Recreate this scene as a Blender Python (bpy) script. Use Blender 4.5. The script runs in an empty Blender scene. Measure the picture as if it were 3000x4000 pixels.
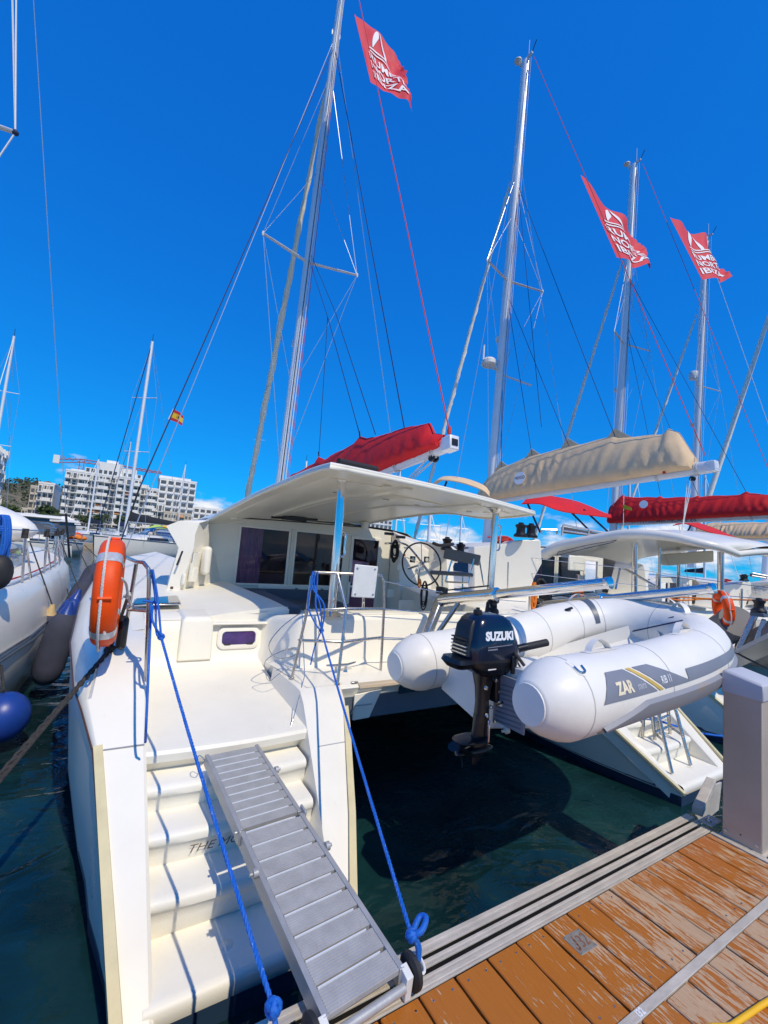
import bpy, bmesh, math, random
from mathutils import Vector, Matrix
random.seed(7)
SC = bpy.context.scene
COL = SC.collection
WATER = -0.55

# ---------------------------------------------------------------- camera
cam_d = bpy.data.cameras.new('camera')
cam = bpy.data.objects.new('camera', cam_d)
COL.objects.link(cam)
_right, _up, _fwd = ((0.853888, -0.514208, 0.080410), (-0.115536, -0.036634, 0.992628), (0.507471, 0.856883, 0.090691))
cam.matrix_world = Matrix(((_right[0], _up[0], -_fwd[0], 0.0),
                           (_right[1], _up[1], -_fwd[1], 0.0),
                           (_right[2], _up[2], -_fwd[2], 1.6),
                           (0, 0, 0, 1)))
cam_d.sensor_fit = 'VERTICAL'
cam_d.sensor_height = 36.0
cam_d.lens = 15.0559
cam_d.clip_start = 0.05
cam_d.clip_end = 6000
SC.camera = cam

# ---------------------------------------------------------------- sky, sun, exposure
SUN_EL = math.radians(51)
SUN_DIR = Vector((0.06, -0.62, 0.0)).normalized() * math.cos(SUN_EL) + Vector((0, 0, math.sin(SUN_EL)))
world = bpy.data.worlds.new('World')
SC.world = world
world.use_nodes = True
wn = world.node_tree
for n in list(wn.nodes):
    wn.nodes.remove(n)
w_out = wn.nodes.new('ShaderNodeOutputWorld')
w_bg = wn.nodes.new('ShaderNodeBackground')
w_sky = wn.nodes.new('ShaderNodeTexSky')
w_sky.sky_type = 'NISHITA'
w_sky.sun_disc = False
w_sky.sun_elevation = SUN_EL
w_sky.sun_rotation = math.atan2(SUN_DIR.x, SUN_DIR.y)
w_sky.altitude = 0
w_sky.air_density = 1.0
w_sky.dust_density = 0.0
w_sky.ozone_density = 6.0
# saturated Mediterranean blue: one response curve per channel, the same over the whole sky
w_sepc = wn.nodes.new('ShaderNodeSeparateColor'); w_com = wn.nodes.new('ShaderNodeCombineColor')
for ch, k_, p_ in (('Red', 0.020, 0.6), ('Green', 0.505, 0.66), ('Blue', 0.93, 0.41)):
    a_ = wn.nodes.new('ShaderNodeMath'); a_.operation = 'POWER'; a_.inputs[1].default_value = p_
    b_ = wn.nodes.new('ShaderNodeMath'); b_.operation = 'MULTIPLY'; b_.inputs[1].default_value = k_ * 10 ** (1 - p_)
    wn.links.new(w_sepc.outputs[ch], a_.inputs[0]); wn.links.new(a_.outputs[0], b_.inputs[0]); wn.links.new(b_.outputs[0], w_com.inputs[ch])
w_bg.inputs['Strength'].default_value = 0.1
# a few low cumulus banks near the horizon
w_tc = wn.nodes.new('ShaderNodeTexCoord')
w_sep = wn.nodes.new('ShaderNodeSeparateXYZ')
w_map = wn.nodes.new('ShaderNodeMapping')
w_map.inputs['Scale'].default_value = (5.0, 5.0, 13.0)
w_map.inputs['Location'].default_value = (0.35, 0.2, 0.0)
w_noi = wn.nodes.new('ShaderNodeTexNoise')
w_noi.inputs['Scale'].default_value = 1.5
w_noi.inputs['Detail'].default_value = 9
w_noi.inputs['Roughness'].default_value = 0.55
w_band = wn.nodes.new('ShaderNodeMapRange')
w_band.inputs['From Min'].default_value = 0.035
w_band.inputs['From Max'].default_value = 0.15
w_band.inputs['To Min'].default_value = 0.19
w_band.inputs['To Max'].default_value = -0.14
w_add = wn.nodes.new('ShaderNodeMath'); w_add.operation = 'ADD'
w_ramp = wn.nodes.new('ShaderNodeMapRange')
w_ramp.inputs['From Min'].default_value = 0.585
w_ramp.inputs['From Max'].default_value = 0.72
w_mix = wn.nodes.new('ShaderNodeMix'); w_mix.data_type = 'RGBA'
w_ccol = wn.nodes.new('ShaderNodeMapRange')
w_cl = wn.nodes.new('ShaderNodeMix'); w_cl.data_type = 'RGBA'
w_cl.inputs[6].default_value = (4.2, 5.0, 6.6, 1)
w_cl.inputs[7].default_value = (8.6, 8.7, 9.0, 1)
w_ccol.inputs['From Min'].default_value = 0.6
w_ccol.inputs['From Max'].default_value = 0.8
L = wn.links.new
L(w_tc.outputs['Generated'], w_map.inputs['Vector'])
L(w_tc.outputs['Generated'], w_sep.inputs[0])
L(w_map.outputs[0], w_noi.inputs['Vector'])
L(w_sep.outputs['Z'], w_band.inputs['Value'])
L(w_noi.outputs['Fac'], w_add.inputs[0])
L(w_band.outputs[0], w_add.inputs[1])
L(w_add.outputs[0], w_ramp.inputs['Value'])
L(w_add.outputs[0], w_ccol.inputs['Value'])
L(w_ccol.outputs[0], w_cl.inputs[0])
L(w_sky.outputs[0], w_sepc.inputs[0])
L(w_ramp.outputs[0], w_mix.inputs[0])
L(w_com.outputs[0], w_mix.inputs[6])
L(w_cl.outputs[2], w_mix.inputs[7])
L(w_mix.outputs[2], w_bg.inputs['Color'])
L(w_bg.outputs[0], w_out.inputs['Surface'])

sun_d = bpy.data.lights.new('sun', 'SUN')
sun_d.energy = 2.75
sun_d.angle = math.radians(0.53)
sun_d.color = (1.0, 0.89, 0.69)
sun = bpy.data.objects.new('sun', sun_d)
sun.rotation_euler = (-SUN_DIR).to_track_quat('-Z', 'Y').to_euler()
sun.location = (-10, -30, 40)
COL.objects.link(sun)
SC.view_settings.view_transform = 'Standard'
SC.view_settings.look = 'None'
SC.view_settings.exposure = 0.28
SC.view_settings.gamma = 1.0
SC.view_settings.use_curve_mapping = False
SC.cycles.max_bounces = 8
SC.cycles.transparent_max_bounces = 12

# ---------------------------------------------------------------- materials
def nd(t, kind, **kw):
    n = t.nodes.new(kind)
    for k, v in kw.items():
        n.inputs[k.replace('_', ' ')].default_value = v
    return n

def mat(name, col, rough=0.5, metal=0.0, scuff=0.0, sscale=14.0, var=0.0, vscale=3.0, bump=0.0, bscale=40.0, coat=0.0, spec=0.5, col2=None, c2=(0.55, 0.7), stretch=(1, 1, 1), wave=None, wstr=0.3):
    """Principled surface with two scales of noise in colour, uneven gloss and fine relief."""
    m = bpy.data.materials.new(name)
    m.use_nodes = True
    t = m.node_tree
    b = t.nodes['Principled BSDF']
    b.inputs['Roughness'].default_value = rough
    b.inputs['Metallic'].default_value = metal
    b.inputs['Specular IOR Level'].default_value = spec
    b.inputs['Coat Weight'].default_value = coat
    b.inputs['Coat Roughness'].default_value = 0.06
    b.inputs['Base Color'].default_value = (*col, 1)
    lk = t.links.new
    geo = t.nodes.new('ShaderNodeNewGeometry')
    mp = t.nodes.new('ShaderNodeMapping')
    mp.inputs['Scale'].default_value = stretch
    lk(geo.outputs['Position'], mp.inputs['Vector'])
    if var or col2:
        n1 = nd(t, 'ShaderNodeTexNoise', Scale=vscale, Detail=8.0, Roughness=0.6)
        lk(mp.outputs[0], n1.inputs['Vector'])
        mr = t.nodes.new('ShaderNodeMapRange')
        mr.inputs['From Min'].default_value, mr.inputs['From Max'].default_value = (0.3, 0.7) if not col2 else c2
        lk(n1.outputs['Fac'], mr.inputs['Value'])
        mx = t.nodes.new('ShaderNodeMix'); mx.data_type = 'RGBA'
        a = tuple(max(0, c * (1 - var)) for c in col) if not col2 else col
        c = tuple(min(1, c * (1 + var)) for c in col) if not col2 else col2
        mx.inputs[6].default_value = (*a, 1)
        mx.inputs[7].default_value = (*c, 1)
        lk(mr.outputs[0], mx.inputs[0])
        cout = mx.outputs[2]
        if scuff:                                   # faint grime: broad water marks and small scuffs
            for sc_, st_, lo, hi, amt in ((1.1, (1.0, 1.0, 0.35), 0.50, 0.75, 0.6), (sscale, (1.0, 0.35, 0.6), 0.62, 0.74, 1.0)):
                mp2 = t.nodes.new('ShaderNodeMapping'); mp2.inputs['Scale'].default_value = st_; lk(geo.outputs['Position'], mp2.inputs['Vector'])
                n3 = nd(t, 'ShaderNodeTexNoise', Scale=sc_, Detail=9.0, Roughness=0.68); lk(mp2.outputs[0], n3.inputs['Vector'])
                m3 = t.nodes.new('ShaderNodeMapRange'); m3.inputs['From Min'].default_value = lo; m3.inputs['From Max'].default_value = hi; m3.inputs['To Max'].default_value = scuff * amt
                lk(n3.outputs['Fac'], m3.inputs['Value'])
                x3 = t.nodes.new('ShaderNodeMix'); x3.data_type = 'RGBA'; lk(m3.outputs[0], x3.inputs[0]); lk(cout, x3.inputs[6])
                x3.inputs[7].default_value = (col[0] * 0.62, col[1] * 0.58, col[2] * 0.48, 1); cout = x3.outputs[2]
        lk(cout, b.inputs['Base Color'])
        rr = t.nodes.new('ShaderNodeMapRange')
        rr.inputs['To Min'].default_value = max(0.02, rough * 0.75)
        rr.inputs['To Max'].default_value = min(1, rough * 1.3)
        lk(n1.outputs['Fac'], rr.inputs['Value'])
        lk(rr.outputs[0], b.inputs['Roughness'])
    if bump:
        n2 = nd(t, 'ShaderNodeTexNoise', Scale=bscale, Detail=5.0, Roughness=0.6)
        lk(mp.outputs[0], n2.inputs['Vector'])
        bp = t.nodes.new('ShaderNodeBump')
        bp.inputs['Strength'].default_value = bump
        bp.inputs['Distance'].default_value = 0.02
        lk(n2.outputs['Fac'], bp.inputs['Height'])
        lk(bp.outputs[0], b.inputs['Normal'])
    return m

M = {}
M['gel'] = mat('white_gelcoat', (0.87, 0.825, 0.715), 0.30, var=0.03, vscale=2.0, bump=0.006, bscale=9, coat=0.2, scuff=0.24, spec=0.4)
M['deck'] = mat('deck_gelcoat', (0.87, 0.825, 0.705), 0.5, var=0.035, vscale=2.5, bump=0.10, bscale=160, scuff=0.30)
M['tread'] = mat('tread_gelcoat', (0.87, 0.835, 0.735), 0.5, var=0.05, vscale=3.5, bump=0.10, bscale=160, scuff=0.30, col2=(0.82, 0.78, 0.665), c2=(0.5, 0.85))
M['cream'] = mat('cream_gelcoat', (0.82, 0.785, 0.66), 0.4, var=0.04, vscale=2.0, bump=0.02, bscale=30)
M['under'] = mat('bimini_lining', (0.88, 0.845, 0.71), 0.3, var=0.05, vscale=1.2, bump=0.03, bscale=6, coat=0.15)
M['greygel'] = mat('grey_gelcoat', (0.35, 0.36, 0.37), 0.4, var=0.05)
M['bluegrey'] = mat('grey_blue_stripe', (0.10, 0.125, 0.16), 0.4, var=0.08)
M['rub'] = mat('yellowed_rub_strip', (0.66, 0.57, 0.33), 0.5, var=0.10, vscale=8, bump=0.05)
M['teak'] = mat('pale_teak_trim', (0.52, 0.42, 0.30), 0.6, var=0.12, vscale=14, bump=0.1, stretch=(0.2, 1, 1))
M['antifoul'] = mat('antifouling', (0.012, 0.035, 0.075), 0.6, var=0.3, vscale=4, col2=(0.10, 0.055, 0.03), c2=(0.55, 0.8))
M['chrome'] = mat('polished_steel', (0.76, 0.74, 0.72), 0.10, 1.0, var=0.04, vscale=20)
M['railsteel'] = mat('rail_steel', (0.56, 0.53, 0.49), 0.26, 0.92, var=0.1, vscale=25)
M['steel'] = mat('brushed_steel', (0.62, 0.62, 0.61), 0.25, 1.0, var=0.1, vscale=30)
M['alu'] = mat('mast_aluminium', (0.88, 0.87, 0.85), 0.38, 0.15, var=0.05, vscale=3)
M['white_spar'] = mat('white_painted_spar', (0.74, 0.75, 0.76), 0.3, var=0.03, coat=0.2)
M['black'] = mat('black_plastic', (0.012, 0.012, 0.014), 0.4, var=0.3, vscale=9)
M['rubber'] = mat('black_rubber', (0.018, 0.018, 0.02), 0.65, var=0.3, vscale=12, bump=0.1)
M['wire'] = mat('rigging_wire', (0.55, 0.57, 0.6), 0.35, 0.7)
M['darkrope'] = mat('dark_rope', (0.022, 0.022, 0.026), 0.8, var=0.4, vscale=60, bump=0.4, bscale=180)
M['fuzzrope'] = mat('weathered_black_rope', (0.045, 0.04, 0.036), 0.9, var=0.5, vscale=50, bump=0.6, bscale=150)
M['navyrope'] = mat('navy_rope', (0.006, 0.014, 0.075), 0.7, var=0.3, vscale=60)
M['redrope'] = mat('red_rope', (0.62, 0.05, 0.04), 0.7, var=0.25, vscale=60)
M['whiterope'] = mat('white_rope', (0.72, 0.70, 0.65), 0.8, var=0.12, vscale=80, bump=0.5, bscale=160)
M['orangerope'] = mat('orange_rope', (0.85, 0.22, 0.02), 0.8, var=0.2, vscale=60)
M['redcanvas'] = mat('red_sail_canvas', (0.66, 0.009, 0.012), 0.75, var=0.12, vscale=4, bump=0.3, bscale=14)
M['tancanvas'] = mat('tan_sail_canvas', (0.78, 0.555, 0.325), 0.8, var=0.08, vscale=3, bump=0.3, bscale=14)
M['creamsail'] = mat('furled_sail_cloth', (0.88, 0.77, 0.57), 0.75, var=0.10, vscale=5, bump=0.3, bscale=20)
M['whitesail'] = mat('white_furled_cloth', (0.90, 0.86, 0.75), 0.75, var=0.08, vscale=5, bump=0.3, bscale=20)
M['flagred'] = mat('red_flag_cloth', (0.66, 0.035, 0.05), 0.7, var=0.10, vscale=5)
M['flagwhite'] = mat('white_flag_print', (0.85, 0.80, 0.80), 0.7)
M['orange'] = mat('lifebuoy_orange', (0.87, 0.080, 0.002), 0.5, var=0.08, vscale=7, bump=0.05, bscale=30, spec=0.3)
M['reflect'] = mat('reflective_tape', (0.55, 0.56, 0.58), 0.3, 0.3, var=0.12, vscale=40)
M['hypalon'] = mat('dinghy_fabric', (0.84, 0.81, 0.74), 0.45, var=0.035, vscale=3, bump=0.08, bscale=9, scuff=0.30)
M['seam'] = mat('grey_seam_tape', (0.50, 0.49, 0.47), 0.5, var=0.1)
M['grp'] = mat('dinghy_hull', (0.78, 0.76, 0.70), 0.35, var=0.05, vscale=3)
M['decal'] = mat('grey_decal', (0.21, 0.225, 0.27), 0.5, var=0.08, vscale=6)
M['decalrust'] = mat('grey_strake_with_rust', (0.27, 0.275, 0.30), 0.5, col2=(0.42, 0.25, 0.08), c2=(0.60, 0.78), vscale=5, stretch=(0.5, 1, 3))
M['gold'] = mat('yellow_decal', (0.62, 0.42, 0.09), 0.5, var=0.1, vscale=12)
M['goldwhite'] = mat('stained_lettering', (0.80, 0.70, 0.50), 0.5, var=0.2, vscale=14)
M['letter'] = mat('white_lettering', (0.82, 0.83, 0.85), 0.5)
M['navy'] = mat('navy_engine_paint', (0.0045, 0.009, 0.026), 0.2, var=0.2, vscale=5, coat=0.35)
M['engine'] = mat('engine_black', (0.007, 0.008, 0.011), 0.3, var=0.3, vscale=8, bump=0.05, bscale=20)
M['cushion'] = mat('blue_grey_cushion', (0.085, 0.105, 0.14), 0.75, var=0.08, vscale=5, bump=0.1, bscale=60)
M['seatgrey'] = mat('grey_seat_vinyl', (0.14, 0.14, 0.145), 0.55, var=0.06)
M['curtain'] = mat('purple_grey_curtain', (0.50, 0.41, 0.46), 0.8, var=0.08, vscale=6)
M['cabin'] = mat('dark_cabin_interior', (0.34, 0.25, 0.25), 0.7, var=0.2, vscale=2)
M['bulwark'] = M['gel']
M['blueplastic'] = mat('blue_fender_plastic', (0.012, 0.05, 0.28), 0.35, var=0.12, vscale=5, bump=0.04)
M['fendersock'] = mat('navy_fender_sock', (0.045, 0.05, 0.08), 0.85, var=0.2, vscale=6, bump=0.3, bscale=120)
M['tan_end'] = mat('tan_fender_end', (0.55, 0.40, 0.20), 0.6, var=0.15, vscale=9)
M['yellow'] = mat('yellow_hose', (0.85, 0.47, 0.01), 0.45, var=0.06)
M['pedestal'] = mat('painted_pedestal_steel', (0.52, 0.44, 0.36), 0.45, 0.15, var=0.08, vscale=4, bump=0.02, bscale=60, scuff=0.4)
M['pedcap'] = mat('grey_pedestal_cap', (0.50, 0.50, 0.53), 0.5, var=0.04)
M['dockalu'] = mat('weathered_dock_aluminium', (0.58, 0.52, 0.44), 0.55, 0.2, var=0.16, vscale=11, bump=0.15, bscale=70, stretch=(0.5, 1, 1))
M['gangalu'] = mat('gangway_aluminium', (0.46, 0.45, 0.435), 0.42, 0.3, var=0.10, vscale=14, bump=0.03, bscale=90, scuff=0.5)
M['gangalu2'] = mat('gangway_frame_aluminium', (0.46, 0.45, 0.43), 0.42, 0.4, var=0.12, vscale=9, bump=0.05, bscale=60)
M['wall'] = mat('white_render', (0.84, 0.82, 0.77), 0.85, var=0.05, vscale=0.2)
M['wall2'] = mat('cream_render', (0.62, 0.55, 0.44), 0.85, var=0.06, vscale=0.2)
M['winglass'] = mat('dark_window', (0.10, 0.105, 0.11), 0.2, var=0.4, vscale=0.3)
M['awning'] = mat('faded_awning', (0.55, 0.27, 0.12), 0.8, var=0.15, vscale=0.6)
M['foliage'] = mat('tree_foliage', (0.055, 0.085, 0.025), 0.8, var=0.5, vscale=0.8)
M['foliage2'] = mat('pine_foliage', (0.06, 0.07, 0.03), 0.8, var=0.5, vscale=0.5)
M['bark'] = mat('bark', (0.10, 0.075, 0.05), 0.9, var=0.2)
M['earth'] = mat('dry_hillside', (0.20, 0.16, 0.085), 0.95, col2=(0.06, 0.07, 0.03), c2=(0.45, 0.6), vscale=0.12)
M['quay'] = mat('quay_concrete', (0.36, 0.33, 0.29), 0.85, var=0.12, vscale=0.4)
M['crane'] = mat('crane_red', (0.42, 0.10, 0.06), 0.6)
M['lime'] = mat('lime_canvas', (0.45, 0.62, 0.12), 0.8)
M['navycanvas'] = mat('dark_blue_canvas', (0.02, 0.035, 0.09), 0.8, var=0.2)
M['blackcanvas'] = mat('charcoal_canvas', (0.03, 0.03, 0.033), 0.8, var=0.2, bump=0.2, bscale=10)
M['pvc'] = mat('white_board', (0.74, 0.74, 0.71), 0.45, var=0.05, vscale=12)
M['gauge'] = mat('gauge_face', (0.55, 0.55, 0.45), 0.4)
M['brown'] = mat('rusty_brown_drum', (0.07, 0.03, 0.025), 0.4, var=0.3)
M['spainred'] = mat('flag_red_band', (0.55, 0.03, 0.03), 0.7)
M['spainyel'] = mat('flag_yellow_band', (0.8, 0.5, 0.02), 0.7)
M['lip'] = mat('bright_board_lip', (0.80, 0.82, 0.84), 0.35, 0.2)
M['bluerope_print'] = mat('blue_print', (0.03, 0.12, 0.36), 0.6)
M['engrave'] = mat('engraved_paint', (0.23, 0.10, 0.055), 0.7, var=0.3, vscale=60)
M['transomtext'] = mat('brown_vinyl_lettering', (0.16, 0.11, 0.085), 0.6)
M['carblue'] = mat('car_paint_dark', (0.04, 0.05, 0.07), 0.25, coat=0.4)
M['carwhite'] = mat('car_paint_white', (0.72, 0.72, 0.72), 0.25, coat=0.4)
M['sand'] = mat('pale_stone', (0.45, 0.36, 0.25), 0.9, var=0.2, vscale=0.4)

def glass(name, tint, gl=0.35):
    """Tinted pane: part mirror, part tinted see-through."""
    m = bpy.data.materials.new(name); m.use_nodes = True
    t = m.node_tree
    for n in list(t.nodes): t.nodes.remove(n)
    o = t.nodes.new('ShaderNodeOutputMaterial')
    g = t.nodes.new('ShaderNodeBsdfGlossy'); g.inputs['Roughness'].default_value = 0.02
    g.inputs['Color'].default_value = (0.9, 0.9, 0.95, 1)
    tr = t.nodes.new('ShaderNodeBsdfTransparent'); tr.inputs['Color'].default_value = (*tint, 1)
    fr = t.nodes.new('ShaderNodeFresnel'); fr.inputs['IOR'].default_value = 1.5
    ad = t.nodes.new('ShaderNodeMath'); ad.operation = 'ADD'; ad.inputs[1].default_value = gl
    mx = t.nodes.new('ShaderNodeMixShader')
    t.links.new(fr.outputs[0], ad.inputs[0]); t.links.new(ad.outputs[0], mx.inputs[0])
    t.links.new(tr.outputs[0], mx.inputs[1]); t.links.new(g.outputs[0], mx.inputs[2])
    t.links.new(mx.outputs[0], o.inputs['Surface'])
    return m
M['glass'] = glass('smoked_glass', (0.80, 0.58, 0.74), -0.015)
M['glassgreen'] = glass('green_smoked_glass', (0.5, 0.55, 0.55), 0.0)
M['glassdark'] = mat('dark_acrylic', (0.02, 0.016, 0.024), 0.06, var=0.2, vscale=3, coat=0.3)
M['violet'] = mat('violet_acrylic', (0.07, 0.03, 0.13), 0.12, var=0.35, vscale=9, coat=0.4)
M['clearvinyl'] = glass('clear_window_vinyl', (0.75, 0.78, 0.8), 0.25)

def wood_mat():
    m = bpy.data.materials.new('worn_stained_decking'); m.use_nodes = True
    t = m.node_tree; lk = t.links.new
    b = t.nodes['Principled BSDF']
    geo = t.nodes.new('ShaderNodeNewGeometry'); oi = t.nodes.new('ShaderNodeObjectInfo')
    sh = t.nodes.new('ShaderNodeVectorMath'); sh.operation = 'ADD'
    sc = t.nodes.new('ShaderNodeVectorMath'); sc.operation = 'SCALE'; sc.inputs[0].default_value = (3.1, 7.7, 1.3)
    lk(oi.outputs['Random'], sc.inputs['Scale']); lk(geo.outputs['Position'], sh.inputs[0]); lk(sc.outputs[0], sh.inputs[1])
    def noise(scale, st, det=8, rough=0.6):
        mp = t.nodes.new('ShaderNodeMapping'); mp.inputs['Scale'].default_value = st
        lk(sh.outputs[0], mp.inputs['Vector'])
        n = nd(t, 'ShaderNodeTexNoise', Scale=scale, Detail=float(det), Roughness=rough)
        lk(mp.outputs[0], n.inputs['Vector']); return n.outputs['Fac']
    def rng(v, a, c, d=0.0, e=1.0):
        r = t.nodes.new('ShaderNodeMapRange')
        for k, x in zip(('From Min', 'From Max', 'To Min', 'To Max'), (a, c, d, e)): r.inputs[k].default_value = x
        lk(v, r.inputs['Value']); return r.outputs[0]
    def math_(op, a, c):
        n = t.nodes.new('ShaderNodeMath'); n.operation = op
        for i, x in enumerate((a, c)):
            if isinstance(x, (int, float)): n.inputs[i].default_value = x
            else: lk(x, n.inputs[i])
        return n.outputs[0]
    def mix(f, a, c):
        n = t.nodes.new('ShaderNodeMix'); n.data_type = 'RGBA'; lk(f, n.inputs[0])
        for i, x in ((6, a), (7, c)):
            if isinstance(x, tuple): n.inputs[i].default_value = (*x, 1)
            else: lk(x, n.inputs[i])
        return n.outputs[2]
    flake = noise(66, (1.5, 0.17, 1), 6, 0.62)      # long chips along the grain
    patch = noise(5.0, (1.5, 0.6, 1), 4, 0.55)       # where the stain has worn away
    grain = noise(60, (3.0, 0.12, 1), 6, 0.7)
    sep = t.nodes.new('ShaderNodeSeparateXYZ'); lk(geo.outputs['Position'], sep.inputs[0])
    backwear = rng(sep.outputs['Y'], 1.15, 0.6, 0.0, 0.10)
    leftkeep = rng(sep.outputs['X'], 1.3, 2.1, -0.13, 0.045)
    w = math_('ADD', math_('ADD', math_('MULTIPLY', flake, 0.88), math_('MULTIPLY', patch, 0.38)), math_('ADD', rng(oi.outputs['Random'], 0, 1, -0.055, 0.055), math_('ADD', backwear, leftkeep)))
    wear = rng(w, 0.685, 0.712)
    edge = math_('MULTIPLY', wear, rng(w, 0.765, 0.71))
    stain = mix(grain, (0.52, 0.175, 0.017), (0.36, 0.105, 0.012))
    bare = mix(rng(grain, 0.3, 0.7), (0.58, 0.395, 0.245), (0.41, 0.255, 0.145))
    c = mix(wear, stain, bare)
    c = mix(math_('MULTIPLY', edge, 0.55), c, (0.60, 0.44, 0.28))
    lk(c, b.inputs['Base Color'])
    lk(rng(wear, 0, 1, 0.42, 0.8), b.inputs['Roughness'])
    bp = t.nodes.new('ShaderNodeBump'); bp.inputs['Strength'].default_value = 0.5; bp.inputs['Distance'].default_value = 0.004
    lk(math_('ADD', math_('MULTIPLY', wear, -0.6), math_('MULTIPLY', grain, 0.7)), bp.inputs['Height'])
    lk(bp.outputs[0], b.inputs['Normal'])
    return m
M['plank'] = wood_mat()

def water_mat():
    m = bpy.data.materials.new('harbour_water'); m.use_nodes = True
    t = m.node_tree; lk = t.links.new
    b = t.nodes['Principled BSDF']
    geo = t.nodes.new('ShaderNodeNewGeometry')
    n = nd(t, 'ShaderNodeTexNoise', Scale=0.9, Detail=5.0, Roughness=0.55)
    lk(geo.outputs['Position'], n.inputs['Vector'])
    r = t.nodes.new('ShaderNodeMapRange'); r.inputs['From Min'].default_value = 0.42; r.inputs['From Max'].default_value = 0.68
    lk(n.outputs['Fac'], r.inputs['Value'])
    mx = t.nodes.new('ShaderNodeMix'); mx.data_type = 'RGBA'
    mx.inputs[6].default_value = (0.003, 0.016, 0.020, 1); mx.inputs[7].default_value = (0.0095, 0.046, 0.048, 1)
    lk(r.outputs[0], mx.inputs[0]); lk(mx.outputs[2], b.inputs['Base Color'])
    b.inputs['Roughness'].default_value = 0.03
    b.inputs['IOR'].default_value = 1.333
    mp = t.nodes.new('ShaderNodeMapping'); mp.inputs['Scale'].default_value = (1.0, 1.5, 1.0)
    lk(geo.outputs['Position'], mp.inputs['Vector'])
    a1 = nd(t, 'ShaderNodeTexNoise', Scale=1.7, Detail=3.0, Roughness=0.45, Distortion=0.8)
    a2 = nd(t, 'ShaderNodeTexNoise', Scale=9.0, Detail=3.0, Roughness=0.5)
    lk(mp.outputs[0], a1.inputs['Vector']); lk(mp.outputs[0], a2.inputs['Vector'])
    s = t.nodes.new('ShaderNodeMath'); s.operation = 'MULTIPLY_ADD'; s.inputs[1].default_value = 0.10
    lk(a2.outputs['Fac'], s.inputs[0]); lk(a1.outputs['Fac'], s.inputs[2])
    bp = t.nodes.new('ShaderNodeBump'); bp.inputs['Strength'].default_value = 0.42; bp.inputs['Distance'].default_value = 0.12
    lk(s.outputs[0], bp.inputs['Height']); lk(bp.outputs[0], b.inputs['Normal'])
    return m
M['water'] = water_mat()

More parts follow.
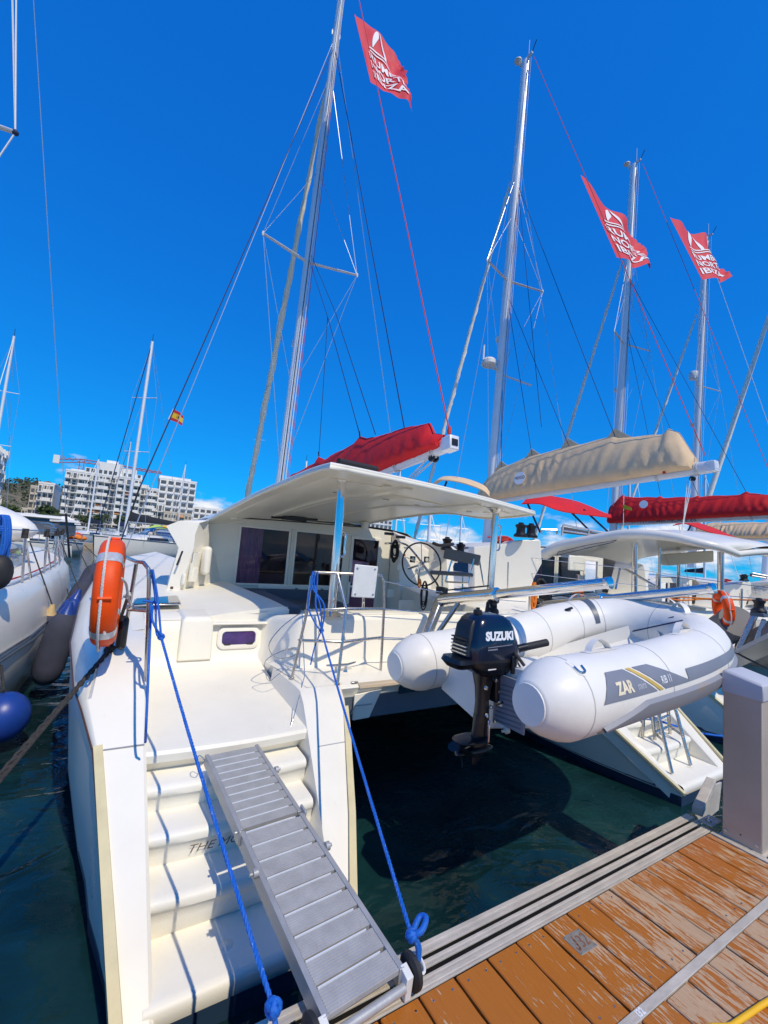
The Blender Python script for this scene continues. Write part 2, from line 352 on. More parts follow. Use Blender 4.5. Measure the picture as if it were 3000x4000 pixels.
# ---------------------------------------------------------------- geometry helpers
V = Vector
class B:
    """Collects shapes into one mesh."""
    def __init__(s): s.v = []; s.f = []
    def add(s, vs, fs):
        o = len(s.v); s.v += [tuple(v) for v in vs]; s.f += [tuple(i + o for i in f) for f in fs]; return s
    def quad(s, a, b, c, d): return s.add([a, b, c, d], [(0, 1, 2, 3)])
    def poly(s, pts): return s.add(pts, [tuple(range(len(pts)))])
    def box(s, c, size, rot=None):
        hx, hy, hz = (x / 2 for x in size)
        vs = [V((x, y, z)) for x in (-hx, hx) for y in (-hy, hy) for z in (-hz, hz)]
        if rot is not None: vs = [rot @ v for v in vs]
        return s.add([V(c) + v for v in vs], [(0, 1, 3, 2), (4, 6, 7, 5), (0, 4, 5, 1), (2, 3, 7, 6), (0, 2, 6, 4), (1, 5, 7, 3)])
    def bb(s, x0, x1, y0, y1, z0, z1): return s.box(((x0 + x1) / 2, (y0 + y1) / 2, (z0 + z1) / 2), (abs(x1 - x0), abs(y1 - y0), abs(z1 - z0)))
    def beam(s, p, q, w, hgt, up=(0, 0, 1)):
        p, q = V(p), V(q); d = (q - p); ln = d.length; d.normalize()
        r = d.cross(V(up)); r.normalize(); u = r.cross(d)
        return s.box((p + q) / 2, (ln, w, hgt), Matrix((d, r, u)).transposed())
    def loft(s, rings, closed=True, caps=True):
        n = len(rings[0]); vs = [p for r in rings for p in r]; fs = []
        for i in range(len(rings) - 1):
            for j in range(n if closed else n - 1):
                a, b = i * n + j, i * n + (j + 1) % n
                fs.append((a, b, b + n, a + n))
        if caps and closed:
            fs.append(tuple(range(n - 1, -1, -1))); k = (len(rings) - 1) * n
            fs.append(tuple(range(k, k + n)))
        return s.add(vs, fs)
    def tube(s, pts, r, n=8, caps=True, flat=1.0, closed=False):
        pts = [V(p) for p in pts]; m = len(pts)
        rs = r if isinstance(r, (list, tuple)) else [r] * m
        rings = []; u = None
        for i, p in enumerate(pts):
            if closed: d = pts[(i + 1) % m] - pts[i - 1]
            else: d = pts[min(i + 1, m - 1)] - pts[max(i - 1, 0)]
            if d.length < 1e-9: d = V((0, 0, 1))
            d.normalize()
            if u is None:
                u = d.cross(V((0, 0, 1)))
                if u.length < 0.05: u = d.cross(V((0, 1, 0)))
            u = u - d * u.dot(d); u.normalize(); w = d.cross(u)
            rings.append([p + (u * math.cos(2 * math.pi * k / n) + w * math.sin(2 * math.pi * k / n) * flat) * rs[i] for k in range(n)])
        if closed: rings.append(rings[0])
        return s.loft(rings, True, caps and not closed)
    def lathe(s, prof, c, axis=(0, 0, 1), n=16):
        ax = V(axis).normalized(); u = ax.cross(V((0, 0, 1)))
        if u.length < 0.05: u = ax.cross(V((0, 1, 0)))
        u.normalize(); w = ax.cross(u)
        return s.loft([[V(c) + ax * z + (u * math.cos(2 * math.pi * k / n) + w * math.sin(2 * math.pi * k / n)) * max(r, 1e-4) for k in range(n)] for r, z in prof])
    def prism(s, pts, d):
        n = len(pts); d = V(d); pts = [V(p) for p in pts]
        return s.add(pts + [p + d for p in pts], [tuple(range(n - 1, -1, -1)), tuple(range(n, 2 * n))] + [(i, (i + 1) % n, (i + 1) % n + n, i + n) for i in range(n)])
    def grid(s, rows, thick=None):
        """rows of points -> a sheet; with thick (a vector) a solid of that depth"""
        a, b = len(rows), len(rows[0]); P = [V(p) for r in rows for p in r]
        F = [(i * b + j, i * b + j + 1, (i + 1) * b + j + 1, (i + 1) * b + j) for i in range(a - 1) for j in range(b - 1)]
        if thick is None: return s.add(P, F)
        t = V(thick); n = a * b
        F2 = [tuple(x + n for x in reversed(f)) for f in F]
        rim = [i * b for i in range(a)]; bd = list(range(b)) + [i * b + b - 1 for i in range(1, a)] + [(a - 1) * b + j for j in range(b - 2, -1, -1)] + [i * b for i in range(a - 2, 0, -1)]
        R_ = [(bd[k], bd[(k + 1) % len(bd)] , bd[(k + 1) % len(bd)] + n, bd[k] + n) for k in range(len(bd))]
        return s.add(P + [p + t for p in P], F + F2 + R_)
    def sphere(s, c, r, n=12, sq=(1, 1, 1)):
        rings = []
        for i in range(1, n):
            a = math.pi * i / n
            rings.append([(c[0] + r * sq[0] * math.sin(a) * math.cos(2 * math.pi * k / n), c[1] + r * sq[1] * math.sin(a) * math.sin(2 * math.pi * k / n), c[2] + r * sq[2] * math.cos(a)) for k in range(n)])
        return s.loft(rings)
    def mesh(s, name, m, smooth=40):
        me = bpy.data.meshes.new(name); me.from_pydata(s.v, [], s.f)
        bm = bmesh.new(); bm.from_mesh(me); bmesh.ops.recalc_face_normals(bm, faces=bm.faces); bm.to_mesh(me); bm.free()
        me.materials.append(M[m] if isinstance(m, str) else m)
        if smooth:
            me.polygons.foreach_set('use_smooth', [True] * len(me.polygons))
            me.set_sharp_from_angle(angle=math.radians(smooth))
        return me
    def obj(s, name, m, parent=None, smooth=40, bevel=0.0, seg=2, label=None):
        return link(name, s.mesh(name, m, smooth), parent, bevel, seg, label)

def link(name, me, parent=None, bevel=0.0, seg=2, label=None):
    o = bpy.data.objects.new(name, me); COL.objects.link(o)
    if parent is not None: setpar(o, parent)
    if bevel:
        md = o.modifiers.new('bevel', 'BEVEL'); md.width = bevel; md.segments = seg; md.limit_method = 'ANGLE'; md.angle_limit = math.radians(35); md.harden_normals = False
    if label: o['label'] = label
    return o
def setpar(o, parent):
    o.parent = parent
    q = parent; t = V((0, 0, 0))
    while q is not None: t += V(q.location) if q.type == 'EMPTY' else V((0, 0, 0)); q = q.parent
    if parent.type == 'EMPTY': o.matrix_parent_inverse = Matrix.Translation(-t)
def thing(name, label, cat, loc=(0, 0, 0), group=None):
    o = bpy.data.objects.new(name, None); COL.objects.link(o); o.location = loc; o.empty_display_size = 0.1
    return tag(o, label, cat, group)
def tag(o, label, cat=None, group=None):
    o['label'] = label
    if cat: o['category'] = cat
    if group: o['group'] = group
    return o
def kind(o, k): o['kind'] = k; return o
def dup(root, off, label=None, cat=None):
    """copy of a thing with copies of its parts and sub-parts"""
    r = root.copy(); COL.objects.link(r); r.location = V(root.location) + V(off)
    if label: r['label'] = label
    for ch in list(root.children):
        c = ch.copy(); COL.objects.link(c); c.parent = r
        for g in list(ch.children):
            d = g.copy(); COL.objects.link(d); d.parent = c
    return r
def lerp(a, b, t): return a + (b - a) * t
def vl(a, b, t): return V(a).lerp(V(b), t)
def interp(x, xs, ys):
    if x <= xs[0]: return ys[0]
    for i in range(len(xs) - 1):
        if x <= xs[i + 1]: return lerp(ys[i], ys[i + 1], (x - xs[i]) / (xs[i + 1] - xs[i]))
    return ys[-1]
def sag(p, q, s, n=14): return [vl(p, q, i / n) - V((0, 0, s * 4 * (i / n) * (1 - i / n))) for i in range(n + 1)]
def curve(pts, n=6):
    """smooth Catmull-Rom line through points"""
    P = [V(p) for p in pts]; P = [P[0] * 2 - P[1]] + P + [P[-1] * 2 - P[-2]]; out = []
    for i in range(1, len(P) - 2):
        for k in range(n):
            t = k / n; a, b, c, d = P[i - 1], P[i], P[i + 1], P[i + 2]
            out.append(0.5 * ((2 * b) + (c - a) * t + (2 * a - 5 * b + 4 * c - d) * t * t + (3 * b - a - 3 * c + d) * t ** 3))
    return out + [P[-2]]
def text2d(body, size=1.0, bold=0.0, shear=0.0, sx=1.0, align='LEFT'):
    cu = bpy.data.curves.new('lettering', 'FONT'); cu.body = body; cu.size = size; cu.offset = bold; cu.shear = shear; cu.align_x = align; cu.resolution_u = 3
    o = bpy.data.objects.new('lettering', cu); COL.objects.link(o)
    bpy.context.view_layer.update()
    me = bpy.data.meshes.new_from_object(o.evaluated_get(bpy.context.evaluated_depsgraph_get()))
    vs = [(v.co.x * sx, v.co.y) for v in me.vertices]; fs = [tuple(p.vertices) for p in me.polygons]
    bpy.data.objects.remove(o); bpy.data.curves.remove(cu); bpy.data.meshes.remove(me)
    return vs, fs
def refine(vs, fs, mx_len):
    bm = bmesh.new(); bv = [bm.verts.new((x, y, 0)) for x, y in vs]
    for f in fs:
        try: bm.faces.new([bv[i] for i in f])
        except ValueError: pass
    bmesh.ops.triangulate(bm, faces=bm.faces[:])
    for _ in range(4):
        e = [q for q in bm.edges if q.calc_length() > mx_len]
        if not e: break
        bmesh.ops.subdivide_edges(bm, edges=e, cuts=1); bmesh.ops.triangulate(bm, faces=bm.faces[:])
    bm.verts.index_update(); out = [(v.co.x, v.co.y) for v in bm.verts], [tuple(v.index for v in f.verts) for f in bm.faces]; bm.free(); return out
def lettering(b, body, origin, ux, uy, size, bold=0.0, shear=0.0, sx=1.0, align='LEFT', off=0.003):
    vs, fs = text2d(body, size, bold, shear, sx, align)
    o, ux, uy = V(origin), V(ux).normalized(), V(uy).normalized(); nrm = ux.cross(uy)
    return b.add([o + ux * x + uy * y + nrm * off for x, y in vs], fs)
def rope_twist(pts, r, n=3, turns=None):
    """a laid rope: strands twisted round the line"""
    pts = [V(p) for p in pts]; b = B()
    ln = sum((pts[i + 1] - pts[i]).length for i in range(len(pts) - 1)); turns = turns or ln / (r * 7)
    N = int(turns * 6) + 2; dense = []
    acc = [0]
    for i in range(len(pts) - 1): acc.append(acc[-1] + (pts[i + 1] - pts[i]).length)
    for k in range(N + 1):
        s = ln * k / N; i = 0
        while i < len(acc) - 2 and acc[i + 1] < s: i += 1
        dense.append(vl(pts[i], pts[i + 1], (s - acc[i]) / max(1e-6, acc[i + 1] - acc[i])))
    for st in range(n):
        line = []
        for k, p in enumerate(dense):
            d = (dense[min(k + 1, N)] - dense[max(k - 1, 0)]).normalized(); u = d.cross(V((0.31, 0.12, 0.94))); u.normalize(); w = d.cross(u)
            a = 2 * math.pi * (turns * k / N + st / n)
            line.append(p + (u * math.cos(a) + w * math.sin(a)) * r * 0.5)
        b.tube(line, r * 0.58, 5)
    return b

# ================================================================ water and dock
w = B().quad((-2500, -600, WATER), (2500, -600, WATER), (2500, 4000, WATER), (-2500, 4000, WATER)).obj('water', 'water', smooth=0)
kind(w, 'structure')
bed = B()
dock = B().bb(-14, 3.36, -6, 1.33, -0.5, -0.045).obj('dock', 'dockalu', smooth=0); kind(dock, 'structure')
tag(dock, 'floating wooden pontoon in the foreground with a worn orange stain')
# planks: every board its own object, sharing three board meshes per row
def board(y0, y1, k):
    b = B(); w_ = 0.1595; n = 6; rows = []
    rnd = random.Random(k)
    prof = [(-w_ / 2, -0.035), (-w_ / 2, -0.004), (-w_ / 2 + 0.004, 0), (w_ / 2 - 0.004, 0), (w_ / 2, -0.004), (w_ / 2, -0.035)]
    for i in range(n + 1):
        y = lerp(y0, y1, i / n); dz = rnd.uniform(-0.0012, 0.0012); dx = rnd.uniform(-0.001, 0.001)
        rows.append([(x + dx, y, z + dz) for x, z in prof])
    return b.loft(rows).mesh('plank', 'plank', 30)
front = [board(0.949, 1.334, k) for k in range(3)]
back = [board(-2.4, 0.906, k + 5) for k in range(3)]
for i in range(-26, 11):
    x = 1.442 + 0.1688 * i + 0.0844
    for row, ms in ((0, front), (1, back)):
        o = link('plank', ms[(i * 7 + row) % 3], dock)
        o.location = (x + random.uniform(-0.0015, 0.0015), random.uniform(-0.002, 0.002), random.uniform(-0.0015, 0.001))
last = B().bb(3.30, 3.352, -2.4, 1.334, -0.035, 0.0).obj('plank', 'plank', dock, bevel=0.003)
# aluminium edge extrusions with shallow ribs, the inlaid strip and the end angle
def extr(x0, x1, y0, y1, zt, ribs):
    b = B(); prof = [(y0 + 0.012, -0.11), (y0 + 0.012, zt - 0.007), (y0, zt - 0.007), (y0, zt)]
    for r in range(ribs):
        a = lerp(y0, y1, (r + 0.30) / ribs); c = lerp(y0, y1, (r + 0.62) / ribs)
        prof += [(a, zt), (a + 0.0015, zt - 0.0012), (c - 0.0015, zt - 0.0012), (c, zt)]
    prof += [(y1, zt), (y1, zt - 0.007), (y1 - 0.012, zt - 0.007), (y1 - 0.012, -0.11)]
    return b.loft([[(x, y, z) for y, z in prof] for x in (x0, x1)])
extr(-14, 3.40, 1.338, 1.387, 0.004, 2).obj('edge_profile', 'dockalu', dock, bevel=0.002)
extr(-14, 3.44, 1.406, 1.436, 0.007, 1).obj('edge_profile', 'dockalu', dock, bevel=0.002)
extr(-14, 3.45, 1.456, 1.503, 0.006, 1).obj('edge_profile', 'dockalu', dock, bevel=0.003)
B().bb(-14, 3.38, 1.336, 1.50, -0.18, -0.012).obj('groove_shade_strip', 'black', dock)  # black floor just below the profiles, painting in the shade of deep grooves
B().bb(-14, 3.352, 0.911, 0.944, -0.03, 0.0015).obj('metal_strip', 'dockalu', dock, bevel=0.002)
B().bb(3.356, 3.40, -2.4, 1.33, -0.10, 0.006).obj('end_angle', 'dockalu', dock, bevel=0.003)
B().bb(-14, 3.3, 1.36, 1.46, -0.62, -0.17).obj('pontoon_float', 'quay', dock)
s = B()
for x in [1.442 + 0.1688 * i + 0.0844 + d for i in range(-8, 11) for d in (-0.045, 0.045)]:
    for y in (0.985, 1.30): s.lathe([(0.0001, 0.0), (0.0045, 0.0008), (0.005, 0.0)], (x, y, 0.0), n=6)
s.obj('screw_heads', 'steel', dock)
# chalked berth number on the metal strip
b = B(); o_ = (1.786, 0.928, 0.003)
lettering(b, 'I32', (o_[0], 0.916, 0.0018), (1, 0, 0), (0, 1, 0), 0.034, 0.0012, sx=0.9, off=0.0006)
b.obj('chalk_mark', 'letter', dock, smooth=0)

# number plate
pl = thing('number_plate', 'small grey metal plate reading J32 screwed to the wooden dock', 'number plate', (1.866, 1.212, 0))
M['dullplate'] = mat('dull_plate', (0.27, 0.245, 0.21), 0.6, 0.2, var=0.2, vscale=40)
B().bb(1.812, 1.920, 1.166, 1.258, 0.0, 0.0035).obj('plate', 'dullplate', pl, bevel=0.0015)
b = B(); lettering(b, '32', (1.852, 1.184, 0.0036), (1, 0.02, 0), (0, 1, 0), 0.078, 0.0002, shear=0.2, sx=0.74, off=0.0007)
jc = [(0.822, 0.014), (0.824, 0.006), (0.829, 0.001), (0.835, 0.002), (0.839, 0.008), (0.842, 0.022), (0.846, 0.040), (0.850, 0.058)]
for (xa, ya), (xb, yb_) in zip(jc[:-1], jc[1:]):
    n_ = V((-(yb_ - ya), xb - xa, 0)).normalized() * 0.0042; p_, q_ = V((1 + xa, 1.184 + ya, 0.0043)), V((1 + xb, 1.184 + yb_, 0.0043)); e_ = (q_ - p_) * 0.08
    b.quad(p_ - n_ - e_, q_ - n_ + e_, q_ + n_ + e_, p_ + n_ - e_)
b.obj('number', 'engrave', pl, smooth=0)
for x in (1.818, 1.914):
    for y in (1.172, 1.252): B().lathe([(0.004, 0.0035), (0.003, 0.005), (0.0002, 0.0052)], (x, y, 0), n=8).obj('screw', 'steel', pl)

# service pedestal at the dock end
pd = thing('service_pedestal', 'tall grey-beige metal service pedestal standing at the right end of the dock', 'pedestal', (3.5, 1.18, 0))
B().bb(3.405, 3.66, 1.085, 1.285, 0.0, 0.885).obj('body', 'pedestal', pd, bevel=0.006)
rg = []
for z, e in ((0.875, 0.006), (0.93, 0.008), (1.0, 0.004), (1.012, -0.01)):
    dz = 0.03 if z > 0.95 else 0
    rg.append([(3.405 - e, 1.085 - e, z - dz), (3.66 + e, 1.085 - e, z - dz), (3.66 + e, 1.285 + e, z + dz * 0.3), (3.405 - e, 1.285 + e, z + dz * 0.3)])
B().loft(rg).obj('cap', 'pedcap', pd, bevel=0.006)
for y in (1.11, 1.265): B().lathe([(0.008, 0), (0.008, 0.004), (0.004, 0.006)], (3.404, y, 0.045), (-1, 0, 0), 8).obj('screw', 'steel', pd)
B().lathe([(0.004, 0), (0.003, 0.003)], (3.404, 1.19, 0.06), (-1, 0, 0), 8).obj('screw', 'rubber', pd)
B().bb(3.39, 3.68, 1.07, 1.30, 0.0, 0.008).obj('foot_flange', 'dockalu', pd)
# bracket plate of the finger joint
br = thing('dock_bracket', 'upright aluminium joint bracket bolted to the corner of the dock', 'bracket', (3.5, 1.45, 0))
B().prism([V((3.731, 1.560, -0.112)), V((3.802, 1.560, -0.184)), V((4.182, 1.600, -0.191)), V((4.231, 1.600, 0.006)), V((3.867, 1.560, 0.053))], (0.0, 0.014, 0)).obj('plate', 'dockalu', br, bevel=0.003)
B().bb(3.42, 3.56, 1.345, 1.42, 0.008, 0.02).obj('foot', 'dockalu', br, bevel=0.004)
B().beam((3.52, 1.47, 0.02), (4.1, 1.62, 0.03), 0.06, 0.05).obj('arm', 'dockalu', br, bevel=0.004)
B().lathe([(0.018, 0), (0.018, 0.016), (0.010, 0.018), (0.010, 0.03), (0.001, 0.03)], (3.46, 1.38, 0.02), n=8).obj('bolt', 'steel', br)
# hose over the planks
hz = curve([(2.0, 0.35, 0.013), (1.941, 0.750, 0.013), (2.057, 0.741, 0.013), (2.173, 0.729, 0.013), (2.295, 0.715, 0.013), (2.497, 0.682, 0.013), (2.981, 0.580, 0.013)], 6)
tag(B().tube(hz, 0.0095, 10).obj('water_hose', 'yellow'), 'yellow water hose lying across the lower right corner of the dock', 'hose')

# ---------------------------------------------------------------- gangway
gw = thing('gangway', 'folding aluminium gangway with ribbed slats from the dock up to the stern steps', 'gangway', (0.88, 1.38, 0))
GP, GQ = V((0.882, 1.345, 0.098)), V((0.738, 2.90, 0.262)); gd = (GQ - GP).normalized(); gx = V((1, 0.088, 0)).normalized(); gu = gx.cross(gd).normalized()
GL = (GQ - GP).length; GW = 0.335; HING = 0.56
def gp(s, x, u): return GP + gd * s + gx * x + gu * u
def rail(name, s0, s1, x0, x1, u0, u1):
    b = B().loft([[gp(s, x0, u0), gp(s, x1, u0), gp(s, x1, u1), gp(s, x0, u1)] for s in (s0, s1)])
    return b.obj(name, 'gangalu2', gw, bevel=0.002)
for s0, s1 in ((0.0, HING * GL - 0.006), (HING * GL + 0.006, GL)):
    for sg in (-1, 1): rail('side_rail', s0, s1, sg * (GW / 2 - 0.022), sg * GW / 2, -0.062, 0.004)
def slat(L_):
    b = B(); N = 8; prof = [(0, -0.018), (0, 0.0)]
    for k in range(N):
        a = L_ * (k + 0.16) / N; c = L_ * (k + 0.84) / N
        prof += [(a, 0.0), (a + 0.0008, 0.0022), (c - 0.0008, 0.0022), (c, 0.0)]
    prof += [(L_, 0.0), (L_, -0.018)]
    hw = GW / 2 - 0.023
    return b.loft([[gd * s + gx * x + gu * u for s, u in prof] for x in (-hw, hw)]).mesh('slat', 'gangalu', 25)
n1, n2 = 9, 10
p1, p2 = (HING * GL - 0.012) / n1, (GL * (1 - HING) - 0.012) / n2
m1, m2 = slat(p1 - 0.015), slat(p2 - 0.013)
for k in range(n1): o = link('slat', m1, gw); o.location = V(gp(0.004 + k * p1, 0, 0)) - V(gw.location); o.matrix_parent_inverse = Matrix()
for k in range(n2): o = link('slat', m2, gw); o.location = V(gp(HING * GL + 0.012 + k * p2, 0, 0)) - V(gw.location); o.matrix_parent_inverse = Matrix()
for k in range(n1 + 1):                                # bright lips between the boards
    s_ = max(0.0, 0.004 + k * p1 - 0.0135)
    if 0 < k <= n1: B().loft([[gp(s_ - 0.001, x, -0.001), gp(s_ + 0.003, x, -0.001), gp(s_ + 0.003, x, 0.0052), gp(s_ - 0.001, x, 0.0052)] for x in (-GW / 2 + 0.024, GW / 2 - 0.05)]).obj('board_lip', 'lip', gw, smooth=0)
for k in range(1, n2):
    s_ = HING * GL + 0.012 + k * p2 - 0.012
    B().loft([[gp(s_ - 0.001, x, -0.001), gp(s_ + 0.003, x, -0.001), gp(s_ + 0.003, x, 0.005), gp(s_ - 0.001, x, 0.005)] for x in (-GW / 2 + 0.024, GW / 2 - 0.05)]).obj('board_lip', 'lip', gw, smooth=0)
for sg in (-1, 1):                                     # hinge lugs, end brackets, wheels
    x = sg * (GW / 2 + 0.004)
    b = B().loft([[gp(s, x - 0.006, u0), gp(s, x + 0.006, u0), gp(s, x + 0.006, u1), gp(s, x - 0.006, u1)] for s, u0, u1 in ((HING * GL - 0.03, -0.05, 0.022), (HING * GL + 0.03, -0.05, 0.022))])
    b.lathe([(0.007, -0.003), (0.007, 0.02)], gp(HING * GL, x, 0.0), gx * sg, 8); b.obj('hinge_lug', 'gangalu2', gw, bevel=0.003)
    b = B().loft([[gp(s, sg * (GW / 2 - 0.014), u0), gp(s, sg * (GW / 2 + 0.016), u0), gp(s, sg * (GW / 2 + 0.016), u1), gp(s, sg * (GW / 2 - 0.014), u1)] for s, u0, u1 in ((-0.035, -0.088, -0.005), (0.012, -0.075, 0.006))])
    b.obj('end_bracket', 'pvc', gw, bevel=0.003)
    wc = gp(0.0, sg * (GW / 2 + 0.036), -0.03)
    w_ = B().lathe([(0.02, -0.014), (0.05, -0.014), (0.058, -0.008), (0.058, 0.008), (0.05, 0.014), (0.02, 0.014)], wc, gx, 20).obj('wheel', 'rubber', gw)
    B().lathe([(0.02, -0.0165), (0.02, 0.0165)], wc, gx, 12).obj('hub', 'gangalu2', w_)
B().tube([gp(-0.022, -GW / 2 + 0.012, -0.045), gp(-0.022, GW / 2 - 0.012, -0.045)], 0.016, 14).obj('roller', 'gangalu2', gw)
for s_ in (GL - 0.05, GL - 0.4, 0.5, HING * GL + 0.1): B().tube([gp(s_, -GW / 2 + 0.02, -0.045), gp(s_, GW / 2 - 0.02, -0.045)], 0.012, 8).obj('cross_tube', 'gangalu2', gw)
for s_, sg in ((GL - 0.30, 1), (0.62, 1), (0.62, -1)):
    B().lathe([(0.02, 0.0), (0.02, 0.02), (0.008, 0.022), (0.008, 0.034)], gp(s_, sg * GW / 2, 0.0), gx * sg, 10).obj('stanchion_socket', 'gangalu2', gw)
B().tube(curve([gp(GL - 0.02, -GW / 2 - 0.004, -0.02), gp(GL + 0.01, -GW / 2 - 0.03, 0.0), gp(GL - 0.02, -GW / 2 - 0.05, -0.015), gp(GL - 0.045, -GW / 2 - 0.03, -0.03), gp(GL - 0.02, -GW / 2 - 0.004, -0.02)], 4), 0.0028, 6).obj('ring_pin', 'steel', gw)

# ================================================================ the moored catamarans
# ---- one hull (port side of the near boat); sgn = -1 mirrors it about the centre line X = 3
CX = 3.0
def mx(pts, sg): return [(p[0], p[1], p[2]) if sg > 0 else (2 * CX - p[0], p[1], p[2]) for p in pts]
ST = [2.10, 2.30, 2.55, 2.85, 3.10, 3.38, 3.64, 4.6, 6.2, 8.0, 10.0, 12.0, 13.2, 13.9]
XO = [0.19, 0.15, 0.10, 0.04, -0.012, -0.11, -0.18, -0.30, -0.37, -0.36, -0.27, 0.05, 0.42, 0.70]
ZO = [-0.45, -0.31, -0.12, 0.10, 0.28, 0.44, 0.50, 0.60, 0.72, 0.77, 0.82, 0.90, 0.96, 1.0]
XI = [1.265, 1.345, 1.455, 1.57, 1.65, 1.70, 1.71, 1.72, 1.72, 1.70, 1.60, 1.40, 1.05, 0.76]
WO = [0.22, 0.20, 0.14, 0.07, 0.05, 0.02, 0.0, -0.04, -0.10, -0.08, 0.02, 0.30, 0.55, 0.70]
WI = [1.28, 1.33, 1.38, 1.42, 1.44, 1.45, 1.46, 1.46, 1.46, 1.42, 1.32, 1.10, 0.90, 0.74]
EY = [2.10, 3.10, 3.38, 3.9, 4.3, 5.0, 6.2, 8.0, 10.0, 12.0, 13.2, 13.9]
EX = [0.205, 0.0, -0.09, -0.07, -0.01, 0.0, -0.13, -0.18, -0.12, 0.14, 0.46, 0.74]
EZ = [-0.44, 0.30, 0.50, 0.68, 0.73, 0.77, 0.82, 0.88, 0.92, 0.98, 1.01, 1.03]
def hull(parent, sg):
    r1, r2, r3 = [], [], []
    for i, y in enumerate(ST):
        xo, zo, xi, wo, wi = XO[i], ZO[i], XI[i], WO[i], WI[i]; k = 0.35 if y < 4 else 0.6
        zi = min(zo, 0.34)
        o = [(xo, y, zo), (lerp(wo, xo, 0.8) - 0.012, y, lerp(-0.46, zo, 0.55)), (lerp(wo, xo, k), y, -0.46)]
        n = [(lerp(wi, xi, 0.12), y, -0.46), (lerp(wi, xi, 0.6), y, lerp(-0.46, zi, 0.55)), (xi, y, zi)]
        r1.append(mx(o, sg)); r2.append(mx(n, sg))
        r3.append(mx([o[2], (wo, y, -0.56), (lerp(wo, wi, 0.12), y, -0.9), (lerp(wo, wi, 0.5), y, -1.15), (lerp(wo, wi, 0.88), y, -0.9), (wi, y, -0.56), n[0]], sg))
    B().loft(r1, False).loft(r2, False).obj('hull', 'gel', parent, 50)
    a = B().loft(r3, False); a.poly(r3[0]); a.obj('hull_bottom', 'antifoul', parent, 50)
    B().poly(mx([(0.20, 2.13, -0.44), (1.27, 2.13, -0.44), (1.24, 2.13, -0.52), (0.22, 2.13, -0.52)], sg)).obj('transom_panel', 'gel', parent)
    st = B()
    for R_, e in ((r1, -0.004), (r2, 0.004)):
        k = 2 if R_ is r1 else 0
        st.grid([[V(r[k]) + V((e * sg, 0, dz)) for dz in (0.008, 0.05)] for r in R_[1:]])
    st.obj('boot_stripe', 'bluegrey', parent)
    # gunwale: sheer roll and chamfer up to the deck edge
    ys = (2.10, 2.55, 2.85, 3.10, 3.24, 3.38, 3.64, 3.9, 4.3, 4.6, 5.4, 6.2, 8.0, 10.0, 12.0, 13.2, 13.9); rows = []
    for y in ys:
        xo, zo, ex, ez = interp(y, ST, XO), interp(y, ST, ZO), interp(y, EY, EX), interp(y, EY, EZ)
        rows.append(mx([(xo - 0.003, y, zo - 0.012), (xo - 0.003, y, zo), (lerp(xo, ex, 0.3), y, lerp(zo, ez, 0.55)), (lerp(xo, ex, 0.75), y, lerp(zo, ez, 0.93)), (ex, y, ez)], sg))
    B().grid(rows).obj('gunwale', 'gel', parent, 60)
    B().tube(mx([(interp(y, ST, XO) - 0.008, y, interp(y, ST, ZO)) for y in ys[2:]], sg), 0.006, 6).obj('rub_line', 'brown', parent)
    # outboard wing: flat slanting face, level top, inner cheek
    rows = []
    for y in (2.10, 2.6, 3.08, 3.12, 3.38, 3.62, 3.9, 4.3, 4.62):
        ex, ez = interp(y, EY, EX), interp(y, EY, EZ); xi = interp(y, [2.1, 3.1, 3.8, 5], [0.335, 0.255, 0.24, 0.24])
        zc = ez if y < 3.1 else max(ez, interp(y, [3.1, 3.38, 3.72, 3.9, 5], [0.30, 0.505, 0.70, 0.735, 0.79]))
        rows.append(mx([(ex, y, ez), (ex + 0.02, y, lerp(ez, zc, 0.6) + 0.004), (xi - 0.018, y, zc), (xi, y, zc - 0.016), (xi, y, zc - 0.75)], sg))
    B().grid(rows).obj('stern_wing', 'gel', parent, 32)
    # inboard wing
    rows = []
    for y in (2.10, 2.5, 2.9, 3.20, 3.34, 3.42, 3.62, 4.0):
        z = interp(y, [2.10, 3.20, 3.34, 3.42], [-0.44, 0.385, 0.445, 0.45])
        xw = interp(y, [2.1, 3.35, 4.0], [1.12, 1.25, 1.26]); xt = interp(y, [2.1, 3.35, 4.0], [1.19, 1.335, 1.31]); xc = interp(y, [2.1, 2.4, 3.35, 4.0], [1.22, 1.26, 1.44, 1.42]); xo = interp(y, ST, XI)
        rows.append(mx([(xw, y, z - 0.62), (xw + (xt - xw) * 0.5, y, z - 0.24), (xt, y, z - 0.012), (xc, y, z), (xo - 0.012, y, z), (xo, y, z - 0.012), (xo, y, z - 0.14)], sg))
    B().grid(rows).obj('stern_wing', 'gel', parent, 20)
    # yellowed rub strips on the wing edges
    def strip(pts):
        rows = [[V(p) + V(d) for d in ((-0.024, 0, -0.03), (-0.024, -0.012, 0.006), (0.022, -0.014, 0.010), (0.026, 0.0, -0.004))] for p in pts]
        B().loft([mx(r, sg) for r in rows]).obj('rub_strip', 'rub', parent, 30)
    strip([(0.20, 2.09, -0.425), (0.105, 2.58, -0.08), (0.0, 3.12, 0.31)])
    strip([(1.262, 2.09, -0.43), (1.45, 2.55, -0.09), (1.605, 3.0, 0.24), (1.655, 3.16, 0.34)])
    # steps
    TR = [(-0.40, 2.12, 2.72), (-0.20, 2.45, 2.92), (-0.03, 2.68, 3.08), (0.115, 2.90, 3.26)]
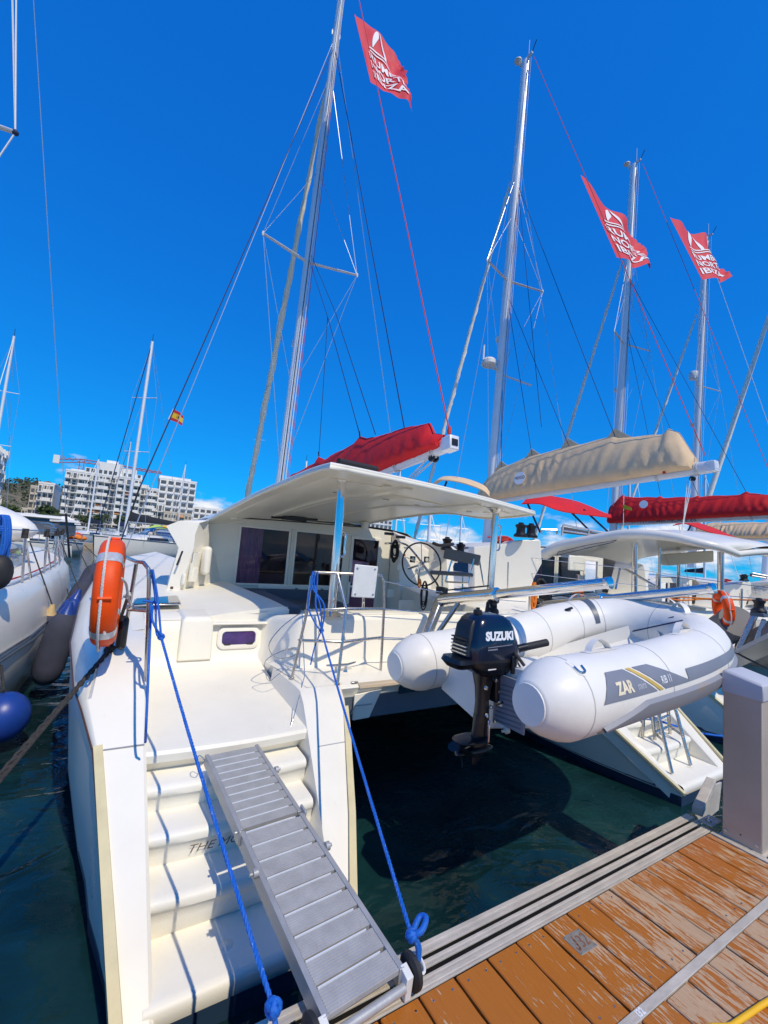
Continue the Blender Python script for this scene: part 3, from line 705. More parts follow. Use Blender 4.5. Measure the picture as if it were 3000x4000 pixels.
    for k, (z, y0, y1) in enumerate(TR):
        xl, xr = (0.29 - 0.012 * k, 1.19 + 0.022 * k); rows = []
        for x in [lerp(xl, xr, i / 12) for i in range(13)]:
            t = (x - xl) / (xr - xl); bow = 0.03 * math.sin(math.pi * t) ** 0.8 if k else 0.0
            if k: tail = [(x, y0 + 0.014 - bow * 0.8, z - 0.062), (x, y0 + 0.02 - bow * 0.6, z - 0.12), (x, y0 + 0.025 - bow * 0.5, z - 0.175), (x, y0 + 0.03, z - 0.20), (x, y0 - 0.06, z - 0.205)]
            else: tail = [(x, y0 + 0.004, z - 0.10), (x, y0 + 0.03, z - 0.13)]
            rows.append(mx([(x, y1 + 0.1, z), (x, y0 - bow + 0.045, z), (x, y0 - bow + 0.014, z - 0.006), (x, y0 - bow, z - 0.025), (x, y0 - bow + 0.004, z - 0.055)] + tail, sg))
        B().grid(rows).obj('step', 'tread', parent, 55)
    for x, y in ((0.62, 2.50), (0.66, 2.30)): B().lathe([(0.032, 0.0), (0.03, 0.0015), (0.001, 0.0015)], mx([(x, y, -0.4)], sg)[0], n=18).obj('drain_plug', 'cream', parent)
    # afterdeck above the steps, rising into the cockpit side with a soft cove
    rows = []
    for i in range(13):
        x = lerp(0.235, 1.325, i / 12); t = i / 12; bow = 0.03 * math.sin(math.pi * t)
        yb = 4.50
        rows.append(mx([(x, 3.17, 0.02), (x, 3.10 - bow, 0.16), (x, 3.05 - bow, 0.19), (x, 3.045 - bow, 0.235), (x, 3.06 - bow, 0.255), (x, 3.10 - bow, 0.262), (x, 3.9, 0.30), (x, yb - 0.14, 0.355), (x, yb - 0.04, 0.375), (x, yb, 0.41), (x, yb + 0.025, 0.47), (x, yb + 0.06, 0.66), (x, yb + 0.09, 0.765), (x, yb + 0.14, 0.80), (x, yb + 0.4, 0.81)], sg))
    B().grid(rows).obj('afterdeck', 'deck', parent, 42)

def deckmould(parent, sg):
    """side deck, cockpit coaming and cabin shoulder of one side"""
    b = B()
    def P(*p): return mx(p, sg)
    # wall sweeping from the hatch round into the aft cockpit wall
    path = curve([(1.30, 4.56, 0), (1.36, 4.45, 0), (1.405, 4.22, 0), (1.46, 4.02, 0), (1.56, 3.925, 0), (1.75, 3.905, 0)], 5); rows = []
    for i, p in enumerate(path):
        d = (path[min(i + 1, len(path) - 1)] - path[max(i - 1, 0)]).normalized(); n_ = V((0, 0, 1)).cross(d); t = i / (len(path) - 1)
        zt = lerp(0.80, 0.93, min(1, t * 1.5)); out = lambda a, z: (p.x + n_.x * a, p.y + n_.y * a, z)
        rows.append(P(out(-0.05, 0.30), out(-0.03, 0.44), out(0.0, 0.50), out(0.03, zt - 0.06), out(0.045, zt - 0.02), out(0.09, zt), out(0.26, zt + 0.004)))
    b.grid(rows)
    # side deck and coaming top
    N = 16; rows = []
    for i in range(N + 1):
        y = lerp(4.60, 7.3, i / N)
        xi = interp(y, [4.6, 5.2, 7.3], [1.62, 1.58, 1.42]); z1 = interp(y, [4.6, 5.0, 7.3], [0.90, 0.915, 0.935])
        xo, zo = interp(y, EY, EX), interp(y, EY, EZ)
        rows.append(P((xo, y, zo), (0.30, y, zo + 0.03), (0.62, y, zo + 0.035), (0.95, y, lerp(zo, z1, 0.55) + 0.012), (xi - 0.10, y, z1 + 0.012), (xi - 0.03, y, z1 + 0.005), (xi, y, z1 - 0.02), (xi + 0.01, y, 0.3)))
    b.grid(rows); b.grid([[(q[0], q[1] - 0.01, 0.70) for q in rows[0][2:7]], list(rows[0][2:7])])
    b.poly(P((0.95, 4.62, 0.82), (1.33, 4.58, 0.85), (1.62, 4.62, 0.905), (1.0, 5.2, 0.87)))
    b.poly(P((-0.02, 4.28, 0.73), (0.24, 4.28, 0.765), (0.24, 4.9, 0.80), (0.0, 4.9, 0.768)))
    # forward side deck
    rows = []
    for y in (7.2, 8, 9, 10, 11, 12, 13.0, 13.8):
        xo, z = interp(y, EY, EX), interp(y, EY, EZ); xi = interp(y, [7, 11, 13.8], [1.2, 1.3, 0.78])
        rows.append(P((xo, y, z), (lerp(xo, xi, 0.5), y, z + 0.03), (xi, y, z + 0.03)))
    b.grid(rows)
    b.obj('deck_moulding', 'deck', parent, 50)
    c = B().loft([P((0.54, 4.47, 0.42), (0.84, 4.47, 0.42), (0.86, 4.7, 0.42), (0.52, 4.7, 0.42)), P((0.55, 4.50, 0.79), (0.83, 4.50, 0.79), (0.85, 5.0, 0.80), (0.53, 5.0, 0.80)), P((0.58, 4.53, 0.825), (0.80, 4.53, 0.825), (0.81, 4.95, 0.835), (0.57, 4.95, 0.835))])
    c.obj('locker', 'deck', parent, bevel=0.014)

def superstructure(parent, near=True):
    """crossbeam, cockpit, salon"""
    B().loft([[(x, 3.42, 0.13), (x, 3.37, 0.17), (x, 3.36, 0.34), (x, 3.34, 0.38), (x, 3.32, 0.42), (x, 3.36, 0.446), (x, 3.7, 0.452), (x, 4.0, 0.452), (x, 4.02, 0.33), (x, 11.5, 0.33), (x, 11.5, 0.13)] for x in (1.69, 4.31)]).obj('bridge_deck', 'gel', parent, 40)
    B().loft([[(x, 3.352, 0.145), (x, 3.352, 0.335), (x, 3.375, 0.335), (x, 3.375, 0.145)] for x in (1.75, 4.25)]).obj('beam_face', 'bluegrey', parent)
    B().loft([[(x, 3.305, 0.408), (x, 3.312, 0.438), (x, 3.36, 0.449), (x, 3.36, 0.408)] for x in (1.86, 4.14)]).obj('beam_trim', 'teak', parent, bevel=0.006)
    for sg in (1, -1): B().quad(*mx([(1.40, 3.36, 0.4475), (1.72, 3.36, 0.4475), (1.72, 4.2, 0.4475), (1.29, 4.2, 0.4475)], sg)).obj('side_platform', 'gel', parent)
    B().loft([[(x, 3.86, 0.44), (x, 3.90, 0.50), (x, 3.915, 0.87), (x, 3.935, 0.912), (x, 3.98, 0.928), (x, 4.15, 0.928), (x, 4.18, 0.91), (x, 4.19, 0.32)] for x in (1.70, 4.30)]).obj('cockpit_wall', 'deck', parent, 45)
    B().loft([[(x, 3.97, 0.925), (x, 3.97, 0.942), (x, 4.15, 0.942), (x, 4.15, 0.925)] for x in (2.1, 2.9)]).obj('wall_cap', 'deck', parent, bevel=0.006)
    B().bb(1.5, 4.6, 4.18, 7.0, 0.28, 0.335).obj('cockpit_floor', 'deck', parent)
    B().bb(1.60, 3.22, 6.25, 6.98, 0.335, 0.62).obj('seat_base', 'deck', parent, bevel=0.02)
    c = B().bb(1.62, 3.2, 6.22, 6.8, 0.62, 0.70); c.bb(1.55, 3.22, 6.80, 6.95, 0.60, 0.85); c.obj('seat_cushion', 'cushion', parent, bevel=0.02)
    B().bb(1.60, 1.80, 4.7, 6.2, 0.335, 0.90).obj('seat_cushion', 'cushion', parent, bevel=0.02)
    Y0 = 7.0
    b = B(); W1 = (1.55, 2.33, 0.92, 1.80); W2 = (2.47, 3.36, 0.92, 1.81); DR = (3.50, 4.13, 0.335, 1.83)
    xs = [1.02, W1[0], W1[1], W2[0], W2[1], DR[0], DR[1], 4.36]
    def topz(x): return interp(x, [1.0, 1.12, 1.35, 1.7, 3.6, 4.36], [1.78, 1.88, 1.965, 2.0, 2.02, 1.98])
    def panel(x0, x1, z0, z1=None):
        n = 6
        for i in range(n):
            a, c = lerp(x0, x1, i / n), lerp(x0, x1, (i + 1) / n)
            b.quad((a, Y0, z0), (c, Y0, z0), (c, Y0, topz(c) if z1 is None else z1), (a, Y0, topz(a) if z1 is None else z1))
    panel(xs[0], xs[1], 0.3); panel(xs[2], xs[3], 0.3); panel(xs[4], xs[5], 0.3); panel(xs[6], xs[7], 0.3)
    for W in (W1, W2, DR):
        panel(W[0], W[1], W[3])
        if W is not DR: panel(W[0], W[1], 0.3, W[2])
    b.obj('salon_bulkhead', 'cream', parent, 20)
    B().bb(1.9, 3.42, 6.972, 6.996, 0.80, 0.905).obj('bulkhead_ledge', 'gel', parent, bevel=0.006)
    for k, W in enumerate((W1, W2)):
        p = B().quad((W[0], Y0 + 0.012, W[2]), (W[1], Y0 + 0.012, W[2]), (W[1], Y0 + 0.012, W[3]), (W[0], Y0 + 0.012, W[3])).obj('window', 'glass' if k == 0 else 'glassgreen', parent, 0)
        f = B(); e = 0.035
        f.bb(W[0] - e, W[1] + e, Y0 - 0.015, Y0 + 0.008, W[3], W[3] + e); f.bb(W[0] - e, W[1] + e, Y0 - 0.015, Y0 + 0.008, W[2] - e, W[2])
        f.bb(W[0] - e, W[0], Y0 - 0.014, Y0 + 0.008, W[2], W[3]); f.bb(W[1], W[1] + e, Y0 - 0.014, Y0 + 0.008, W[2], W[3])
        f.obj('frame', 'gel', p, bevel=0.005)
    d = B(); e = 0.05
    d.bb(DR[0], DR[0] + e, Y0 - 0.03, Y0 + 0.01, DR[2], DR[3]); d.bb(DR[1] - e, DR[1], Y0 - 0.03, Y0 + 0.01, DR[2], DR[3]); d.bb(DR[0] + e, DR[1] - e, Y0 - 0.029, Y0 + 0.01, DR[3] - e, DR[3]); d.bb(DR[0] + e, DR[1] - e, Y0 - 0.029, Y0 + 0.01, 0.90, 0.94)
    d = d.obj('door', 'gel', parent, bevel=0.005)
    B().quad((DR[0] + e, Y0 + 0.0, DR[2]), (DR[1] - e, Y0, DR[2]), (DR[1] - e, Y0, DR[3] - e), (DR[0] + e, Y0, DR[3] - e)).obj('pane', 'glass', d, 0)
    B().bb(DR[0] + 0.012, DR[0] + 0.036, Y0 - 0.045, Y0 - 0.03, 1.0, 1.14).obj('latch', 'black', d, bevel=0.004)
    B().bb(2.38, 2.40, Y0 - 0.02, Y0 - 0.004, 0.9, 1.85).obj('door_track', 'cream', parent)
    for x in (2.52, 2.98): B().bb(x, x + 0.05, Y0 - 0.03, Y0 - 0.015, 0.84, 0.87).obj('latch', 'steel', parent)
    s_ = B().bb(1.1, 4.3, 7.03, 7.06, 0.32, 0.9)
    s_.quad((1.1, 9.6, 0.3), (4.3, 9.6, 0.3), (4.3, 9.6, 1.9), (1.1, 9.6, 1.9)).quad((1.1, 7.05, 0.3), (4.3, 7.05, 0.3), (4.3, 9.6, 0.3), (1.1, 9.6, 0.3)).quad((1.08, 7.05, 0.3), (1.08, 9.6, 0.3), (1.08, 9.6, 1.9), (1.08, 7.05, 1.9)).quad((4.32, 7.05, 0.3), (4.32, 9.6, 0.3), (4.32, 9.6, 1.9), (4.32, 7.05, 1.9))
    s_.bb(1.3, 2.9, 8.4, 9.0, 0.4, 0.98); s_.bb(3.1, 4.2, 8.9, 9.5, 0.4, 1.2)
    s_.obj('salon_interior', 'cabin', parent, 0)
    rows = []
    for i in range(40):
        x = 1.53 + 0.40 * i / 39; rows.append([(x, 7.06 + 0.022 * math.sin(i * 1.15), z) for z in (0.86, 1.3, 1.84)])
    B().grid(rows).obj('curtain', 'curtain', parent, 60)
    # pale cushion with a blue disc propped behind the door glass
    B().prism([(3.52, 7.12, 0.95), (4.12, 7.12, 0.95), (4.02, 7.2, 1.36), (3.58, 7.2, 1.40)], (0, 0.08, 0)).obj('board_bag', 'pvc', parent, bevel=0.02)
    B().lathe([(0.12, 0), (0.12, 0.006), (0.001, 0.007)], (3.88, 7.13, 1.22), (0, -1, 0.18), 20).obj('printed_disc', 'bluerope_print', parent)
    # coachroof
    rows = []
    for y, hz in ((6.97, 0.0), (7.6, 0.04), (8.6, 0.06), (9.8, 0.0), (10.8, -0.28), (11.6, -0.75), (12.0, -1.05)):
        sq = interp(y, [7, 9.8, 12], [0, 0.1, 0.7])
        rows.append([(x0 + (0.0 if abs(x0 - 3) < 1e-6 else (3 - x0) * sq * 0.35), y, z + hz * (1 if z > 1.2 else 0)) for x0, z in ((0.78, 0.84), (0.86, 1.2), (0.98, 1.70), (1.08, 1.86), (1.3, 1.975), (1.7, 2.02), (3.0, 2.06), (4.3, 2.02), (4.7, 1.975), (4.92, 1.86), (5.02, 1.70), (5.14, 1.2), (5.22, 0.84))])
    B().grid(rows).obj('coachroof', 'gel', parent, 35)
    for sg in (1, -1):
        rows = []
        for y in (7.25, 8, 9, 9.9):
            sq = interp(y, [7, 9.8, 12], [0, 0.1, 0.7]); d = 2.14 * sq * 0.35
            rows.append(mx([(0.835 + d, y, 1.22), (0.93 + d, y, 1.62)], sg))
        B().grid(rows).obj('side_window', 'glassdark', parent)
        b = B()
        A = mx([(0.53, 6.35, 0.83), (0.62, 6.35, 1.42), (0.44, 6.4, 1.70), (0.60, 6.4, 1.79), (0.90, 6.4, 1.82)], sg)
        Cc = mx([(0.68, 6.32, 0.83), (0.80, 6.32, 1.44), (0.80, 6.34, 1.62), (0.84, 6.36, 1.78), (0.93, 6.38, 1.82)], sg)
        D_ = mx([(1.00, 6.62, 0.85), (1.03, 6.62, 1.3), (1.02, 6.62, 1.62), (0.98, 6.55, 1.80), (0.98, 6.50, 1.83)], sg)
        E_ = mx([(1.36, 7.02, 0.90), (1.24, 7.02, 1.25), (1.10, 7.02, 1.62), (1.05, 7.02, 1.80), (1.05, 7.02, 1.86)], sg)
        F_ = mx([(0.60, 7.3, 0.83), (0.78, 7.3, 1.3), (0.62, 7.3, 1.70), (0.74, 7.3, 1.82), (0.98, 7.3, 1.86)], sg)
        b.grid([F_, A, Cc, D_, E_]); b.poly([F_[4], A[4], Cc[4], D_[4], E_[4]])
        b.obj('cabin_shoulder', 'gel', parent, 20)

# ---- spars, rigging and sail covers, shared by all the catamarans
WR = 0.0075
def wire(parent, p, q, r=WR, m='wire', name='stay', s=0.0):
    return B().tube(sag(p, q, s) if s else [p, q], r, 5, False).obj(name, m, parent, 60)
def sailcover(parent, ridge, b0, b1, m, hw=0.17, seed=1, logo=None):
    """cloth bag hung over the boom: ridge points along the top, boom line b0 (aft) to b1 (forward)"""
    rnd = random.Random(seed); rows = []
    P = sorted([V(p) for p in ridge], key=lambda p: p.y); n = 120
    ys = [p.y for p in P]; zs = [p.z for p in P]; x = P[0].x; n_sc = 1.0
    for i in range(n + 1):
        y = lerp(ys[0], ys[-1], i / n); zt = interp(y, ys, zs); t = (y - b0[1]) / (b1[1] - b0[1])
        bx = lerp(b0[0], b1[0], t); zb = lerp(b0[2], b1[2], t) + 0.03; H = zt - zb
        end = min(1, (i + 0.5) / 3, (n - i + 0.8) / 3)
        half = [(-0.35, 0.0), (-0.82, 0.04), (-1.0, 0.13), (-0.99, 0.24), (-0.90, 0.40), (-0.75, 0.56), (-0.57, 0.70), (-0.38, 0.83), (-0.18, 0.935), (-0.05, 0.985)]
        prof = half + [(0.0, 1.0)] + [(-q[0], q[1]) for q in reversed(half)]
        row = []
        for k, (a, c) in enumerate(prof):
            s_ = i * n_sc * 0.55; m_ = math.sin(math.pi * min(1, max(0, c))) ** 0.7
            wr = (0.9 * (1 - 2 * abs(math.sin(s_ * 0.62 + c * 2.6 + seed))) * (0.5 + 0.5 * math.sin(s_ * 0.23 + seed)) + 0.6 * (1 - 2 * abs(math.sin(s_ * 1.05 - c * 3.4 + seed * 2))) * max(0, math.sin(s_ * 0.17 + 2 * c)) + 0.35 * math.sin(s_ * 2.1 + c * 7)) * 0.13 * m_
            row.append((bx + (a * (1 + wr)) * hw * (0.6 + 0.4 * end), y + 0.02 * m_ * math.sin(s_ * 0.8 + c * 6), zb - 0.05 * (1 - c) + H * c + rnd.uniform(-0.004, 0.004) - (0.015 * math.sin(s_ * 0.5) if c == 1 else 0)))
        rows.append(row)
    b = B().grid(rows); b.poly(rows[0]); b.poly(list(reversed(rows[-1])))
    o = b.obj('sail_cover', m, parent, 50)
    return o
def spar(parent, name, base, top, rx, ry, m, n=14):
    b = B(); base, top = V(base), V(top); rings = []
    for t in (0, 0.8, 1.0):
        c = base.lerp(top, t); k = 1 if t < 0.9 else 0.86
        rings.append([(c.x + rx * k * math.cos(2 * math.pi * i / n), c.y + ry * k * math.sin(2 * math.pi * i / n), c.z) for i in range(n)])
    return b.loft(rings).obj(name, m, parent, 60)
def rig(parent, x, base, top, sprz, half, hounds, m='alu', furl='creamsail', radar=False, big=0.10, furl_foot=None, fr=0.085, twist=7):
    base, top = V(base), V(top)
    def at(z): return base.lerp(top, (z - base.z) / (top.z - base.z))
    mast = spar(parent, 'mast', base, top, big * 0.82, big * 1.25, m)
    B().tube([at(base.z + 0.6) - V((0, big * 1.22, 0)), at(top.z - 0.3) - V((0, big * 1.22, 0))], 0.012, 6).obj('sail_track', 'black', mast)
    J = at(sprz)
    tips = []
    for sg in (-1, 1):
        t = J + V((sg * half, -0.38, -0.05)); tips.append(t)
        B().tube([J, t], [0.05, 0.034], 8, flat=0.55).obj('spreader', 'white_spar', mast)
        B().lathe([(0.02, -0.05), (0.03, 0.0), (0.02, 0.05)], t, n=8).obj('spreader_tip', 'white_spar', mast)
        wire(mast, t, at(hounds - 1.0)); wire(mast, t, at(base.z + 1.2)); wire(mast, t, at(sprz - 3.1), 0.006)
        wire(mast, t, at(sprz + 2.3), 0.006)
        wire(mast, at(hounds), V((x + sg * 3.05, base.y - 1.5, 0.95)), 0.009, 'wire')
        B().lathe([(0.014, -0.07), (0.02, 0), (0.014, 0.07)], at(hounds) + V((sg * 0.1, 0, 0)), n=6).obj('tang', 'white_spar', mast)
    # furled headsail on the forestay
    foot = V(furl_foot or (x, 13.75, 1.35)); head = at(hounds - 0.6) + V((0, 0.12, 0))
    n = 90; pts = []; rs = []
    for i in range(n + 1):
        t = i / n; p = foot.lerp(head, 0.04 + 0.93 * t); pts.append(p); rs.append(interp(t, [0, 0.03, 0.5, 0.96, 1], [0.35, 0.95, 1.0, 0.55, 0.3]) * fr * (1 + 0.10 * math.sin(i * twist * 0.3) + 0.05 * math.sin(i * 1.7)))
    fs = B().tube(pts, rs, 9).obj('furled_sail', furl, parent, 70)
    sp = []
    for i in range(n * 3 + 1):
        t = i / (3 * n); p = foot.lerp(head, 0.05 + 0.9 * t); a = t * twist * 6.0; r_ = interp(t, [0, 0.5, 1], [0.95, 1.0, 0.55]) * fr * 1.0
        sp.append(p + V((math.cos(a) * r_, math.sin(a) * r_, 0)))
    B().tube(sp, 0.018, 5).obj('leech_edge', furl, fs)
    wire(parent, foot, at(hounds) + V((0, 0.05, 0)), 0.008); B().lathe([(0.10, 0), (0.11, 0.04), (0.05, 0.05), (0.05, 0.14), (0.11, 0.15), (0.10, 0.19)], foot + V((0, 0, -0.05)), n=12).obj('furling_drum', 'black', fs)
    # masthead gear
    hd = B().beam(top + V((0, 0.22, 0.03)), top + V((0, -0.30, 0.05)), 0.07, 0.07).obj('masthead', 'white_spar', mast)
    B().lathe([(0.02, 0.0), (0.13, 0.04), (0.13, 0.07), (0.02, 0.12)], top + V((-0.12, 0.22, 0.1)), n=14).obj('tv_antenna', 'pvc', mast)
    B().tube([top + V((0.05, -0.1, 0)), top + V((0.05, -0.1, 0.75))], 0.010, 5).obj('whip_antenna', 'pvc', mast)
    B().tube([top + V((0, -0.28, 0.05)), top + V((0.0, -0.46, 0.34))], 0.014, 5).obj('wind_vane', 'black', mast)
    # halyards down the mast
    for dx, dy, mm, z0 in ((0.05, -0.34, 'whiterope', 0.4), (-0.04, -0.24, 'wire', 0.2), (0.10, -0.20, 'whiterope', 0.3)):
        wire(mast, top + V((dx * 0.4, dy * 0.7, 0)), at(base.z + z0) + V((dx, dy * 0.8, 0)), 0.007, mm, 'halyard')
    wire(mast, at(hounds) + V((0.06, -0.1, 0)), at(base.z + 0.4) + V((0.16, -0.16, 0)), 0.007, 'redrope', 'halyard')
    B().bb(-0.05, 0.05, 0, 0.16, 0, 0.14).obj('mast_light', 'pvc', mast).location = at(sprz - 2.0) + V((0, big * 1.1, 0))
    if radar:
        a = at(radar) + V((-0.02, 0.12, 0))
        B().lathe([(0.2, 0), (0.25, 0.05), (0.25, 0.16), (0.18, 0.24), (0.02, 0.26)], a + V((-0.34, 0.05, 0.02)), n=18).obj('radar_dome', 'pvc', mast)
        B().beam(a + V((-0.5, 0.05, 0)), a, 0.12, 0.05).obj('radar_bracket', 'white_spar', mast)
        B().beam(at(radar - 0.2), at(radar - 0.2) + V((1.2, -0.3, -0.15)), 0.05, 0.04).obj('lower_spreader', 'white_spar', mast)
        B().tube([a + V((-0.55, 0.1, 0.1)), a + V((-0.55, 0.1, 0.7))], 0.03, 8).obj('reflector', 'pvc', mast)
    return mast, at, tips
def boomset(parent, aft, fwd, m='white_spar', r=0.085):
    b = B(); aft, fwd = V(aft), V(fwd); d = (fwd - aft).normalized(); up = V((0, 0, 1)); n = 12; rings = []
    for t in (0.0, 0.05, 1.0):
        c = aft.lerp(fwd, t)
        rings.append([c + V((math.cos(2 * math.pi * k / n) * r * 0.72, 0, math.copysign(abs(math.sin(2 * math.pi * k / n)) ** 0.6, math.sin(2 * math.pi * k / n)) * r)) for k in range(n)])
    bo = b.loft(rings).obj('boom', m, parent, 40)
    k_ = 1.0 if r < 0.1 else 0.86; e = B().beam(aft - d * 0.07, aft + d * 0.09, r * 1.55 * k_, r * 1.95 * k_).obj('boom_end', 'alu', bo, bevel=0.012)
    B().beam(aft - d * 0.078, aft - d * 0.066, r * 1.0, r * 0.9).obj('end_slot', 'black' if r < 0.1 else 'alu', bo)
    for k in range(4):
        B().beam(aft + V(((k - 1.5) * 0.03, 0, r * 1.1)), aft + V(((k - 1.5) * 0.03, 0, r * 1.1 + 0.06)), 0.014, 0.06).obj('sheave', 'steel', bo)
    for t in (0.045, 0.17):
        c = aft.lerp(fwd, t)
        for k in (-0.02, 0.02): B().tube([c + d * k + V((math.cos(a) * r * 0.86, 0, math.sin(a) * r * 1.12)) for a in [i * math.pi / 6 for i in range(13)]], 0.009, 5).obj('lashing', 'whiterope', bo)
    return bo
def tackle(parent, p, q, m='whiterope', name='mainsheet', blk='black'):
    p, q = V(p), V(q)
    root = B()
    for k in range(4): root.tube([p + V(((k - 1.5) * 0.05, (k % 2) * 0.08, 0)), q + V(((k % 2 - 0.5) * 0.05, 0, 0))], 0.0065, 5)
    o = root.obj(name, m, parent)
    for c in (p, q):
        for dx in (-0.03, 0.03):
            B().lathe([(0.02, -0.016), (0.045, -0.014), (0.05, 0), (0.045, 0.014), (0.02, 0.016)], c + V((dx, 0, 0)), (1, 0.15, 0), 12).obj('block', blk, o)
    return o

# ---- chandlery
def winch(parent, c, s=1.0, m='black'):
    return B().lathe([(0.075 * s, 0), (0.078 * s, 0.02 * s), (0.05 * s, 0.05 * s), (0.048 * s, 0.10 * s), (0.062 * s, 0.125 * s), (0.062 * s, 0.14 * s), (0.03 * s, 0.15 * s), (0.03 * s, 0.165 * s), (0.002, 0.17 * s)], c, n=16).obj('winch', m, parent)
def coil(parent, c, w_, hgt, r, m, seed=1, turns=7, d=(0.8, -0.5, 0), name='rope_coil'):
    rnd = random.Random(seed); b = B(); c = V(c); d = V(d).normalized()
    for k in range(turns):
        pts = []; a0 = rnd.uniform(-0.35, 0.35); ww = w_ * rnd.uniform(0.45, 1); hh = hgt * rnd.uniform(0.72, 1.05); off = d.cross(V((0, 0, 1))) * rnd.uniform(-1, 1) * r * 3
        for i in range(16):
            a = 2 * math.pi * i / 15
            pts.append(c + off + d * (math.sin(a) * ww / 2 * (0.6 + 0.4 * (1 - math.cos(a)) / 2)+ a0 * r) + V((0, 0, -(1 - math.cos(a)) / 2 * hh)))
        b.tube(curve(pts, 2), r, 6)
    t = [c + d * (math.cos(a) * w_ * 0.26) + d.cross(V((0, 0, 1))) * math.sin(a) * r * 4 + V((0, 0, -hgt * 0.22 - a * r * 0.25)) for a in [i * 0.7 for i in range(28)]]
    b.tube(t, r, 6)
    return b.obj(name, m, parent)
def rope_knot(b, c, r, seed=3):
    rnd = random.Random(seed); c = V(c)
    for k in range(3):
        ax = V((rnd.uniform(-1, 1), rnd.uniform(-1, 1), rnd.uniform(-1, 1))).normalized(); u = ax.orthogonal().normalized(); w = ax.cross(u)
        b.tube([c + (u * math.cos(a) + w * math.sin(a)) * r * 1.7 + ax * math.sin(a * 2) * r * 0.6 for a in [i * math.pi / 6 for i in range(13)]], r, 6)
    return b

# ================================================================ near catamaran
cat = thing('catamaran', 'large white sailing catamaran in front with open bimini roof, red boom cover and stern steps', 'catamaran', (3.0, 2.1, WATER), 'catamarans moored stern to the pontoon')
for sg in (1, -1): hull(cat, sg); deckmould(cat, sg)
superstructure(cat)
# lettering on a riser
b = B(); lettering(b, 'THE MOORINGS', (0.485, 2.668, -0.152), (1, -0.03, 0.0), (0.0, -0.05, 1), 0.062, 0.0, shear=0.35, sx=1.25, off=0.004)
b.obj('transom_name', 'transomtext', cat, smooth=0)
# hatch port in the afterdeck wall, recessed under a lip
pc = V((1.097, 4.550, 0.607)); b = B()
def rrect(c, w_, hgt, r, y=0, n=5, tilt=0.12):
    out = []
    for cx, cz, a0 in ((w_ / 2 - r, hgt / 2 - r, 0), (-w_ / 2 + r, hgt / 2 - r, 90), (-w_ / 2 + r, -hgt / 2 + r, 180), (w_ / 2 - r, -hgt / 2 + r, 270)):
        for i in range(n + 1):
            a = math.radians(a0 + 90 * i / n); z = cz + r * math.sin(a)
            out.append(V(c) + V((cx + r * math.cos(a), y + z * tilt, z)))
    return out
B().loft([rrect(pc, 0.42, 0.21, 0.07, 0.02), rrect(pc, 0.42, 0.21, 0.07, -0.022), rrect(pc, 0.395, 0.185, 0.06, -0.03), rrect(pc, 0.335, 0.135, 0.042, -0.03), rrect(pc, 0.325, 0.125, 0.037, -0.012)], True, False).obj('portlight', 'gel', cat, 50)
B().poly(rrect(pc, 0.33, 0.13, 0.038, -0.018)).obj('portlight_pane', 'violet', cat, 0)
for dx in (-0.11, 0.11): B().bb(pc.x + dx - 0.03, pc.x + dx + 0.03, pc.y - 0.045, pc.y - 0.03, pc.z - 0.062, pc.z - 0.05).obj('latch', 'black', cat, bevel=0.003)
B().loft([[(pc.x - 0.28, 4.58, pc.z + 0.125), (pc.x - 0.28, 4.50, pc.z + 0.135), (pc.x - 0.28, 4.50, pc.z + 0.155), (pc.x - 0.28, 4.62, pc.z + 0.17)], [(pc.x + 0.27, 4.58, pc.z + 0.125), (pc.x + 0.27, 4.50, pc.z + 0.135), (pc.x + 0.27, 4.50, pc.z + 0.155), (pc.x + 0.27, 4.62, pc.z + 0.17)]]).obj('port_lip', 'deck', cat, bevel=0.01)
for dx in (-0.335, 0.345):
    B().loft([[(pc.x + dx - 0.025, 4.99, pc.z - 0.2), (pc.x + dx + 0.025, 4.99, pc.z - 0.2), (pc.x + dx + 0.02, 4.99, pc.z + 0.2), (pc.x + dx - 0.02, 4.99, pc.z + 0.2)], [(pc.x + dx - 0.015, 4.93, pc.z - 0.2), (pc.x + dx + 0.015, 4.93, pc.z - 0.2), (pc.x + dx + 0.012, 4.905, pc.z + 0.19), (pc.x + dx - 0.012, 4.905, pc.z + 0.19)]]).obj('port_cheek', 'deck', cat, bevel=0.008)
# deck fittings
def disc(name, c, r, m='steel', nrm=(0, 0, 1), hole=True):
    b = B().lathe([(r, 0), (r, 0.004), (r * 0.86, 0.007), (r * 0.4, 0.007), (r * 0.36, 0.004), (0.001, 0.004)], c, nrm, 20); o = b.obj(name, m, cat, 30)
    if hole: B().lathe([(r * 0.16, 0.004), (r * 0.12, 0.0065), (0.0005, 0.0065)], c, nrm, 8).obj('key_slot', 'black', o)
    return o
disc('deck_cap', (0.862, 4.668, 0.362), 0.066)
disc('deck_ring', (1.133, 3.568, 0.267), 0.032)
wn_ = V((0, -0.56, 0.80)); disc('shore_power_cap', V((0.082, 3.256, 0.367)), 0.05, 'chrome', wn_)
for q in ((0.484, 3.837, 0.267), (0.545, 3.829, 0.267), (0.495, 3.357, 0.266), (0.556, 3.354, 0.266)): B().lathe([(0.006, 0), (0.004, 0.001), (0.0002, 0.001)], q, n=6).obj('bolt_hole', 'black', cat)
B().grid([[(x, 2.92 + dy, 0.1745 + dy * 0.75 + 0.0008) for dy in (0, 0.006)] for x in (1.345, 1.58)]).obj('panel_seam', 'greygel', cat)
B().bb(0.03, 0.245, 3.08, 3.086, 0.292, 0.2985).obj('panel_seam', 'greygel', cat)
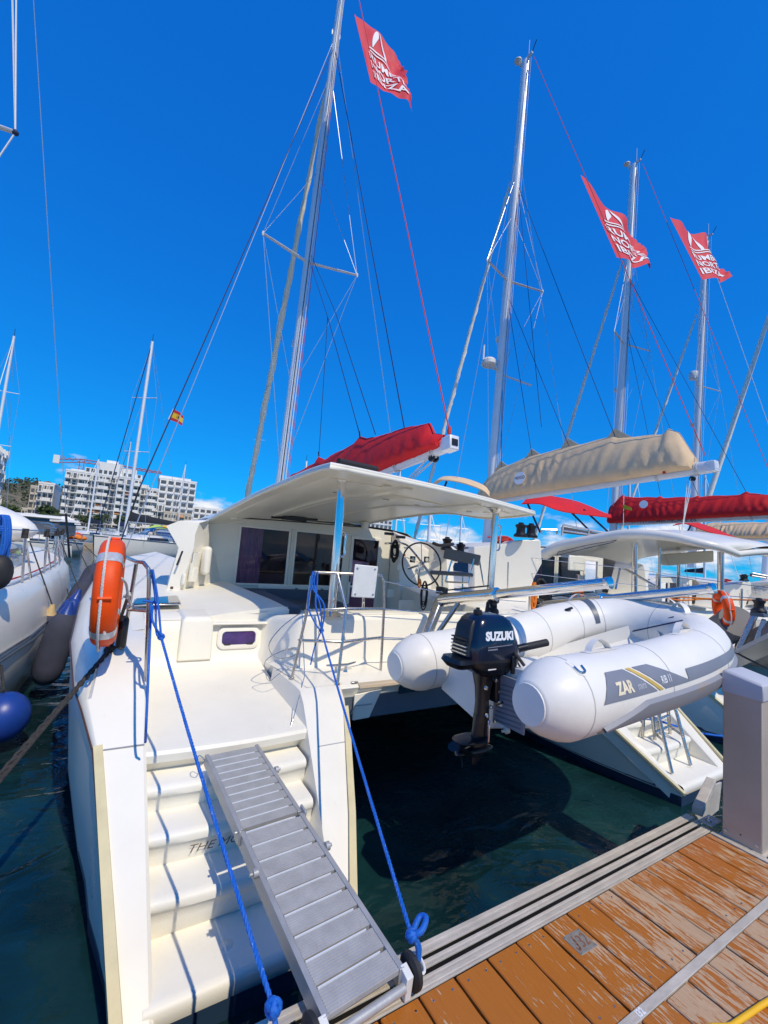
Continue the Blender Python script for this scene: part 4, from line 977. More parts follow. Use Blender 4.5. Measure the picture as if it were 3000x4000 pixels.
# side-deck hatch, vents and mouldings on the cabin shoulder
hq = [V((0.170, 5.464, 0.845)), V((0.594, 5.648, 0.860)), V((0.570, 5.056, 0.860)), V((0.141, 5.038, 0.845))]
B().prism([p + V((0, 0, 0.003)) for p in hq], (0, 0, 0.02)).obj('deck_hatch', 'glassdark', cat, bevel=0.006)
B().prism([p + (p - sum(hq, V()) / 4) * 0.06 for p in hq], (0, 0, 0.014)).obj('hatch_frame', 'steel', cat, bevel=0.004)
for q, s_ in (((0.252, 7.608, 0.860), 0.05), ((0.274, 8.642, 0.870), 0.045)): B().box(q, (0.30, s_ * 2, 0.02)).obj('vent_slot', 'bluegrey', cat, bevel=0.008)
def facing(q, u, v, w_, hgt, dep, name, m, bv=0.012):
    u, v = V(u).normalized(), V(v).normalized(); n_ = u.cross(v); q = V(q)
    return B().box(q, (w_, hgt, dep), Matrix((u, v, n_)).transposed()).obj(name, m, cat, bevel=bv, seg=3)
facing((0.636, 6.250, 1.292), (0.24, -0.02, 0.97), (1, 0.1, -0.2), 0.20, 0.022, 0.02, 'grab_slot', 'black', 0.004)
facing((0.838, 6.360, 1.177), (0.05, 0.05, 1), (0.8, 0.6, 0), 0.40, 0.125, 0.04, 'locker_frame', 'cream')
facing((0.854, 6.345, 1.074), (0.05, 0.05, 1), (0.8, 0.6, 0), 0.19, 0.085, 0.03, 'locker_insert', 'gel', 0.008)
facing((0.829, 6.350, 1.305), (0.05, 0.05, 1), (0.8, 0.6, 0), 0.15, 0.085, 0.025, 'locker_opening', 'greygel', 0.008)
facing((1.000, 6.480, 1.266), (0.0, 0.05, 1), (0.8, 0.6, 0), 0.40, 0.11, 0.14, 'lamp_housing', 'gel', 0.05)
facing((0.719, 6.300, 1.015), (0.05, 0.05, 1), (0.8, 0.6, 0), 0.15, 0.05, 0.06, 'horn_cover', 'cream', 0.022)
facing((0.588, 6.280, 0.899), (1, 0, 0), (0, 0, 1), 0.035, 0.035, 0.02, 'button', 'brown', 0.008)
# ---- stainless rails
def rails(name, parts, parent=cat, r=0.0135):
    b = B()
    for p in parts: b.tube(p, r, 10)
    for p in parts: b.lathe([(0.024, 0), (0.024, 0.006), (r, 0.012)], p[0], n=12) if len(p) > 2 or True else None
    return b.obj(name, 'railsteel', parent)
f1, f2 = V((0.072, 3.839, 0.680)), V((0.242, 3.511, 0.470)); t1, t2 = V((0.086, 3.620, 1.358)), V((0.162, 3.260, 1.375))
rails('pushpit', [[f1, f1.lerp(t1, 0.5), t1], [f2, f2.lerp(t2, 0.5), t2 - V((0, 0, 0.08)), t2 + V((-0.01, 0.02, -0.02)), t2 + V((-0.04, 0.10, 0.015)), t1 + V((0.0, 0, 0.02)), t1 + V((-0.07, 0.35, 0.03))], [vl(f1, t1, 0.50), vl(f2, t2, 0.66)]])
a, bq, c = V((1.360, 3.623, 0.452)), V((1.670, 3.361, 0.452)), V((2.256, 3.629, 0.452))
YR = c.y
at_, ab_ = V((1.450, 3.620, 1.351)), V((1.444, 3.630, 1.023)); bt = V((1.691, 3.600, 1.363)); bm_ = V((1.735, 3.450, 1.067))
ct, cu = V((2.211, 3.630, 1.307)), V((2.173, 3.630, 1.366))
cm_, cl_ = V((2.239, 3.630, 1.039)), V((2.247, 3.630, 0.764)); al_ = vl(a, ab_, 0.55)
rails('pushpit', [[a, ab_, at_ - V((0, 0, 0.03)), at_ + V((0.02, 0, 0.012)), cu - V((0.05, 0, 0)), cu, ct, cm_, cl_, c], [bq, bm_, bt], [ab_, bm_, cm_], [al_, vl(bq, bm_, 0.55), cl_]])
bc = V((1.983, 3.600, 1.300)); bd = B().box(bc, (0.25, 0.016, 0.305), Matrix.Rotation(math.radians(2), 3, 'Y')).obj('notice_board', 'pvc', cat, bevel=0.012)
B().tube([bc - V((0, 0, 0.15)), V((2.003, 3.630, 1.027))], 0.014, 8).obj('board_post', 'chrome', bd)
for dx in (-0.095, 0.095):
    for dz in (-0.12, 0.12): B().lathe([(0.011, 0), (0.011, 0.004), (0.0005, 0.005)], bc + V((dx, -0.008, dz)), (0, -1, 0), 8).obj('screw', 'steel', bd)
# lifelines on the aft wall and along the deck
for (x0, z0), (x1, z1) in (((ct.x, ct.z), (4.3, 1.12)), ((cm_.x, cm_.z), (4.3, 0.98)), ((cl_.x, cl_.z), (4.3, 0.72))): wire(cat, (x0, 3.63, z0), (x1, 3.66, z1), 0.005, 'steel', 'lifeline', 0.03)
for z in (1.30, 1.05): wire(cat, (-0.02, 3.7, z), (-0.2, 9.2, z + 0.1), 0.005, 'steel', 'lifeline')
for y in (5.6, 7.6, 9.4): B().tube([(interp(y, ST, XO) + 0.14, y, 0.83), (interp(y, ST, XO) + 0.12, y, 1.42)], 0.013, 8).obj('stanchion', 'chrome', cat)
# cleat, hinge, trim
kc = V((1.847, 3.674, 0.452))
b = B().tube([kc + V((-0.16, -0.02, 0.075)), kc + V((-0.06, 0, 0.062)), kc + V((0.06, 0, 0.062)), kc + V((0.16, 0.02, 0.075))], [0.008, 0.014, 0.014, 0.008], 8)
for dx in (-0.05, 0.05): b.lathe([(0.022, 0), (0.013, 0.02), (0.013, 0.06)], kc + V((dx, 0, 0)), n=8)
b.obj('cleat', 'steel', cat)
B().bb(1.80, 1.86, 3.34, 3.37, 0.452, 0.462).obj('hinge', 'steel', cat, bevel=0.003)
B().prism([V((1.825, 3.340, 0.360)), V((2.094, 3.340, 0.382)), V((1.985, 3.340, 0.153)), V((1.826, 3.340, 0.148))], (0, -0.02, 0)).obj('corner_panel', 'gel', cat, bevel=0.004)
B().tube([V((1.797, 3.310, 0.208)), V((1.832, 3.310, 0.273)), V((1.993, 3.310, 0.271))], 0.005, 6).obj('pull_handle', 'greygel', cat)
B().prism([V((2.282, 3.330, 0.459)), V((2.654, 3.330, 0.501)), V((2.669, 3.330, 0.333)), V((2.290, 3.330, 0.318))], (0, 0.02, 0)).obj('stern_window', 'glassdark', cat, bevel=0.004)
# ---- hard bimini
Lx = [V(p) for p in ((1.422, 3.350, 2.276), (1.444, 3.900, 2.291), (1.393, 4.600, 2.235), (1.326, 5.400, 2.160), (1.193, 6.200, 2.011), (1.006, 7.000, 1.810))]
Rx = [V(p) for p in ((4.466, 3.750, 2.232), (4.832, 4.500, 2.259), (4.964, 5.200, 2.276), (4.667, 5.800, 2.344), (4.149, 6.450, 2.219), (3.748, 7.000, 2.075))]
Lc, Rc = curve(Lx, 4), curve(Rx, 4); rows = []; NB = 22
for p, q in zip(Lc, Rc):
    row = []
    for j in range(NB + 1):
        t = j / NB; c = p.lerp(q, t); w_ = (q - p).length
        c = c + V((0, 0, 0.030 * w_ * math.sin(math.pi * t) * interp(p.y, [3.3, 5, 7], [0.05, 0.6, 0.9])))
        c.y -= 0.10 * math.sin(math.pi * t) * interp(p.y, [3.3, 4.5], [1, 0])
        row.append(c)
    rows.append(row)
bim = B().grid(rows).obj('bimini_lining', 'under', cat, 60)
upper = []
for i, r_ in enumerate(rows):
    u_ = []
    for j, c in enumerate(r_):
        d = min(i, len(rows) - 1 - i, j, NB - j); e = (0.0, 0.045, 0.062, 0.07)[min(d, 3)]
        u_.append(c + V((0, 0, 0.012 + e)))
    upper.append(u_)
rim = [r_[0] for r_ in rows] + rows[-1][1:] + [r_[-1] for r_ in reversed(rows[:-1])] + list(reversed(rows[0][1:-1]))
B().grid(upper).obj('bimini_top', 'gel', cat, 60)
B().tube(rim, 0.024, 8, closed=True).obj('bimini_edge', 'cream', cat, 60)
rim2 = [p + V((0, 0, 0.024)) for p in rim]
B().tube(rim2, 0.02, 8, closed=True).obj('bimini_edge', 'gel', cat, 60)
def bim_at(u, v, dz=0.0):
    fi = v * (len(rows) - 1); i = min(int(fi), len(rows) - 2); fj = u * NB; j = min(int(fj), NB - 1)
    p = rows[i][j].lerp(rows[i][j + 1], fj - j); q = rows[i + 1][j].lerp(rows[i + 1][j + 1], fj - j)
    return p.lerp(q, fi - i) + V((0, 0, dz))
for u0, u1, v0, v1, dz in ((0.30, 0.345, 0.10, 0.92, 0.022), (0.66, 0.705, 0.10, 0.90, 0.022), (0.36, 0.64, 0.30, 0.86, 0.012), (0.06, 0.27, 0.20, 0.86, 0.010), (0.73, 0.93, 0.12, 0.50, 0.010)):
    b = B(); n = 14
    b.loft([[bim_at(u, lerp(v0, v1, i / n), z) for u, z in ((u0, 0.004), (u0 + 0.008, -dz), (u1 - 0.008, -dz), (u1, 0.004))] for i in range(n + 1)])
    b.obj('lining_panel', 'under', cat, 30)
for u, v in ((0.30, 0.52), (0.42, 0.40), (0.60, 0.42), (0.80, 0.30), (0.20, 0.40)):
    o = B().lathe([(0.045, 0), (0.045, 0.008), (0.034, 0.011), (0.03, 0.006), (0.001, 0.006)], bim_at(u, v, -0.014), (0, 0, -1), 16).obj('downlight', 'steel', cat)
    B().lathe([(0.028, 0.0065), (0.001, 0.0075)], bim_at(u, v, -0.014), (0, 0, -1), 12).obj('lens', 'gauge', o)
for u, v, r_ in ((0.53, 0.42, 0.075), (0.26, 0.16, 0.06), (0.86, 0.22, 0.08)): B().lathe([(r_, 0), (r_, 0.006), (r_ * 0.9, 0.009), (0.001, 0.009)], bim_at(u, v, -0.012), (0, 0, -1), 20).obj('speaker_cover', 'under', cat)
# posts
pt = [(V((1.832, 3.958, 0.928)), V((1.850, 4.020, 2.307))), (V((4.04, 4.02, 0.90)), V((4.068, 4.020, 2.235)))]
for k, (p, q) in enumerate(pt):
    po = B().tube([p, q + V((0, 0, 0.06))], 0.043, 18).obj('roof_post', 'chrome', cat)
    B().lathe([(0.12, 0), (0.12, 0.006), (0.05, 0.04), (0.048, 0.06)], p, n=20).obj('foot_plate', 'chrome', po)
    B().lathe([(0.047, 0), (0.10, 0.05), (0.13, 0.056)], q - V((0, 0, 0.03)), n=16).obj('top_flange', 'steel', po)
    m0, m1 = (0.42, 0.60) if k == 0 else (0.62, 0.86)
    d_ = V((0.07, -0.03, 0))
    B().tube(curve([vl(p, q, m0), vl(p, q, m0 + 0.01) + d_, vl(p, q, (m0 + m1) / 2) + d_ * 1.05, vl(p, q, m1 - 0.01) + d_, vl(p, q, m1)], 4), 0.011, 8).obj('grab_handle', 'chrome', po)
# things under the roof front
B().tube([V((1.137, 6.900, 1.916)), V((2.050, 6.850, 1.958)), V((3.894, 6.900, 2.012))], 0.010, 6).obj('awning_rod', 'black', cat)
B().box((2.329, 6.800, 2.016), (0.42, 0.06, 0.075)).obj('boat_hook_head', 'black', cat, bevel=0.01)
B().tube([V((1.947, 6.800, 1.995)), V((2.733, 6.800, 2.038))], 0.02, 8).obj('brush_handle', 'black', cat)
for q in ((1.375, 6.800, 1.964), (3.676, 6.850, 2.037)): B().box(q, (0.12, 0.1, 0.14)).obj('roof_bracket', 'gel', cat, bevel=0.02)
# ladder of dark cord on the roof
B().tube([V((1.554, 3.500, 2.323)) + V((0, 0, 0.05)), V((1.813, 3.600, 2.341)) + V((0, 0, 0.05)), V((2.067, 3.700, 2.359)) + V((0, 0, 0.05))], 0.03, 6).obj('boarding_net_roll', 'darkrope', cat)
# ---- spars
mast_base, mast_top = V((3.0, 10.18, 2.0)), V((3.0, 9.14, 15.9))
mast, mat_, tips = rig(cat, 3.0, mast_base, mast_top, 8.45, 1.18, 14.2, 'alu', 'creamsail', furl_foot=(3.0, 13.75, 1.5), fr=0.078, twist=5)
BA, BF = (3.0, 3.72, 2.86), (3.0, 10.05, 2.30)
bo = boomset(cat, BA, BF)
sailcover(cat, [(3, 3.84, 2.99), (3, 4.05, 3.05), (3, 4.12, 3.20), (3, 5.0, 3.26), (3, 5.79, 3.30), (3, 6.01, 3.38), (3, 6.2, 3.31), (3, 7.37, 3.21), (3, 7.70, 3.32), (3, 7.9, 3.2), (3, 9.3, 3.12), (3, 9.85, 2.6)], BA, BF, 'redcanvas', 0.17, 2)
for y, z in ((6.01, 3.40), (7.70, 3.34)): B().tube([(3, y, z - 0.02), (3, y + 0.03, z + 0.07)], 0.014, 6).obj('lazy_jack_loop', 'darkrope', bo)
tackle(cat, (3.0, 4.02, 2.74), (2.92, 4.55, 2.42))
p1_, p2_ = V((2.900, 7.686, 6.106)), V((3.100, 7.808, 6.332))
for q in (mat_(8.6), ): wire(cat, q, p1_, 0.006, 'navyrope', 'lazy_jack'); wire(cat, q + V((0.05, 0, 0.1)), p2_, 0.006, 'navyrope', 'lazy_jack')
wire(cat, p1_, (3, 6.01, 3.4), 0.007, 'navyrope', 'lazy_jack'); wire(cat, p2_, (3, 5.5, 3.32), 0.007, 'navyrope', 'lazy_jack')
wire(cat, p1_, (3, 7.7, 3.34), 0.006, 'navyrope', 'lazy_jack')
wire(cat, mat_(13.9), (3.000, 4.707, 3.236), 0.008, 'navyrope', 'topping_lift')
TOPL = (mast_top + V((0, -0.3, 0)), V((3.0, 3.76, 3.02)))
wire(cat, TOPL[0], TOPL[1], 0.008, 'redrope', 'flag_halyard')
B().lathe([(0.02, -0.04), (0.028, 0), (0.014, 0.05)], TOPL[1], n=8).obj('halyard_knot', 'redrope', cat)
# ---- helm station
hb_ = B().loft([[(4.36, 7.0, 0.3), (5.05, 7.0, 0.3), (5.05, 7.0, 1.86), (4.36, 7.0, 2.0)], [(4.36, 6.55, 0.3), (5.05, 6.45, 0.3), (5.05, 6.62, 1.66), (4.36, 6.72, 1.92)]]).obj('helm_console', 'gel', cat, bevel=0.02)
B().loft([[(4.36, 6.5, 0.30), (5.9, 6.2, 0.30), (5.9, 6.2, 0.95), (4.36, 6.5, 1.0)], [(4.36, 5.0, 0.30), (5.9, 5.0, 0.30), (5.9, 5.0, 0.80), (4.36, 5.0, 0.80)]]).obj('helm_platform', 'deck', cat, bevel=0.02)
wc_ = V((4.208, 5.750, 1.440)); wax = V((-0.15, -1, 0.22)).normalized(); wu = V((1, -0.15, 0)).normalized(); ww = wax.cross(wu).normalized()
wheel = B().tube([wc_ + (wu * math.cos(a) + ww * math.sin(a)) * 0.355 for a in [i * 2 * math.pi / 40 for i in range(40)]], 0.0135, 8, closed=True).obj('steering_wheel', 'black', cat)
b = B()
for k in range(5):
    a = math.radians(18 + 72 * k); b.tube([wc_, wc_ + (wu * math.cos(a) + ww * math.sin(a)) * 0.35], 0.0075, 6)
b.lathe([(0.045, -0.03), (0.05, 0.0), (0.02, 0.03)], wc_, wax, 14); b.tube([wc_, wc_ - wax * 0.5], 0.022, 8); b.obj('spokes', 'chrome', wheel)
for q in ((4.527, 6.480, 1.493), (4.841, 6.480, 1.506)):
    o = B().box(q, (0.115, 0.02, 0.115)).obj('instrument', 'black', cat, bevel=0.006)
    B().lathe([(0.038, 0.0), (0.036, 0.006), (0.001, 0.006)], V(q) + V((0, -0.011, 0)), (0, -1, 0), 14).obj('dial', 'gauge', o)
B().box((4.354, 6.500, 1.560), (0.04, 0.01, 0.035)).obj('warning_sticker', 'orangerope', cat)
for q, w_, hh in (((4.291, 6.500, 1.335), 0.16, 0.11), ((4.289, 6.500, 1.051), 0.14, 0.02), ((4.403, 6.550, 1.692), 0.07, 0.03), ((4.085, 6.450, 0.871), 0.13, 0.14), ((4.218, 6.100, 0.693), 0.34, 0.22)): B().box(q, (w_, 0.02, hh)).obj('console_panel', 'cream' if w_ < 0.2 else 'gel', cat, bevel=0.006)
B().tube(curve([V((3.797, 6.300, 1.731)), V((4.081, 6.200, 1.760)), V((4.168, 6.000, 1.651)), V((4.312, 5.500, 1.189)), V((4.305, 5.400, 1.078))], 5), 0.017, 8).obj('grab_rail', 'chrome', cat)
B().tube([V((4.042, 5.600, 1.454)), V((4.064, 5.600, 1.090))], 0.018, 8).obj('pedestal_post', 'chrome', cat)
coil(cat, (3.946, 6.200, 1.802), 0.17, 0.36, 0.012, 'darkrope', 3, 9)
coil(cat, (3.885, 5.200, 1.205), 0.13, 0.42, 0.009, 'darkrope', 5, 5)
coil(cat, (3.788, 5.200, 1.232), 0.06, 0.14, 0.008, 'orangerope', 6, 4)
for q in ((4.306, 6.600, 1.881), (4.114, 6.700, 1.924)): B().box(q, (0.16, 0.10, 0.05)).obj('rope_clutch', 'black', cat, bevel=0.01)
# seat behind the wheel
sq = [V((4.253, 5.250, 1.647)), V((4.821, 5.050, 1.573))]
hd = (sq[1] - sq[0]).normalized()
B().beam(sq[0], sq[1], 0.05, 0.17).obj('seat_back', 'seatgrey', cat, bevel=0.02)
s0, s1 = V((4.197, 5.500, 1.327)), V((4.724, 5.100, 1.343)); B().beam(s0, s1, 0.36, 0.055).obj('helm_seat', 'seatgrey', cat, bevel=0.02)
b = B()
for q in (((1768,2170), (1745,2265)), ((1850,2185), (1815,2280))): pass
for p_, q_ in (((4.394, 5.200, 1.619), (4.316, 5.250, 1.206)), ((4.648, 5.000, 1.597), (4.599, 5.050, 1.212)), ((4.316, 5.250, 1.206), (4.599, 5.050, 1.212)), ((4.946, 5.200, 1.592), (5.083, 5.200, 1.162)), ((4.364, 5.400, 1.342), (4.394, 5.400, 1.000)), ((4.706, 5.300, 1.325), (4.721, 5.300, 1.018))): b.tube([V(p_), V(q_)], 0.013, 8)
b.obj('seat_frame', 'chrome', cat)
B().lathe([(0.05, 0), (0.055, 0.02), (0.03, 0.06), (0.03, 0.1), (0.001, 0.1)], (5.048, 6.000, 1.528), (0.6, -0.8, 0), 14).obj('throttle', 'chrome', cat)
for q, s_ in (((5.157, 6.300, 1.890), 1.5), ((4.886, 5.600, 1.795), 1.25), ((3.086, 4.060, 0.865), 0.95)): winch(cat, V(q) - V((0, 0, 0.12 * s_)), s_, 'black')
B().tube(curve([V((4.742, 6.200, 1.821)), V((4.882, 6.150, 1.787)), V((5.220, 6.200, 1.835))], 4), 0.03, 7).obj('rope_bundle', 'darkrope', cat)
B().tube([V((2.948, 4.000, 0.934)), V((2.850, 3.900, 0.687))], 0.007, 6).obj('rope_tail', 'darkrope', cat); B().tube([V((3.001, 3.950, 0.814)), V((2.952, 3.900, 0.712))], 0.009, 6).obj('rope_tail', 'darkrope', cat)
# ---- davits
def davit(elb, end, foot, col):
    elb, end, foot = V(elb), V(end), V(foot); k = elb.lerp(end, col)
    d = B().tube([elb, k], [0.070, 0.058], 16).obj('davit', 'chrome', cat)
    B().beam(foot, elb + V((0, 0.02, 0.02)), 0.085, 0.10, (0, 1, 0)).obj('davit_leg', 'railsteel', d, bevel=0.02)
    B().tube([k, end], [0.046, 0.040], 16).obj('davit_tube', 'chrome', d)
    dd = (end - elb).normalized()
    B().lathe([(0.05, -0.03), (0.066, -0.02), (0.066, 0.02), (0.04, 0.03)], k, dd, 18).obj('collar', 'chrome', d)
    B().lathe([(0.034, -0.02), (0.045, 0.0), (0.045, 0.03), (0.02, 0.04)], end, dd, 14).obj('end_cap', 'chrome', d)
    B().box(elb + V((0, 0.02, 0.10)), (0.05, 0.16, 0.08)).obj('cleat_block', 'black', d, bevel=0.012)
    B().beam(foot.lerp(elb, 0.15) + V((0, -0.05, 0)), elb.lerp(k, 0.4), 0.035, 0.045, (1, 0, 0)).obj('brace', 'railsteel', d, bevel=0.008)
    bp_ = k - V((0, 0, 0.16)); b = B()
    for j in range(4): b.tube([k + V(((j - 1.5) * 0.018, 0.02, -0.03)), bp_ + V(((j - 1.5) * 0.014, 0, 0))], 0.006, 5)
    b.obj('fall', 'darkrope', d)
    for z in (0.05, 0.16): B().lathe([(0.02, -0.015), (0.036, -0.012), (0.036, 0.012), (0.02, 0.015)], k - V((0, 0, z)), (1, 0.2, 0), 12).obj('block', 'black', d)
    return d, k
d1, k1 = davit((3.0, 3.68, 1.125), (3.0, 1.84, 1.50), (2.650, 3.600, 0.503), 0.42)
d2, k2 = davit((4.22, 3.30, 1.125), (4.15, 1.66, 1.51), (3.856, 3.200, 0.666), 0.42)
wire(cat, (3.0, 3.66, 1.23), k1 + V((0, 0.1, 0.07)), 0.008, 'darkrope', 'fall_line'); wire(cat, (4.22, 3.28, 1.23), k2 + V((0, 0.1, 0.07)), 0.008, 'darkrope', 'fall_line')
coil(cat, k1 - V((0.02, -0.05, 0.06)), 0.11, 0.30, 0.008, 'darkrope', 9, 6)
# chrome boarding ladder standing folded in the far stern
fA, fB, bA, bB = V((4.973, 2.302, -0.390)), V((5.394, 2.319, -0.390)), V((5.208, 2.564, -0.390)), V((5.616, 2.613, -0.390))
def up_(q, x, y, Y): return V(q)
tA, tA2 = V((5.102, 2.505, 0.098)), V((5.109, 2.572, 0.095)); tB, tB2 = V((5.422, 2.489, 0.126)), V((5.407, 2.555, 0.127))
b = B()
for f_, k_, t_, t2_ in ((fA, bA, tA, tA2), (fB, bB, tB, tB2)):
    b.tube(curve([f_, vl(f_, t_, 0.55), vl(f_, t_, 0.93), vl(t_, t2_, 0.5) + V((0, 0, 0.03)), vl(t2_, k_, 0.06), vl(t2_, k_, 0.5), k_, vl(k_, f_, 0.12) - V((0, 0, 0.0))], 5), 0.017, 8)
    b.tube([vl(f_, t_, 0.5), vl(k_, t2_, 0.55)], 0.013, 6)
    q0 = t2_ + V((-0.03, 0.07, -0.02)); b.tube([q0, q0 + V((0.01, 0.02, -0.55))], 0.015, 8)
b.tube([bA, bB], 0.015, 6); b.tube([vl(bA, tA2, 0.55), vl(bB, tB2, 0.55)], 0.014, 6); b.tube([vl(bA, tA2, 0.8), vl(bB, tB2, 0.8)], 0.014, 6)
b.obj('boarding_ladder', 'railsteel', cat)

# ================================================================ dinghy and outboard
dg = thing('inflatable_dinghy', 'white inflatable dinghy with grey side bands hanging from the davits', 'dinghy', (3.4, 2.1, 0.45))
TR_ = 0.208
path = [(2.02, 1.50, 0.905), (2.5, 1.50, 0.925), (3.0, 1.50, 0.955), (3.35, 1.51, 0.99), (3.70, 1.56, 1.03), (4.0, 1.69, 1.075), (4.18, 1.91, 1.11), (4.23, 2.14, 1.125), (4.16, 2.38, 1.12), (3.95, 2.58, 1.085), (3.6, 2.69, 1.02), (3.15, 2.73, 0.92), (2.6, 2.73, 0.83), (2.02, 2.73, 0.775)]
TP = curve(path, 6); NT = 28
acc = [0.0]
for i in range(len(TP) - 1): acc.append(acc[-1] + (TP[i + 1] - TP[i]).length)
TL = acc[-1]
def tube_frame(s):
    i = 0
    s = max(0.0, min(TL - 1e-4, s))
    while i < len(acc) - 2 and acc[i + 1] < s: i += 1
    p = TP[i].lerp(TP[i + 1], (s - acc[i]) / (acc[i + 1] - acc[i])); a, b_ = TP[max(0, i - 1)], TP[min(len(TP) - 1, i + 2)]
    d = (b_ - a).normalized(); out = d.cross(V((0, 0, 1))).normalized(); up = out.cross(d)
    return p, d, out, up
def on_tube(s, a, off=0.0):
    """point on the tube at length s, angle a (0 = outboard, 90 = top)"""
    p, d, out, up = tube_frame(s); a = math.radians(a)
    return p + (out * math.cos(a) + up * math.sin(a)) * (TR_ + off)
rings = []
def ring(s, k, shift=0.0):
    p, d, out, up = tube_frame(s)
    return [p + d * shift + (out * math.cos(2 * math.pi * j / NT) + up * math.sin(2 * math.pi * j / NT)) * TR_ * k for j in range(NT)]
for sh, k in ((-0.20, 0.50), (-0.19, 0.56), (-0.12, 0.80), (-0.04, 0.96)): rings.append(ring(0, k, sh))
for i in range(73): rings.append(ring(TL * i / 72, 1.0))
for sh, k in ((0.04, 0.96), (0.12, 0.80), (0.19, 0.56), (0.20, 0.50)): rings.append(ring(TL, k, sh))
tb = B().loft(rings).obj('buoyancy_tube', 'hypalon', dg, 45)
for s_, sh, k in ((0, -0.203, 0.5), (TL, 0.203, 0.5)):
    p, d, out, up = tube_frame(s_); B().lathe([(TR_ * k, 0), (TR_ * k * 0.97, 0.006), (0.001, 0.012)], p + d * sh, -d if s_ == 0 else d, 24).obj('end_disc', 'hypalon', tb)
for s_ in (0.03, 0.78, 1.55, 2.45, 3.05, 3.75, TL - 1.75, TL - 0.95, TL - 0.03):            # glued seams
    b = B(); rr = []
    for q, e in ((s_ - 0.004, 0.0), (s_ - 0.0035, 0.0016), (s_ + 0.0035, 0.0016), (s_ + 0.004, 0.0)):
        p, d, out, up = tube_frame(q); rr.append([p + (out * math.cos(2 * math.pi * j / NT) + up * math.sin(2 * math.pi * j / NT)) * (TR_ + e) for j in range(NT)])
    b.loft(rr, True, False).obj('seam_tape', 'seam', tb)
def patch(name, s0, s1, f0, f1, m, off=0.002, n=40, par=tb, thick=0.0):
    rows = []; nk = 5 + int(max(abs(f1(q / 10) - f0(q / 10)) for q in range(11)) / 8)
    for i in range(n + 1):
        t = i / n; s_ = lerp(s0, s1, t); a, c = f0(t), f1(t)
        if thick: rows.append([on_tube(s_, a, 0), on_tube(s_, lerp(a, c, 0.12), thick), on_tube(s_, lerp(a, c, 0.5), thick * 1.15), on_tube(s_, lerp(a, c, 0.88), thick), on_tube(s_, c, 0)])
        else: rows.append([on_tube(s_, lerp(a, c, k / nk), off) for k in range(nk + 1)])
    return B().grid(rows).obj(name, m, par, 50)
# rubbing strake right round, and grey side bands
patch('rub_strake', 0.14, TL - 0.14, lambda t: lerp(-34, -34, min(1, t * 10)), lambda t: lerp(-30, -3, min(1, t * 14)), 'decalrust', n=70, thick=0.022)
patch('strake_groove', 0.12, TL - 0.12, lambda t: -42, lambda t: -39, 'black', 0.004, 70)
def slant(name, xa0, xb0, xa1, xb1, a0, a1, m, off=0.003):
    # band piece between two slanted ends: (lower, upper) start and end
    rows = []
    for i in range(25):
        t = i / 24; rows.append([on_tube(lerp(lerp(xa0, xa1, k / 8), lerp(xb0, xb1, k / 8), t), lerp(a0, a1, k / 8), off) for k in range(9)])
    return B().grid(rows).obj(name, m, tb, 50)
slant('side_band', 0.10, 0.60, 0.20, 0.36, 6, 46, 'decal')
slant('side_band', 0.625, 0.665, 0.385, 0.425, 6, 46, 'gold', 0.0032)
slant('side_band', 0.69, 0.98, 0.45, 0.60, 6, 46, 'decal')
patch('side_band', 0.95, 2.9, lambda t: 6, lambda t: lerp(26, 20, t), 'decal', 0.0028, 60)
patch('side_band', TL - 2.4, TL - 0.5, lambda t: 10, lambda t: 30, 'decal')
def tube_text(body, s0, a0, size, m, bold=0.0, sx=1.0, shear=0.0):
    vs, fs = refine(*text2d(body, size, bold, shear, sx), 0.02)
    B().add([on_tube(s0 + x, a0 + math.degrees(y / TR_), 0.0055) for x, y in vs], fs).obj('lettering', m, tb, 0)
tube_text('ZAR', 0.23, 14, 0.080, 'goldwhite', 0.004, 0.92)
tube_text('mini', 0.415, 14, 0.058, 'letter', -0.001, 0.80)
tube_text('RIB 11', 0.655, 14, 0.056, 'letter', 0.001, 0.74)
patch('rust_run', 0.93, 0.98, lambda t: 50, lambda t: 85, 'goldwhite', 0.0006, 4) if False else None
# carry handles, patches, valves and D-rings
def handle(s_, a):
    p = [on_tube(s_ - 0.10, a, 0.0), on_tube(s_ - 0.07, a, 0.035), on_tube(s_, a, 0.062), on_tube(s_ + 0.07, a, 0.035), on_tube(s_ + 0.10, a, 0.0)]
    _, d, _, _ = tube_frame(s_)
    b = B(); C_ = curve(p, 4); w_ = (on_tube(s_, a + 6) - on_tube(s_, a - 6)).normalized() * 0.022
    b.grid([[q - w_, q + w_] for q in C_], None); b2 = B().grid([[q - w_, q + w_, q + w_ * 0.9 + V((0, 0, -0.004))] for q in C_])
    o = b2.obj('carry_handle', 'hypalon', tb)
    rows = [[on_tube(s_ + x, a + q, 0.0018) for q in (-11, -6, 0, 6, 11)] for x in [-0.15 + 0.03 * k for k in range(11)]]
    B().grid(rows).obj('handle_patch', 'hypalon', o)
for s_, a in ((0.42, 98), (1.45, 98), (2.25, 98), (TL - 0.55, 82), (TL - 1.9, 82), (TL - 2.6, 82)): handle(s_, a)
for s_, a in ((0.04, 62), (TL - 0.04, 62)):
    b = B().grid([[on_tube(s_ + math.cos(k * 0.7854) * r_ , a + math.sin(k * 0.7854) * r_ * 220, 0.002) for k in range(9)] for r_ in (0.001, 0.075)]); b.obj('lifting_patch', 'hypalon', tb)
    q = on_tube(s_, a, 0.006); _, d, _, up = tube_frame(s_)
    B().tube(curve([q + d * 0.03, q + d * 0.02 - V((0, 0.03, 0.02)), q - d * 0.02 - V((0, 0.03, 0.02)), q - d * 0.03], 4), 0.006, 6).obj('lifting_ring', 'steel', tb)
